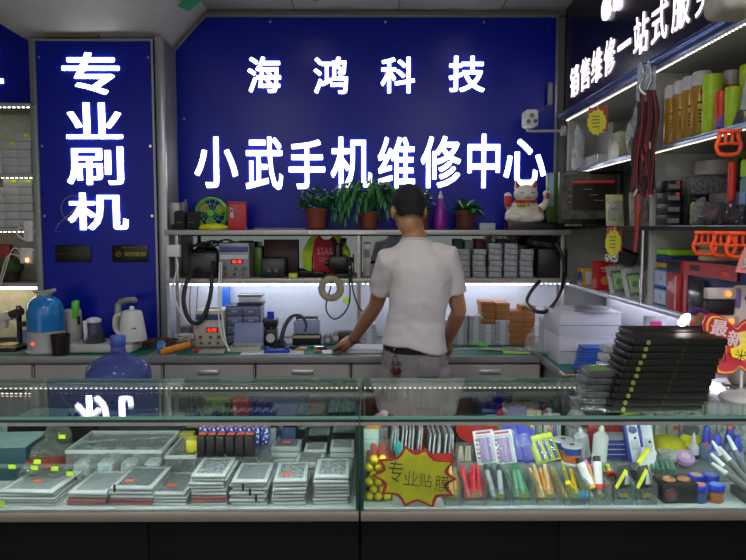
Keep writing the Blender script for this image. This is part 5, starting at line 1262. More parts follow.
tag(MB().box((0, 0, .07), (.05, .04, .14), bev=.003).build('pouch_box', mat('#8f9c9a', .4), None, (cx_(380, 2.06), 2.075, ZD)), 'grey box under the pink pouch', 'box')
# red bins of film sleeves
def redbin(lab, x0, x1, Y, n, hb, seed, glab):
    w_ = PW(x1 - x0, Y); d_ = .13
    r_ = root('red_bin', lab, 'bin', (cx_((x0 + x1) / 2, Y), Y, ZD))
    MB().box((0, .002, hb * .35), (w_, .004, hb * .7)).box((0, d_, hb / 2), (w_, .004, hb)).box((-w_ / 2, d_ / 2, hb * .4), (.004, d_, hb * .8)).box((w_ / 2, d_ / 2, hb * .4), (.004, d_, hb * .8)).box((0, d_ / 2, .002), (w_, d_, .004)).build('bin_body', mat('#a5241f', .4), r_)
    for k in range(n):
        x = -w_ / 2 + w_ * (k + .5) / n
        o = root('film_sleeve', 'slim clear film sleeve standing in ' + glab, 'film sleeve', (r_.location.x + x, Y + .062, ZD + .0045), 0, 'film sleeves standing in ' + glab, rot=(0, rad(R.uniform(2, 7)), 0))
        MB().box((0, 0, hb * .53), (.0035, .1, hb * 1.05), bev=.001).build('card', mat(['#9aa0a6', '#c3c6ca', '#70767c'][k % 3], .4), o)
        MB().box((0, 0, hb * .55), (.0048, .108, hb * 1.09)).build('sleeve', BAGM, o)
    return r_
redbin('red bin full of upright film sleeves behind the starburst card', 385, 420, 1.97, 9, .145, 1, 'the red bin behind the card')
redbin('second red bin with leaning film sleeves right of the first', 424, 453, 1.97, 7, .13, 2, 'the second red bin')
tag(MB().ball((0, 0, .03), (.012, .01, .03), 2).build('turquoise_bottle', mat('#2aa8a8', .3), None, (cx_(398, 1.955), 1.945, ZD + .08)), 'small turquoise bottle in front of the first red bin', 'bottle')
tag(MB().box((0, 0, .04), (.05, .03, .08), bev=.003).build('sleeve_box', mat('#6e3a2c', .5), None, (cx_(398, 1.955), 1.945, ZD)), 'small brown box under the turquoise bottle', 'box')
# round red tray at the back
tag(MB().box((0, .0, .038), (.13, .05, .076), bev=.003).build('tray_box', mat('#2c2e30', .5), None, (cx_(477, 2.16), 2.165, ZD)), 'dark box under the round red tray at the back', 'box')
tag(MB().lathe([(.001, 0), (.066, 0), (.07, .005), (.066, .008), (.001, .007)], n=40, M=Euler((rad(22), 0, 0)).to_matrix()).build('round_tray', mat('#c42a1c', .35), None, (cx_(477, 2.16), 2.15, ZD + .102)), 'round red tray leaning at the back of the right counter', 'tray')
# step riser
RZ = ZD + .052
tag(MB().box((0, .11, .025), (1.0, .2, .05), bev=.003).build('acrylic_riser', clear('#f0f5f4', .3, 0, .06, '#c4cecc'), None, (cx_(456, 2.0) + .5, 1.965, ZD)), 'long clear acrylic step carrying the rear row in the right counter', 'riser')
# front bins with pens
def fbin(lab, px0, px1, cont, glab, tagc=True, hb=.075, L=.118, n=6, rr=.0066, cat='pen', nm='pen', lean=.42):
    Y0 = 1.808; w_ = PW(px1 - px0, Y0 + .02) - .003; d_ = .13
    r_ = root('acrylic_bin', 'clear acrylic bin ' + lab, 'bin', (cx_((px0 + px1) / 2, Y0 + .01), Y0, ZD))
    MB().box((0, .002, hb * .3), (w_, .003, hb * .6)).box((0, d_, hb / 2), (w_, .003, hb * 1)).box((-w_ / 2, d_ / 2, hb * .4), (.003, d_, hb * .8)).box((w_ / 2, d_ / 2, hb * .4), (.003, d_, hb * .8)).box((0, d_ / 2, .0015), (w_, d_, .003)).build('bin_body', clear('#f2f8f8', .07, 0, .04), r_)
    if tagc: MB().box((0, -.0005, hb * .36), (.022, .001, .011)).build('price_tag', mat('#8c9a4a', .5), r_)
    for k in range(n):
        x = -w_ / 2 + w_ * (k + .5) / n; c = cont[k % len(cont)]
        o = root(nm, glab % c[1], cat, (r_.location.x + x * .86, Y0 + .03 + R.uniform(-.004, .004), ZD + .007), 0, (glab % c[1]) + ' group', rot=(-rad(90) + lean + R.uniform(.15, .3), rad(R.uniform(-5, 5)), R.uniform(-.05, .05)))
        o.rotation_euler = (-(math.pi / 2 - lean - .12 * (k % 2)), 0, R.uniform(-.1, .1))
        MB().cyl((0, 0, 0), (0, 0, L * .8), rr, rr, 12).build('barrel', mat(c[0], .35, coat=.2), o)
        MB().cyl((0, 0, L * .8), (0, 0, L), rr * 1.08, rr * .7, 12).build('cap', mat(c[2], .35), o)
    return r_
fbin('of red screwdrivers, right of the starburst card', 463, 487, [('#b01c28', 'dark red', '#d86a72'), ('#c83a44', 'bright red', '#c83a44')], '%s screwdriver in the front bin right of the starburst card', n=6)
fbin('of tan sticks half hidden by the starburst card', 444, 461, [('#d8a460', 'amber', '#c8a878')], '%s stick in the bin half hidden by the starburst card', n=3)
fbin('of black and clear screwdrivers', 488, 511, [('#3c4046', 'dark grey', '#26282c'), ('#a7adb0', 'clear grey', '#3c4046')], '%s screwdriver in the second front bin', n=5, rr=.0075)
fbin('of green pens', 512, 535, [('#3c7a54', 'green', '#5a9a70'), ('#6a9a80', 'pale green', '#3c7a54')], '%s pen in the third front bin', n=5)
fbin('of orange and tan sticks', 537, 561, [('#d08a3a', 'orange', '#e0b070'), ('#c8a878', 'tan', '#c8a878')], '%s stick in the fourth front bin', n=5)
fbin('holding the turquoise and yellow toy tool', 563, 586, [('#e0b81e', 'yellow', '#e0b81e'), ('#8c8c50', 'olive', '#b8b030')], '%s stick in the fifth front bin', n=3)
fbin('holding glue tubes with black caps', 588, 611, [('#b8ac98', 'pale', '#d8a0a8')], '%s swab in the sixth front bin', n=2)
fbin('of yellow-tagged packs', 613, 634, [('#3a3c30', 'dark', '#c8c81e')], '%s rod in the seventh front bin', n=3)
fbin('of black packs with a yellow tag', 635, 657, [('#2a2c30', 'black', '#50545a')], '%s rod in the eighth front bin', n=3)
for i, (px, Y, a, lab) in enumerate([(618, 1.85, .3, 'black tool pack with slanting yellow tag in the seventh front bin'), (629, 1.86, -.1, 'black tool pack with clear window in the seventh front bin'), (640, 1.85, .25, 'black tool pack with yellow tag in the eighth front bin'), (651, 1.86, -.15, 'black tool pack with white piece in the eighth front bin')]):
    r_ = root('tool_pack', lab, 'pack', (cx_(px, Y), Y, ZD + .006), 0, rot=(-.35, a, 0))
    MB().box((0, 0, .042), (.026, .006, .082), bev=.002).build('backing_card', mat('#26282a', .35, var=.3, scale=60), r_)
    if i in (0, 2): MB().box((.0, -.004, .05), (.01, .002, .06), (0, .35, 0)).build('yellow_tag', mat('#dfe62a', .5), r_)
    else: MB().box((.0, -.006, .05), (.016, .008, .04), bev=.003).build('white_piece', mat('#c9cdd2', .35), r_)
# turquoise/yellow toy tool
r_ = root('toy_tool', 'yellow and turquoise plastic suction tool in the fifth front bin', 'tool', (cx_(577, 1.835), 1.836, ZD + .012), 0, rot=(.2, 0, .3))
MB().tube([(-.035, 0, .05), (-.02, 0, .03), (-.012, 0, .004)], [.008, .009, .01], 10).build('yellow_handle', mat('#e8c81a', .35), r_)
MB().tube([(-.022, -.01, .01), (.0, -.012, .012), (.02, -.012, .01)], [.012, .009, .014], 12).build('turquoise_head', mat('#2a9cc4', .35), r_)
# glue tubes
for i, (px, py, c, cc, a, lab) in enumerate([(590, 473, '#dcdce0', '#d8b84a', -.35, 'white glue tube with gold and black cap in the sixth front bin'), (600, 474, '#e6e6ea', '#e0402c', .05, 'white glue tube with red base and black cap in the sixth front bin'), (596, 478, '#d89a5a', '#1a1a1c', -.3, 'pink and gold tube between the white glue tubes')]):
    Yt = 1.86
    r_ = root('glue_tube', lab, 'tube', (cx_(px, Yt), Yt + .008 * i, PZ(py + 12, Yt)), 0, rot=(-.45, a, 0))
    MB().cyl((0, 0, .0), (0, 0, .062), .012, n=18).build('tube_body', mat(c, .35), r_); MB().cyl((0, 0, -.012), (0, 0, .0), .0135, n=18).build('coloured_end', mat(cc, .35), r_); MB().cyl((0, 0, .062), (0, 0, .078), .0105, n=16).build('cap', mat('#1b1b1d', .35) if i != 2 else mat('#d86aa8', .4), r_)
r_ = root('suction_cup', 'small red round suction cup behind the white glue tubes', 'suction cup', (cx_(611, 1.9), 1.9, ZD + .05), 0, rot=(.5, 0, 0)); MB().cyl((0, -.004, 0), (0, .004, 0), .0145, n=24).build('disc', mat('#d8381e', .4), r_); MB().cyl((0, .004, 0), (0, .02, 0), .006).build('stem', mat('#c8c8c8'), r_)
# rear row on the riser
def onr(px, Y): return PX(px, Y, RZ)
def blister(lab, px, Y, w_, h_, card, cont, tilt=.35, roll=0., grp=None, stripes=None, nm='blister_pack'):
    r_ = root(nm, lab, 'blister pack', (onr(px, Y), Y, RZ + .002), 0, grp, rot=(-tilt, roll, 0))
    MB().box((0, 0, h_ / 2), (w_, .0025, h_), bev=.001).build('backing_card', mat(card, .4) if isinstance(card, str) else card, r_)
    MB().box((0, -.005, h_ * .44), (w_ * .8, .009, h_ * .8), bev=.004).build('clear_blister', clear('#f4f8fa', .12, .2, .05), r_)
    k = 0
    for c in cont:
        MB().box((-w_ * .3 + w_ * .6 * (k + .5) / len(cont), -.004, h_ * .42), (w_ * .5 / len(cont), .006, h_ * .7), bev=.002).build('packed_tool', mat(c, .35), r_); k += 1
    if stripes:
        m = MB()
        for q in range(5): m.box((-w_ * .34, -.0018, h_ * (.2 + .13 * q)), (w_ * .22, .0012, h_ * .05))
        m.box((0, -.0018, h_ * .92), (w_ * .7, .0012, h_ * .06)); m.build('printed_marks', mat(stripes, .4), r_)
    return r_
tag(MB().box((0, .02, .028), (.055, .04, .056), bev=.003).build('stick_box', ACRYL, None, (onr(464, 2.0), 1.985, RZ)), 'clear box of wooden sticks left of the purple blister packs', 'box')
for k in range(6): tag(MB().cyl((0, 0, 0), (R.uniform(-.008, .008), .004, .045), .003, n=8).build('wooden_stick', mat('#cdbd94', .6), None, (onr(458.5 + 2.4 * k, 2.0), 2.003, RZ + .004)), 'pale wooden stick in the clear box left of the purple blister packs', 'stick', 'pale wooden sticks')
blister('white and purple blister pack with red and blue marks, left one of the pair', 488, 1.985, .062, .1, '#d4d4dc', ['#9a6cb4', '#b48cc8', '#9a6cb4'], .42, -.12, None, '#b03a5a')
blister('white and purple blister pack with red and blue marks, right one of the pair', 507, 1.985, .062, .1, '#d4d4dc', ['#9a6cb4', '#b48cc8', '#9a6cb4'], .42, -.12, None, '#b03a5a')
for k in range(4): blister(['first', 'second', 'third', 'fourth'][k] + ' deep blue blister pack from the left, beside the purple ones', 519 + 6 * k, 2.0 + .012 * (k % 2), .04, .12 - .008 * k, '#2434c0', ['#1a28b8'], .4, -.2 - .02 * k)
blister('deep blue round-topped pack behind the blue blister packs', 518, 2.1, .06, .14, '#20287e', ['#1a1f6a'], .15)
for k in range(3): blister(['yellow and blue blister pack beside the deep blue ones', 'yellow and blue blister pack in the middle of its trio', 'yellow and blue blister pack beside the wire spools'][k], 543 + 6.5 * k, 1.99 + .012 * k, .036, .085, '#c8d82a', ['#e6f01a', '#2048a8'], .5, -.3)
blister('lime-tagged clear pack behind the yellow and blue packs', 535, 2.13, .05, .12, '#b0b890', ['#c8dc2a', '#60686a'], .2); blister('orange and blue pack behind the wire spools', 553, 2.13, .055, .11, '#b8c0c4', ['#c86a2a', '#2a4a9c'], .2)
for i, (px, Y, lab) in enumerate([(563, 2.05, 'rear wire spool with white flange and orange-blue label'), (572, 1.995, 'front wire spool with white flange and orange-blue label')]):
    r_ = root('wire_spool', lab, 'spool', (onr(px, Y), Y, RZ))
    MB().cyl((0, 0, 0), (0, 0, .006), .03, n=28).cyl((0, 0, .052), (0, 0, .058), .0315, n=28).build('flange', mat('#d8dce0', .35), r_); MB().cyl((0, 0, .006), (0, 0, .03), .0255, n=28).build('orange_band', mat('#c4642c', .4), r_); MB().cyl((0, 0, .03), (0, 0, .052), .0255, n=28).build('blue_band', mat('#1e4aa4', .4), r_); MB().cyl((0, 0, .058), (0, 0, .0585), .008).build('hole', DGREY, r_)
for i, (px, Y, h_, a, lab) in enumerate([(584, 2.05, .095, -.15, 'clear glue bottle with thin nozzle leaning left, behind the other'), (599, 1.985, .12, .06, 'large clear glue bottle with white cap standing in front')]):
    r_ = root('glue_bottle', lab, 'bottle', (onr(px, Y), Y, RZ), 0, rot=(0, a, 0))
    MB().lathe([(.019, 0), (.0225, .004), (.0225, h_ * .72), (.012, h_ * .82), (.009, h_ * .84)], n=22).build('bottle_body', clear('#f4f8fa', .7, .1, .08, '#e6ecf0'), r_); MB().lathe([(.009, h_ * .83), (.008, h_ * .92), (.003, h_)]).build('nozzle', mat('#d4dade', .3), r_)
for k in range(4): carton('flat_carton', ['lowest', 'second', 'third', 'topmost'][k] + ' white and blue flat carton in the pile right of the glue bottles', 'carton', (onr(617, 2.03) + .002 * k, 2.03, RZ + .0155 * k), (.075, .08, .015), '#c8ccd8', 0, '#2a3a9c')
tag(MB().box((0, .03, .04), (.12, .05, .08), bev=.008).build('red_packet', mat('#a82a22', .4), None, (onr(597, 2.12) + .03, 2.115, RZ - .0)), 'red packet lying behind the glue bottles', 'packet')
tag(MB().ball((0, 0, .03), .03, 3).build('clear_ball', BAGM, None, (onr(576, 2.15), 2.15, RZ + .065)), 'round frosted ball at the back of the right counter', 'ball')
tag(MB().box((0, 0, .032), (.06, .05, .064), bev=.003).build('ball_box', mat('#9aa4a6', .4), None, (onr(576, 2.15), 2.15, RZ)), 'grey box under the frosted ball', 'box')
for i, (px, a) in enumerate(((637, -.1), (652, -.08))):
    r_ = root('blue_gadget_pack', ['left white and blue boxed gadget with round lens', 'right white and blue boxed gadget with round lens'][i], 'gadget pack', (onr(px, 1.99), 1.985 + .012 * i, RZ + .001), 0, rot=(-.3, a, 0))
    MB().box((0, .01, .065), (.042, .02, .13), bev=.003).build('box_body', mat('#2c3fae', .4), r_); MB().box((.003, -.001, .065), (.033, .004, .118), bev=.004).build('white_front', mat('#d2d8e6', .35), r_)
    MB().cyl((.003, -.003, .1 if i == 0 else .022), (.003, -.007, .1 if i == 0 else .022), .0115, n=24).build('lens', mat('#1e3c8e', .15), r_); MB().cyl((.006, -.003, .075 if i == 0 else .06), (.006, -.006, .075 if i == 0 else .06), .004).build('button', BLACK, r_)
    MB().box((.003, -.0035, .055), (.022, .002, .03), bev=.003).build('oval_panel', mat('#b4bccc', .3), r_)
r_ = root('white_gadget', 'white plastic gadget with yellow tag and orange knobs in front of the boxed gadgets', 'gadget', (cx_(641, 1.96), 1.94, ZD + .013), 0, rot=(-.25, .25, 0))
MB().box((0, .0, .05), (.05, .02, .1), bev=.008).box((.014, -.008, .035), (.024, .016, .06), (0, -.3, 0), bev=.005).build('body', mat('#c8ccd0', .35), r_); MB().box((-.018, -.013, .075), (.012, .003, .055), (0, .45, 0)).build('yellow_tag', mat('#e4ea1a', .5), r_)
for q in (0, 1): MB().ball((.024, -.018, .035 - .016 * q), .006, 2).build('orange_knob', mat('#e8622a', .4), r_)
# yellow cushion and jar
tag(MB().lathe([(.001, 0), (.05, .003), (.06, .02), (.045, .04), (.02, .05), (.001, .052)], n=26).build('yellow_sponge', mat('#d6d422', .5), None, (onr(668, 2.1), 2.1, RZ), 0), 'pale yellow dome-shaped sponge beside the yellow jar', 'sponge')
r_ = bottle('flux_jar', 'bright yellow jar with ridged grey lid', 'jar', (onr(691, 2.11), 2.11, RZ), [(.026, 0), (.034, .006), (.034, .04), (.024, .052), (.02, .055)], mat('#e2e01e', .3), [(.02, .054), (.0235, .056), (.0235, .076), (.02, .08)], mat('#5e6468', .35))
r_ = bottle('flux_bottle', 'white squeeze bottle with dark band before the yellow jar', 'bottle', (onr(694, 2.02), 2.02, RZ), [(.014, 0), (.016, .004), (.016, .04), (.006, .052)], mat('#c6ccd4', .35), [(.006, .05), (.0045, .075), (.002, .085)], mat('#c6ccd4', .35), (.006, .02, .0162, mat('#1c1e3c', .4)))
r_ = root('tape_reel', 'pink-purple tape reel before the white squeeze bottle', 'tape reel', (onr(684, 1.99), 1.985, RZ + .012), 0, rot=(.5, 0, 0)); MB().lathe([(.026, 0), (.028, .004), (.028, .014), (.026, .018)], n=28).build('reel', mat('#b79acb', .35), r_); MB().cyl((0, 0, .0185), (0, 0, .02), .013).build('label', mat('#e0b8cc', .4), r_)
lump('clear bag with pale pink contents under the tape reel', 'parts_bag', (onr(683, 1.93), 1.925, ZD), (.03, .022, .02), BAGM, 7.7); lump('clear bag beside the green tubes', 'parts_bag', (onr(668, 2.01), 2.0, RZ), (.028, .025, .02), BAGM, 2.7)
for k in range(5): tag(MB().cyl((0, 0, 0), (.012, .05, .012), .0062, .0062, 14).ball((.012, .05, .012), .0062, 2).build('green_tube', mat('#4f7a66', .3, coat=.3), None, (cx_(653 + 5.2 * k, 1.915), 1.912, ZD + .058)), 'grey-green tube in the slanting row above the black box', 'tube', 'grey-green tubes in a slanting row')
tag(MB().box((0, .03, .024), (.1, .055, .048), bev=.004).build('tube_stand', ACRYL, None, (cx_(664, 1.915), 1.91, ZD)), 'clear block under the grey-green tubes', 'block')
r_ = root('copper_wick_box', 'black box with clear front showing two copper coils', 'box', (cx_(679.5, 1.83), 1.815, ZD)); MB().box((0, .04, .028), (.1, .075, .056), bev=.005).build('box_body', mat('#171416', .35), r_)
for q in (-.022, .02): MB().torus((q, .03, .059), .012, .006, 20, 8).build('copper_coil', mat('#d09a6a', .3, .6), r_)
MB().cyl((-.028, .002, .026), (-.028, -.003, .026), .017, n=24).build('round_label', mat('#5a4a4a', .4), r_); MB().cyl((-.028, -.003, .026), (-.028, -.0038, .026), .007, n=18).build('red_dot', mat('#a83a3a', .4), r_)
for i, (px, Y) in enumerate([(697, 1.91), (712, 1.91), (700, 1.835), (717, 1.835)]):
    z = ZD
    r_ = bottle('solder_paste_jar', ['blue-lidded paste jar, rear left of four', 'blue-lidded paste jar, rear right of four', 'blue-lidded paste jar with blue body, front left of four', 'blue-lidded paste jar with orange body, front right of four'][i], 'jar', (cx_(px, Y), Y, z), [(.019, 0), (.0205, .003), (.0205, .03), (.019, .032)], mat(['#4a6ab8', '#4a6ab8', '#2a4a80', '#a86a3a'][i], .3), [(.0215, .031), (.0225, .033), (.0225, .046), (.021, .048)], mat('#1c3cc8', .3))
    MB().cyl((0, 0, .0478), (0, 0, .0486), .0165, n=24).build('lid_label', mat(['#c8a07a', '#8a9ad8', '#d88a5a', '#6a8ac8'][i], .4), r_)
for i, (px, Y, z, h_) in enumerate([(707, 2.05, RZ, .1), (717, 1.985, RZ, .092), (730, 2.05, RZ, .102), (737, 1.985, RZ, .09)]):
    r_ = bottle('cone_bottle', ['blue cone-topped bottle with orange sticker, leftmost of four', 'blue cone-topped bottle second from left', 'tallest blue cone-topped bottle with orange sticker', 'blue cone-topped bottle nearest the picture edge'][i], 'bottle', (onr(px, Y), Y, z), [(.02, 0), (.0215, .003), (.0215, h_ * .35), (.016, h_ * .45)], clear('#d8e0f4', .5, 0, .06, '#a8b8e0'), [(.0165, h_ * .42), (.012, h_ * .7), (.008, h_ * .95), (.005, h_)], mat('#2038c0', .3))
    if i in (0, 2): MB().box((-.008, -.014, h_ * (.45 if i == 0 else .95)), (.014, .003, .01)).build('price_sticker', TAGO, r_)
g = root('solder_brush', 'x', 'brush', (0, 0, -5)); MB().cyl((0, 0, 0), (0, 0, .075), .011, .0085, 14).build('grey_handle', mat('#5e6464', .4), g); MB().cyl((0, 0, .075), (0, 0, .115), .008, .0045, 14).ball((0, 0, .115), .0048, 2).build('white_cap', mat('#c6cccc', .35), g)
for k, (px, py, a, b_) in enumerate([(748, 505, -.95, .0), (744, 500, -.75, .2), (750, 494, -.6, .3), (742, 493, -.5, -.1), (755, 488, -.35, .1)]):
    dup(g, (cx_(px, 1.85), 1.83 + .014 * k, ZD + .03 + .006 * k), None, 'grey pen with white cap fanned out at the right end of counter', 'fanned grey pens with white caps', (-.35, a, 0))
kill(g)
tag(MB().box((0, .04, .0125), (.1, .09, .025), bev=.004).build('pen_block', mat('#454a4a', .5), None, (cx_(750, 1.85) + .02, 1.812, ZD)), 'grey block under the fanned pens', 'block')
for i, (px, Y, s) in enumerate([(725, 2.12, (.035, .03, .03)), (742, 2.1, (.035, .03, .04)), (738, 2.16, (.04, .03, .05))]): lump(['clear crumpled bag behind the cone bottles', 'clear crumpled bag at the right edge behind the cone bottles', 'tall clear crumpled bag at the rear right'][i], 'parts_bag', (onr(px, Y), Y, RZ), s, BAGM, i * 5.3 + 1)
for k in range(9): carton('white_carton', 'slim white carton in the upright row at the back of the right counter', 'carton', (onr(648 + 12.5 * k, 2.175), 2.172, RZ), (.036, .035, .135), '#c6ccc6', group='upright slim white cartons')
tag(MB().box((0, 0, 0), (.016, .002, .01)).build('price_tag', TAGO, None, (onr(677, 2.168), 2.1695, PZ(428.5, 2.17))), 'orange tag on the upright white cartons', 'price tag')
tag(MB().box((0, 0, .06), (.05, .03, .12), bev=.003).build('lime_packet', mat('#a8b020', .4), None, (onr(630, 2.155), 2.16, RZ)), 'yellow-green packet behind the boxed gadgets', 'packet')
# coloured balls and bits at the rear seen through the top glass
tag(MB().box((0, .0, .045), (.24, .05, .09), bev=.003).build('storage_tray', mat('#9aa89c', .5), None, (onr(527, 2.17) - .01, 2.19, RZ)), 'grey-green tray of small coloured parts at the rear of right counter', 'tray')
for k in range(12):
    c, nm_ = [('#c8283a', 'red'), ('#e8622a', 'orange'), ('#3aa0b8', 'turquoise'), ('#1a1a1c', 'black'), ('#d86a9c', 'pink'), ('#c8c4b4', 'cream')][k % 6]
    tag(MB().ball((0, 0, .012), .0125, 2).build('coloured_bead', mat(c, .35), None, (onr(500 + 4.6 * k, 2.17), 2.178 + .022 * (k % 2), RZ + .0905)), 'small %s bead on the tray at the rear of the right counter' % nm_, 'bead', '%s beads on the rear tray' % nm_)
# stick lying on the top glass
tag(MB().cyl((0, 0, 0), (.055, -.135, .0), .0032, n=10).build('white_stick', mat('#c8cccc', .4), None, (PX(571, 1.96, ZCT), 1.955, ZCT + .0035)), 'thin white stick lying on the counter glass left of the black boxes', 'stick')
# =====================================================================  RIGHT SHELVING
rsv = root('wall_shelving', 'white shelving with glass-edged lit shelves along the right wall', 'shelving', (0, 0, 0))
XB = 1.535; SW = mat('#b7b6b0', .45, var=.04); ZS = [2.185, 1.852, 1.53, 1.196]
Y0_, Y1_ = 1.5, 4.16; yc, yl = (Y0_ + Y1_) / 2, Y1_ - Y0_
MB().box((XB + .008, yc, 1.69), (.014, yl, 1.01)).build('back_panel', mat('#a9aaa6', .5, var=.03), rsv)
MB().box(((XR + XB) / 2 + .01, Y1_ - .01, 1.69), (XB - XR - .02, .018, .97)).build('end_panel', SW, rsv)
for z, mm in zip(ZS, (SW, mat('#8e98a0', .2, .2, .05), mat('#4a504e', .25, .2, .05), mat('#c4c6cc', .35, var=.03))):
    b_ = MB().box(((XR + XB) / 2, yc, z), (XB - XR, yl, .018)).build('shelf_board', mm, rsv)
    MB().box((XR - .002, yc, z), (.006, yl, .02), bev=.001).build('front_edge', mat('#8fa0bc', .15, .5, .05) if z > 1.6 else (mat('#1b211f', .2) if z > 1.4 else mat('#c9ccd4', .25, .3)), b_)
for z, s, px_ in ((ZS[0], 2.6, '#fff6e6'), (ZS[1], 2.2, '#fff2d8')):
    m = MB()
    for k in range(int(yl / .0225)): m.box((XR + .012, Y0_ + .01 + .0225 * k, z - .0115), (.005, .008, .003))
    m.build('led_strip', glow(px_, s), rsv)
for z0, z1 in ((ZS[0], ZS[1]), (ZS[1], ZS[2]), (ZS[2], ZS[3])):
    MB().box(((XR + XB) / 2 + .008, 2.9, (z0 + z1) / 2), (XB - XR - .018, .02, z0 - z1 - .019)).build('partition', SW, rsv)
MB().cyl((XR + .002, 2.93, ZS[3]), (XR + .002, 2.93, ZS[2] - .01), .009).build('chrome_post', CHROME, rsv)
MB().box((1.47, yc, 1.02), (.012, yl, .33)).build('lower_panel', mat('#c9c9d2', .5, var=.03), rsv)
MB().box((1.5, yc, .99), (.05, yl - .1, .28)).build('support_rail', SW, rsv)
MB().cyl((1.42, 2.55, ZS[3] - .022), (1.42, 4.1, ZS[3] - .022), .011).build('tube_lamp', glow('#f4f2ff', 13), rsv)
SF = [z + .0095 for z in ZS]
def ix(px, Y): return (px - 369) / F * (Y + .0)

# --- far bay, lit shelf: clear sleeves and bags
tag(MB().box((0, 0, .12), (.09, .3, .24), bev=.004).build('sleeve_stack', mat('#8f9088', .3, var=.25, scale=30), None, (1.36, 3.86, SF[1])), 'stack of grey clear sleeves at the far end of the upper right shelf', 'sleeves')
tag(MB().box((0, 0, .07), (.11, .16, .14), bev=.006).build('case_stack', mat('#a3a48a', .3, var=.3, scale=30), None, (1.27, 3.42, SF[1])), 'yellowish clear case stack below the red and yellow tag', 'cases')
tag(MB().box((0, 0, .03), (.1, .2, .06), bev=.006).build('sleeve_pile', BAGM, None, (1.25, 3.7, SF[1])), 'low pile of clear sleeves at the far end of the upper right shelf', 'sleeves')
def rbag(lab, x, y, z, s, seed, m_=BAGM):
    o = MB().ball((0, 0, s[2]), s, 3)
    for v in o.bm.verts:
        q = v.co * (1.6 / max(s)); v.co.x += s[0] * .8 * noise.noise(q + V((seed, 0, 0))); v.co.y += s[1] * .7 * noise.noise(q * 1.1 + V((0, seed, 2)))
        v.co.z = max(0, v.co.z + s[2] * .7 * noise.noise(q * 1.3 + V((1, 0, seed))))
    return tag(o.build('clear_bag', m_, None, (x, y, z), smooth=False), lab, 'bag')
rbag('tall crumpled clear bag on the upper right shelf beside the lanyards', 1.3, 3.08, SF[1], (.075, .09, .135), 1.7)
rbag('tall crumpled clear bag in the middle of the upper right shelf\'s far bay', 1.28, 3.26, SF[1], (.07, .06, .13), 4.1)
rbag('clear bag with whitish film hanging at the far front corner of the right shelving', 1.23, 4.02, SF[1], (.045, .06, .12), 8.8)
# tags
def burst_tag(lab, px, py, X, w_, h_, back='#b03a3a', extra=None, face='#d8d41e'):
    Y = X * F / (px - 369); z = PZ(py, Y)
    r_ = root('burst_price_tag', lab, 'price tag', (X, Y, z), -.35)
    Mx = XZ(0, 0, 0)
    MB().prism([(-w_ * .4, -h_ * .15), (w_ * .55, -h_ * .35), (w_ * .5, h_ * .62), (-w_ * .42, h_ * .55)], .002, XZ(0, .004, 0)).build('red_backing', mat(back, .5), r_, smooth=False)
    MB().prism(burst(w_, h_, 13, .86, int(px)), .002, Mx).build('yellow_star', mat(face, .5), r_, smooth=False)
    m = MB()
    for k in range(4): m.box((-w_ * .05, -.0028, h_ * (.22 - .13 * k)), (w_ * (.4 - .06 * (k % 2)), .001, h_ * .045))
    m.build('handwriting', mat('#7a7a10', .5), r_)
    MB().cyl((0, .002, h_ * .4), (0.02, .006, h_ * .4 + .1), .0015, n=6).build('hanging_string', mat('#c0c0c0'), r_)
    if extra: MB().box((-.005, .001, -h_ * .55), (w_ * .8, .003, h_ * .28)).build('black_white_strip', dots('#c8c8c8', '#1a1a1c', 120), r_)
    return r_
burst_tag('yellow star price tag on red card hanging under the top right shelf', 594, 122, 1.165, .1, .135)
burst_tag('yellow star price tag with red fringe and printed strip above the red carton', 613.5, 243, 1.16, .075, .13, extra=1)
# --- far bay, monitor shelf
Ym = 3.72; xm0, xm1 = PX(559.5, Ym, 1.7), PX(622, Ym, 1.7); zm1 = 1.836
r_ = root('monitor', 'dark flat monitor showing a dim menu with red bar on the right shelving', 'monitor', ((xm0 + xm1) / 2 + .0, Ym, SF[2]), -.1)
w_ = xm1 - xm0
MB().box((0, 0, .155), (w_, .03, .285), bev=.006).build('bezel', mat('#121213', .3), r_)
MB().box((.0, -.0152, .16), (w_ * .9, .002, .24)).build('screen', dots('#5a584e', '#45463e', 18, .15), r_)
MB().box((.02, -.0168, .165), (w_ * .68, .0015, .16)).build('menu_window', mat('#2e2724', .2, var=.05), r_)
MB().box((.01, -.0178, .24), (w_ * .66, .0015, .014)).build('red_bar', glow('#7a1a1a', .5), r_)
m = MB()
for k in range(3): m.cyl((-w_ * .33, -.0178, .2 - .035 * k), (-w_ * .33, -.0188, .2 - .035 * k), .006, n=12); m.box((-w_ * .05 + .03 * k, -.0178, .2 - .03 * k), (.05, .001, .004))
m.build('menu_icons', mat('#7d756e', .4), r_)
MB().box((.06, .05, .008), (.16, .1, .016), bev=.004).box((.06, .03, .06), (.04, .02, .1)).build('stand', BLACK, r_)
tag(MB().box((0, 0, .06), (.09, .09, .12), bev=.012).build('black_speaker', mat('#17171a', .4), None, (1.44, 3.45, SF[2])), 'small black speaker box behind the right edge of the monitor', 'speaker')
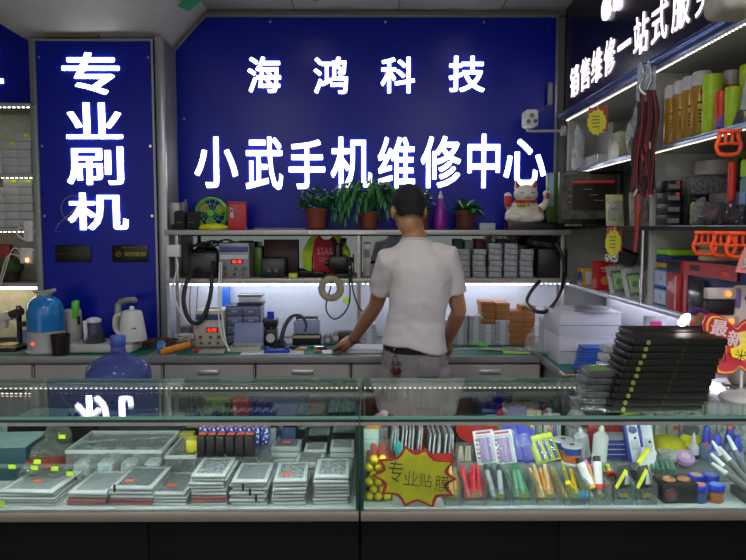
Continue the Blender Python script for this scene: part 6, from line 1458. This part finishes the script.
for i, (x, Y, c, cc, lab) in enumerate([(1.222, 3.38, '#c9c690', '#b8b8b4', 'cream blister pack with round grey gadget leaning before the monitor'), (1.27, 3.2, '#a8a49c', '#c8d41e', 'grey blister pack with yellow-green gadget leaning before the monitor')]):
    r_ = root('blister_pack', lab, 'blister pack', (x, Y, SF[2]), 0, rot=(-.2, 0, -.1))
    MB().box((0, 0, .08), (.085, .003, .16), bev=.001).build('backing_card', mat(c, .45, var=.2, scale=40), r_); MB().box((0, -.012, .075), (.07, .02, .1), bev=.009).build('clear_blister', clear('#f2f4f4', .15, .2, .05), r_)
    m = MB(); m.ball((-.008, -.012, .1), (.02, .012, .02), 3) if i == 0 else m.box((0, -.012, .075), (.022, .014, .06), (0, .6, 0), bev=.005); m.build('packed_gadget', mat(cc, .35), r_)
# --- far bay, bottom shelf
r_ = root('small_carton', 'small yellow and blue carton at the far end of the lowest right shelf', 'carton', (1.235, 3.84, SF[3])); MB().box((0, 0, .05), (.085, .07, .1), bev=.002).build('box_body', mat('#d09a1e', .4), r_); MB().box((0.0, -.0358, .045), (.035, .0015, .07)).build('white_panel', mat('#c9c9bc', .4), r_); MB().cyl((-.043, -.02, .045), (-.048, -.02, .045), .034, n=24).build('blue_disc', mat('#1c5cb0', .4), r_)
r_ = root('red_carton', 'bright red carton with gold round emblem on the lowest right shelf', 'carton', (1.235, 3.58, SF[3])); MB().box((0, 0, .075), (.085, .08, .15), bev=.002).build('box_body', mat('#c4181e', .35), r_); MB().cyl((0, -.0402, .05), (0, -.0415, .05), .022, n=24).build('gold_emblem', mat('#d8a03a', .4, .3), r_)
m = MB(); m.box((0, -.0408, .115), (.05, .001, .008)); m.box((0, -.0408, .1), (.036, .001, .005)); m.build('printed_lines', mat('#e8b89a', .4), r_)
for i, (x, Y) in enumerate([(1.235, 3.32), (1.245, 3.14)]):
    r_ = root('phone_film_pack', ['green phone film pack next to the red carton', 'green phone film pack nearer the chrome post'][i], 'film pack', (x, Y, SF[3]), 0, rot=(-.45, -.12, -.15))
    MB().box((0, 0, .075), (.09, .006, .15), bev=.002).build('backing_card', mat('#b0b0a8', .4, var=.3, scale=50), r_); MB().box((.003, -.004, .065), (.062, .004, .12), bev=.002).build('black_frame', BLACK, r_); MB().box((.003, -.0064, .068), (.05, .0015, .085)).build('green_panel', mat('#8fc84a', .4), r_); MB().box((.003, -.0075, .066), (.022, .001, .03), (0, .4, 0)).build('dark_mark', mat('#2c5a2a'), r_)
    MB().box((0, -.004, .076), (.096, .018, .158), bev=.002).build('clear_bag', BAG, r_)
r_ = root('black_phone_box', 'dark slab-shaped gadget leaning at the back of the lowest right shelf', 'gadget', (1.36, 3.72, SF[3]), 0, rot=(-.2, .35, -.2)); MB().box((0, 0, .12), (.1, .02, .2), bev=.006).build('body', mat('#1d1d20', .4), r_); MB().box((.0, -.011, .12), (.08, .002, .16)).build('front_face', mat('#5e6064', .3), r_)
tag(MB().box((0, 0, .055), (.09, .12, .11), bev=.003).build('white_carton', mat('#b8b0ae', .5), None, (1.42, 3.45, SF[3])), 'white carton behind the red carton on the lowest right shelf', 'carton')
# --- near bay, upper shelf: spray bottles and tubes
for k in range(4):
    Y = 2.815 - .082 * k
    r_ = bottle('cleaner_bottle', ['gold-labelled cleaner bottle with pale cap, farthest of four, against the partition', 'gold-labelled cleaner bottle with pale cap, second from the partition', 'gold-labelled cleaner bottle with pale cap, third from the partition', 'gold-labelled cleaner bottle with pale cap and red emblem, beside the lime tubes'][k], 'bottle', (1.245 - .002 * k, Y, SF[1]),
        [(.034, 0), (.037, .004), (.037, .19), (.035, .195)], mat('#a9802e', .3, .35), [(.036, .193), (.036, .236), (.03, .246), (.01, .248)], mat('#c4c0c8', .4))
    m = MB()
    for q in range(4): m.box((-.012, -.0355, .06 + .014 * q), (.03, .004, .007), (0, 0, -.35))
    m.box((-.012, -.0355, .13), (.034, .004, .008), (0, 0, -.35)); m.build('printed_lines', mat('#4a3a1e', .4), r_)
    if k == 3: MB().ball((-.012, -.035, .168), (.012, .004, .014), 2).build('red_emblem', mat('#b8281e', .4), r_)
for i, (x, Y, h_, rr, c, lab) in enumerate([(1.232, 2.475, .215, .033, '#a9d21a', 'tall lime tube beside the gold bottles'), (1.225, 2.39, .14, .022, '#e8362a', 'short red tube in front of the tall lime tube'), (1.225, 2.318, .14, .026, '#a4cc1a', 'short lime tube right of the short red tube'),
                                           (1.305, 2.37, .225, .031, '#a6d018', 'tall lime tube behind the short lime tube'), (1.31, 2.5, .235, .026, '#d8402e', 'tall red tube with pale top behind the first lime tube'), (1.355, 2.31, .23, .026, '#e03a2a', 'tall red tube at the right end of the tube row')]):
    r_ = root('storage_tube', lab, 'tube', (x, Y, SF[1])); MB().lathe([(rr * .96, 0), (rr, .003), (rr, h_ * .78)], n=22).build('tube_body', mat(c, .35), r_); MB().lathe([(rr * 1.03, h_ * .78), (rr * 1.03, h_ * .985), (rr * .9, h_)], n=22).build('cap', mat(c if i != 4 else '#b8a8a8', .35), r_)
r_ = bottle('paste_jar', 'small amber jar with yellow lid near the front of the upper right shelf', 'jar', (1.222, 2.185, SF[1]), [(.026, 0), (.028, .004), (.028, .03)], mat('#b89a4a', .35), [(.029, .03), (.0295, .034), (.0295, .05), (.027, .053)], mat('#d8d41a', .4), (.008, .022, .0282, mat('#5a6a8a', .4)))
for k in range(3):
    o = root('grey_sachet', ['grey foil sachet leaning in front of the tubes, farthest of three', 'middle grey foil sachet leaning in front of the tubes', 'grey foil sachet leaning beside the amber jar'][k], 'sachet', (1.215 + .004 * k, 2.277 - .02 * k, SF[1] + .002), 0, rot=(-.12, .45, 0))
    MB().box((0, 0, .05), (.03, .006, .1), bev=.002).build('sachet_body', mat('#6a6a66', .35, .3, .2), o)
tag(MB().box((0, 0, .02), (.03, .025, .04), (0, .3, 0), bev=.003).build('purple_packet', mat('#6a4aa8', .4), None, (1.20, 2.34, SF[1] + .004)), 'small purple packet before the short lime tube', 'packet')
# --- near bay, middle shelf
for k in range(4):
    r_ = root('black_carton', ['bottom', 'second', 'third', 'top'][k] + ' black carton with silver end label in the stack against the partition', 'carton', (1.226, 2.79, SF[2] + .0455 * k), .02 * (k % 2))
    MB().box((0, 0, .022), (.06, .1, .044), bev=.002).build('box_body', mat('#17171a', .4), r_); MB().box((-.002, -.0506, .02), (.046, .0014, .018)).build('silver_label', mat('#8e9094', .3, .4), r_)
    if k > 1: MB().box((.012, -.0512, .036), (.014, .0014, .01)).build('orange_sticker', TAGO, r_)
r_ = root('black_book_box', 'tall black carton with grey lettering beside the stacked black cartons', 'carton', (1.3, 2.72, SF[2])); MB().box((0, 0, .062), (.085, .06, .124), bev=.002).build('box_body', mat('#121214', .4), r_); m = MB().box((0, -.0306, .105), (.05, .001, .005)).box((0, -.0306, .09), (.06, .001, .005)); m.build('grey_lettering', mat('#6a6a6c'), r_)
r_ = root('speckled_carton', 'large speckled grey carton at the back of the middle right shelf', 'carton', (1.40, 2.8, SF[2])); MB().box((0, 0, .1), (.2, .1, .2), bev=.003).build('box_body', dots('#6e6e6c', '#9a9a98', 120), r_)
for k in range(3): tag(MB().lathe([(.055, 0), (.078, .006), (.082, .03), (.078, .0305), (.06, .01), (.001, .008)], n=26).build('white_bowl', mat('#b8b0a8', .4), None, (1.42, 2.8, SF[2] + .2 + .0155 * k)), 'white bowl in the nested stack on the speckled carton', 'bowl', 'nested white bowls on the speckled carton')
r_ = root('green_sponge', 'pale green sponge block in front of the black carton', 'sponge', (1.262, 2.6, SF[2])); MB().box((0, 0, .045), (.06, .05, .09), bev=.012, seg=3).build('sponge_body', mat('#9aa84a', .9, var=.3, scale=60, bump=.6), r_)
r_ = root('packing_box', 'grey carton at the back carrying dark blister packs', 'carton', (1.41, 2.5, SF[2])); MB().box((0, 0, .06), (.2, .26, .12), bev=.003).build('box_body', mat('#70706e', .5), r_); MB().box((0, -.131, .06), (.18, .002, .004)).build('green_edge', mat('#3f6a4a', .3), r_)
for k, (x, Y, c, lab) in enumerate([(1.335, 2.5, '#5f8a3a', 'green-edged dark blister pack, leftmost on the grey carton'), (1.36, 2.44, '#303034', 'black blister pack second on the grey carton'), (1.4, 2.5, '#4a4c50', 'grey blister pack third on the grey carton'), (1.42, 2.42, '#3a4a6a', 'blue-grey blister pack rightmost on the grey carton')]):
    r_ = root('blister_pack', lab, 'blister pack', (x, Y, SF[2] + .1205), 0, rot=(-.1, .28, 0)); MB().box((0, 0, .075), (.05, .003, .15), bev=.001).build('backing_card', mat(c, .4), r_); MB().box((0, -.008, .068), (.04, .012, .12), bev=.004).build('clear_blister', clear('#cfd4d4', .25, .3, .08, '#6a6e70'), r_)
    if k == 0: MB().box((0, -.015, .12), (.014, .002, .012)).build('orange_sticker', TAGO, r_)
r_ = root('storage_tube', 'orange-red tube standing on the middle right shelf', 'tube', (1.275, 2.4, SF[2])); MB().lathe([(.013, 0), (.0135, .003), (.0135, .2)], n=18).build('tube_body', mat('#e83a26', .35), r_); MB().lathe([(.0142, .2), (.0142, .218), (.012, .222)], n=18).build('cap', mat('#e83a26', .35), r_)
r_ = bottle('spray_vial', 'pale blue vial with lime cap beside the orange-red tube', 'bottle', (1.285, 2.325, SF[2]), [(.018, 0), (.02, .003), (.02, .15), (.015, .165)], clear('#d4e4ec', .45, .1, .08, '#a0b8c4'), [(.0195, .165), (.0195, .215), (.016, .22)], mat('#a9d21e', .4), (.05, .11, .0203, mat('#7a9ac0', .4)))
r_ = root('orange_pack', 'white and orange printed pack at the right end of the middle right shelf', 'pack', (1.29, 2.225, SF[2] + .02), 0, rot=(-.15, .35, 0)); MB().box((0, 0, .09), (.05, .008, .16), bev=.003).build('pack_body', mat('#b8b4c0', .4), r_); MB().ball((0, -.005, .1), (.018, .004, .03), 2).build('orange_print', mat('#e86a2a', .4), r_)
tag(MB().box((0, 0, .01), (.09, .06, .02), bev=.003).build('pack_stand', BLACK, None, (1.29, 2.235, SF[2])), 'low black stand under the white and orange pack', 'stand')
tag(MB().box((0, 0, .055), (.07, .06, .11), bev=.008).build('black_pouch', mat('#141416', .5), None, (1.245, 2.17, SF[2])), 'black pouch box right of the pale blue vial', 'pouch')
for k, (x, Y, s, c, lab) in enumerate([(1.215, 2.5, (.03, .03, .045), '#8a8c90', 'crumpled clear bag leaning beside the green sponge'), (1.215, 2.395, (.032, .035, .042), '#6a5a5e', 'crumpled clear bag with a red piece inside'), (1.215, 2.3, (.03, .03, .038), '#3a3a3e', 'crumpled bag with black contents'), (1.21, 2.23, (.028, .025, .034), '#2e2e32', 'dark crumpled bag beside the black pouch')]):
    rbag(lab, x, Y, SF[2], s, k * 2.3 + .4, clear('#e4e8ea', .4, 1., .12, c))
    if k == 1: tag(MB().ball((0, 0, .04), (.008, .01, .022), 2, (0, .4, 0)).build('red_piece', mat('#a83a48', .4), None, (1.21, 2.385, SF[2] + .002)), 'red piece inside the crumpled clear bag', 'piece')
carton('pale_carton', 'pale grey carton behind the crumpled bags', 'carton', (1.33, 2.3, SF[2]), (.09, .05, .11), '#8c8886', 0, '#a8a29e')
# --- near bay, bottom shelf
zb = SF[3]
AISLE = -math.pi / 2
for k in range(2):
    r_ = root('blue_carton', ['lower', 'upper'][k] + ' white and blue carton stacked beside the chrome post', 'carton', (1.21, 2.81, zb + .078 * k), AISLE); MB().box((0, .08, .038), (.13, .16, .076), bev=.002).build('box_body', mat('#2a5ca8', .35, var=.1, scale=10), r_); MB().box((0, -.0006, .04), (.115, .0014, .058)).build('white_panel', mat('#a8b8d0', .35, var=.25, scale=14), r_); MB().ball((.01, -.001, .04), (.012, .001, .012), 2).build('grey_emblem', mat('#8a8e98'), r_)
r_ = root('red_carton', 'narrow upright red carton between the blue cartons and the big tool box', 'carton', (1.2, 2.665, zb), AISLE); MB().box((0, .08, .098), (.125, .16, .196), bev=.002).build('box_body', mat('#b3201c', .3), r_); MB().box((0, -.0006, .172), (.124, .0015, .048)).build('black_band', BLACKG, r_); MB().box((.02, -.0008, .07), (.012, .0015, .13)).build('white_line', mat('#d8a8a4'), r_)
for i, (Y, wd, lab) in enumerate([(2.39, .38, 'big red and blue tool box with dark window on the lowest right shelf'), (1.98, .38, 'red and blue tool box at the picture edge on the lowest right shelf')]):
    r_ = root('tool_carton', lab, 'carton', (1.2 + .12 * i, Y, zb), AISLE); MB().box((0, .11, .1), (wd, .2, .2), bev=.003).build('box_body', mat('#2a3068', .35), r_); MB().box((0, -.0008, .175), (wd * .99, .0016, .05)).build('red_band', mat('#b8241e', .35), r_); MB().box((-.085, -.001, .075), (.12, .0016, .12), bev=.001).build('dark_window', mat('#2a2426', .15, var=.4, scale=40), r_); MB().box((-wd / 2 + .02, -.001, .075), (.03, .0018, .15)).build('red_stripe', mat('#b8241e', .35), r_)
    MB().box((.08, -.001, .07), (.12, .0016, .09)).build('printed_picture', mat('#4a3c54', .3, var=.4, scale=50), r_); MB().box((-.1, -.0014, .178), (.07, .0016, .02)).build('black_label', BLACK, r_); MB().box((.12, -.0014, .168), (.05, .0016, .014)).build('orange_label', TAGO, r_)
for k, (c, nm_) in enumerate([('#b89a3a', 'ochre'), ('#2a3a78', 'dark blue'), ('#8fd02a', 'lime green')]):
    tag(MB().box((0, 0, .0125 if k != 1 else .0155), (.12, .13, .024 if k != 1 else .03), bev=.006).build('sponge', mat(c, .85, bump=.4, scale=60), None, (1.275, 2.81, zb + .1565 + (0, .0245, .055)[k])), '%s sponge in the stack of three on the blue cartons' % nm_, 'sponge')
for k in range(3): tag(MB().lathe([(.001, 0), (.082, 0), (.092, .008), (.09, .02), (.08, .0245), (.001, .0245)], n=30).build('polishing_pad', mat('#a89878', .9, var=.15, scale=60, bump=.4), None, (1.3, 2.47 + .004 * k, zb + .2005 + .025 * k)), 'round tan pad in the stack on the big tool box', 'pad', 'round tan pads stacked on the tool box')
rbag('clear dark-green wrapping film over the sponges under the middle right shelf', 1.46, 2.8, zb + .0, (.03, .05, .12), 6.6, clear('#a8b8a4', .3, .8, .12, '#4a5a44'))
# --- hanging things at the shelf front
r_ = root('lanyard_bundle', 'bundle of dark red and black lanyards hanging at the right shelving partition', 'lanyards', (XR - .045, 2.83, 2.19))
MB().box((0, 0, -.07), (.075, .02, .15), bev=.006).build('clear_header', clear('#e4e8ee', .6, .7, .08, '#c0cad8'), r_)
m = MB(); m.tube(catmull([(-.03, -.02, .01), (-.02, -.025, -.04), (-.035, -.02, -.09), (-.01, -.022, -.12)]), .007, 8).tube(catmull([(.0, -.02, .015), (.01, -.025, -.05), (-.005, -.02, -.1)]), .006, 8); m.build('metal_clip', CHROME, r_)
for k in range(40):
    c = ['#5a1018', '#2a0a10', '#74161e', '#141012'][k % 4]; L = R.uniform(.3, .44); x = R.uniform(-.045, .04); y = R.uniform(-.02, .018); dx = R.uniform(-.02, .014)
    MB().tube(catmull([(x * .7, y, -.1), (x + .01, y, -.1 - L * .3), (x + dx, y + .004, -.1 - L * .7), (x + dx + R.uniform(-.012, .012), y, -.1 - L)]), R.uniform(.004, .006), 6).build('cord', mat(c, .6), r_)
for k in range(14):
    x = R.uniform(-.05, .03); z = -R.uniform(.32, .52); MB().box((x, R.uniform(-.03, .01), z), (.009, .007, .03), (0, R.uniform(-.5, .5), 0), bev=.002).build('end_clip', mat(['#d83a26', '#1c1c1e', '#b8b8ba', '#c02a20'][k % 4], .35), r_)
for q in range(3): MB().tube(catmull([(-.02 + .012 * q, 0, -.45), (-.03 + .014 * q, 0, -.55), (-.025 + .006 * q, 0, -.66), (-.03 + .004 * q, 0, -.76)]), .0045, 6).build('long_cord', mat(['#8a1620', '#c42a26', '#5a1018'][q], .55), r_)
def sucker(lab, px, zt):
    X = XR - .035; Y = X * F / (px - 369)
    r_ = root('suction_lifter', lab, 'suction lifter', (X, Y, zt), -.15); OM = mat('#ff5216', .35)
    MB().box((0, 0, -.006), (.066, .03, .012), bev=.004).build('top_plate', OM, r_)
    MB().tube(catmull([(-.026, 0, -.008), (-.03, 0, -.03), (-.037, 0, -.05), (-.028, 0, -.074), (0, 0, -.08), (.028, 0, -.074), (.037, 0, -.05), (.03, 0, -.03), (.026, 0, -.008)]), .0065, 8).tube([(-.036, 0, -.046), (0, 0, -.043), (.036, 0, -.046)], .005, 8).build('grip_frame', OM, r_)
    for s in (-1, 1): MB().box((s * .01, .0, -.026), (.008, .01, .036), bev=.002).build('slat', OM, r_)
    return r_
sucker('orange suction lifter hanging under the upper right shelf', 725.5, ZS[1] - .01)
sucker('orange suction lifter hanging under the middle right shelf, farthest of three', 705.5, ZS[2] - .01)
sucker('orange suction lifter hanging under the middle right shelf, middle of three', 724.5, ZS[2] - .01)
sucker('orange suction lifter hanging under the middle right shelf, nearest the picture edge', 740, ZS[2] - .01)
r_ = root('hanging_pack', 'grey-green hanging pack with yellow star at the right picture edge', 'pack', (1.13, 2.02, 1.9), -.2); MB().box((.01, 0, .1), (.07, .015, .26), (0, .12, 0), bev=.006).build('pack_body', mat('#6e7a70', .3, var=.2), r_); MB().prism(burst(.06, .07, 11, .8, 3), .003, XZ(.008, -.012, .21)).build('yellow_star', mat('#a8b42a', .5), r_, smooth=False); MB().cyl((.03, 0, .23), (.06, 0, .285), .002, n=6).build('hanging_string', GREY, r_)
r_ = root('hanging_pack', 'pink-edged grey pack with yellow star hanging above the cream charging tower', 'pack', (1.11, 2.0, 1.455), -.2); MB().prism([(-.035, -.055), (.06, -.065), (.06, .04), (0, .04), (-.02, -.0)], .008, XZ(.01, .004, 0)).build('pink_edge', mat('#d87a78', .5), r_, smooth=False); MB().prism([(-.022, -.042), (.06, -.05), (.06, .03), (.004, .03), (-.01, 0)], .004, XZ(.01, -.0045, 0)).build('grey_face', dots('#8a8c8e', '#b8babc', 200), r_, smooth=False); MB().prism(burst(.07, .075, 11, .8, 5), .003, XZ(.035, -.01, .038)).build('yellow_star', mat('#d8cc3a', .5), r_, smooth=False); MB().cyl((.03, 0, .03), (.05, 0, .068), .0015, n=6).build('hanging_string', GREY, r_)

# =====================================================================  ON THE COUNTER GLASS
ZG = ZCT + .0003
bh = .0183
g = root('black_screen_box', 'x', 'box', (0, 0, -5))
MB().box((0, .058, .009), (.25, .116, .0176), bev=.0012).build('box_body', mat('#0b0d08', .5, var=.1, spec=.25), g); MB().cyl((-.09, .0004, .009), (-.09, -.001, .009), .0062, n=16).build('green_dot', mat('#6d7a24', .5), g); MB().box((.012, -.0003, .009), (.0016, .001, .0176)).build('gold_line', mat('#4a4424', .4, .4), g)
MB().box((-.128, .058, .009), (.012, .112, .016), bev=.004).build('end_cap', mat('#121213', .3, spec=.4), g)
xb = PX(654, 1.83, 1.1)
for k in range(11): dup(g, (xb + .0066 * k + R.uniform(-.002, .002), 1.808 + R.uniform(0, .003), ZG + bh * k), R.uniform(-.02, .02), 'slim black box with green dot in the front leaning stack on the counter glass', 'black boxes in the front leaning stack')
for k in range(11): dup(g, (PX(659, 2.0, 1.1) + .003 * k + R.uniform(-.004, .004), 1.948 + R.uniform(0, .004), ZG + bh * k), R.uniform(-.03, .03), 'slim black box in the rear stack on the counter glass', 'black boxes in the rear stack')
kill(g)
for k in range(6):
    r_ = root('black_pouch_pack', ['', 'green-topped '][k == 5] + ('black film-wrapped pack in the low pile left of the black boxes' if k < 5 else 'black film-wrapped pack topping the low pile left of the black boxes'), 'pack', (PX(588, 1.9, 1.06) + .006 * k, 1.83 + .004 * k, ZG + .0175 * k), R.uniform(-.15, .1), None if k == 5 else 'low pile of black packs')
    MB().box((0, .05, .008), (.075, .1, .0155), bev=.004).build('pack_body', mat('#121314', .35, var=.3, scale=40), r_); MB().box((-.006, .05, .008), (.082, .108, .0168), bev=.003).build('clear_film', clear('#f4f6f6', .03, .9, .12), r_)
    if k == 5: MB().box((0, .05, .0162), (.05, .07, .001)).build('green_print', mat('#3f7a34', .4), r_)
# cut-out sign on a white foot
sgx, sgy = PX(744, 1.95, 1.1), 1.95
r_ = root('cutout_sign', 'red and yellow cloud-shaped card sign with pale characters on a white foot', 'sign', (sgx, sgy, ZG))
K = PW(1, 1.98)
def cloud(k):
    P = [(-42, 24), (-38, 32), (-30, 33), (-20, 29), (-9, 20), (-2, 26), (12, 30), (28, 30), (40, 24), (44, 8), (38, -4), (42, -16), (34, -26), (18, -25), (6, -28), (-4, -22), (-12, -28), (-26, -28), (-29, -20), (-22, -12), (-20, 0), (-30, 8), (-40, 14)]
    return [(x * K * k, y * K * k) for x, y in [(v.x, v.y) for v in catmull([(a, b, 0) for a, b in P] + [(-42, 24, 0)])[:-1]]]
zc_ = PZ(347, sgy) - ZG
MB().prism(cloud(1.0), .004, XZ(0, .004, zc_)).build('crimson_card', mat('#b01432', .4), r_, smooth=False)
MB().prism(cloud(.93), .0008, XZ(0, -.0001, zc_)).build('yellow_outline', mat('#e8c01e', .45), r_, smooth=False)
MB().prism(cloud(.88), .0008, XZ(0, -.001, zc_)).build('red_face', mat('#c01c34', .45, var=.2, scale=14), r_, smooth=False)
MB().prism([(x * K, y * K) for x, y in [(-8, 14), (10, 18), (26, 6), (22, -10), (6, -16), (-12, -10), (-14, -2), (-4, 2)]], .0006, XZ(0, -.0018, zc_)).build('yellow_field', mat('#f0d61e', .45), r_, smooth=False)
m = MB()
letters(m, '最', .05, .046, .001, XZ(-26 * K, -.0026, zc_ + 19 * K, -.15), .02); letters(m, '新', .05, .046, .001, XZ(-9 * K, -.0026, zc_ + 8 * K, -.15), .02)
m.build('pale_characters', mat('#e8c8c4', .5), r_, smooth=False)
m = MB(); letters(m, '小', .036, .036, .001, XZ(-19 * K, -.0026, zc_ - 9 * K, .1), -.01); letters(m, '米', .036, .036, .001, XZ(-3 * K, -.0026, zc_ - 9 * K, -.1), -.01)
m.build('handwriting', mat('#141210', .5), r_, smooth=False)
MB().lathe([(.062, 0), (.064, .006), (.055, .016), (.02, .022), (.012, .03)], n=32).build('foot', mat('#c4c0c0', .35), r_); MB().cyl((0, .008, .02), (0, .008, .12), .005).build('post', mat('#c4c0c0', .35), r_)
# cream charging tower with side arms and lamp
tx, ty = PX(746, 2.1, 1.2), 2.1
r_ = root('charging_tower', 'cream upright charging tower with purple buttons and red lit side plugs', 'charger', (tx + .012, ty, ZG))
MB().box((0, 0, .165), (.115, .05, .315), bev=.024, seg=4).build('tower_body', mat('#c8c0b4', .35, var=.04), r_); MB().box((0, 0, .005), (.12, .075, .01), bev=.004).build('base', mat('#b8b0a4', .4), r_)
for z in (.285, .21, .14): MB().cyl((-.022, -.0245, z), (-.022, -.0285, z), .0095, n=20).build('purple_button', mat('#6a4aa4', .3), r_)
MB().box((-.05, -.014, .285), (.012, .03, .06), bev=.003).build('purple_panel', mat('#7a64a8', .3), r_)
for z, dx in ((.298, 0), (.213, .012)):
    a_ = MB().box((-.1 + dx, -.01, z), (.09, .03, .034), bev=.004).build('side_plug', mat('#b8b2a8', .4), r_); MB().cyl((-.082 + dx, -.0255, z), (-.082 + dx, -.0285, z), .0085, n=18).build('red_lamp', glow('#ff4a1a', 7), a_)
MB().box((-.1, -.006, .255), (.085, .028, .045), bev=.004).build('black_block', BLACK, r_)
MB().cyl((-.145, -.01, .213), (-.13, -.01, .213), .007).build('socket', BLACK, r_)
lx_, ly_ = PX(684, 1.98, 1.25), 1.975
r_ = root('usb_lamp', 'small lit lamp on purple bendable neck above the black boxes', 'lamp', (tx - .125, ty - .012, ZG + .222), 0)
o_ = V((lx_ - (tx - .125), ly_ - (ty - .012), 1.256 - (ZG + .222)))
MB().tube(catmull([(0, 0, .005), (-.02, -.04, .02), V((o_.x * .6, o_.y * .6, .035)), o_ + V((.024, .03, .012))]), .0065, 10).build('neck', mat('#4a2a6a', .35), r_)
MB().tube([o_ + V((.026, .032, .013)), o_ + V((.01, .014, .006)), o_ + V((-.012, -.012, -.002))], [.008, .013, .011], 12).build('lamp_head', glow('#fff6ec', 12), r_)
MB().box((.006, 0, .002), (.018, .014, .014), bev=.003).build('usb_plug', mat('#4a2a6a', .35), r_)
r_ = root('orange_card', 'orange-bordered triangular card leaning behind the lamp neck', 'card', (PX(703, 2.19, 1.2), 2.19, ZG), 0, rot=(-.02, 0, 0)); MB().prism([(-.04, .0), (.03, .0), (.03, .27), (-.04, .19)], .003, XZ(0, 0, 0)).build('card_body', mat('#d8601e', .5), r_, smooth=False); MB().prism([(-.03, .01), (.022, .01), (.022, .25), (-.03, .185)], .001, XZ(0, -.0035, 0)).build('grey_picture', mat('#8a7a70', .4, var=.4, scale=50), r_, smooth=False)
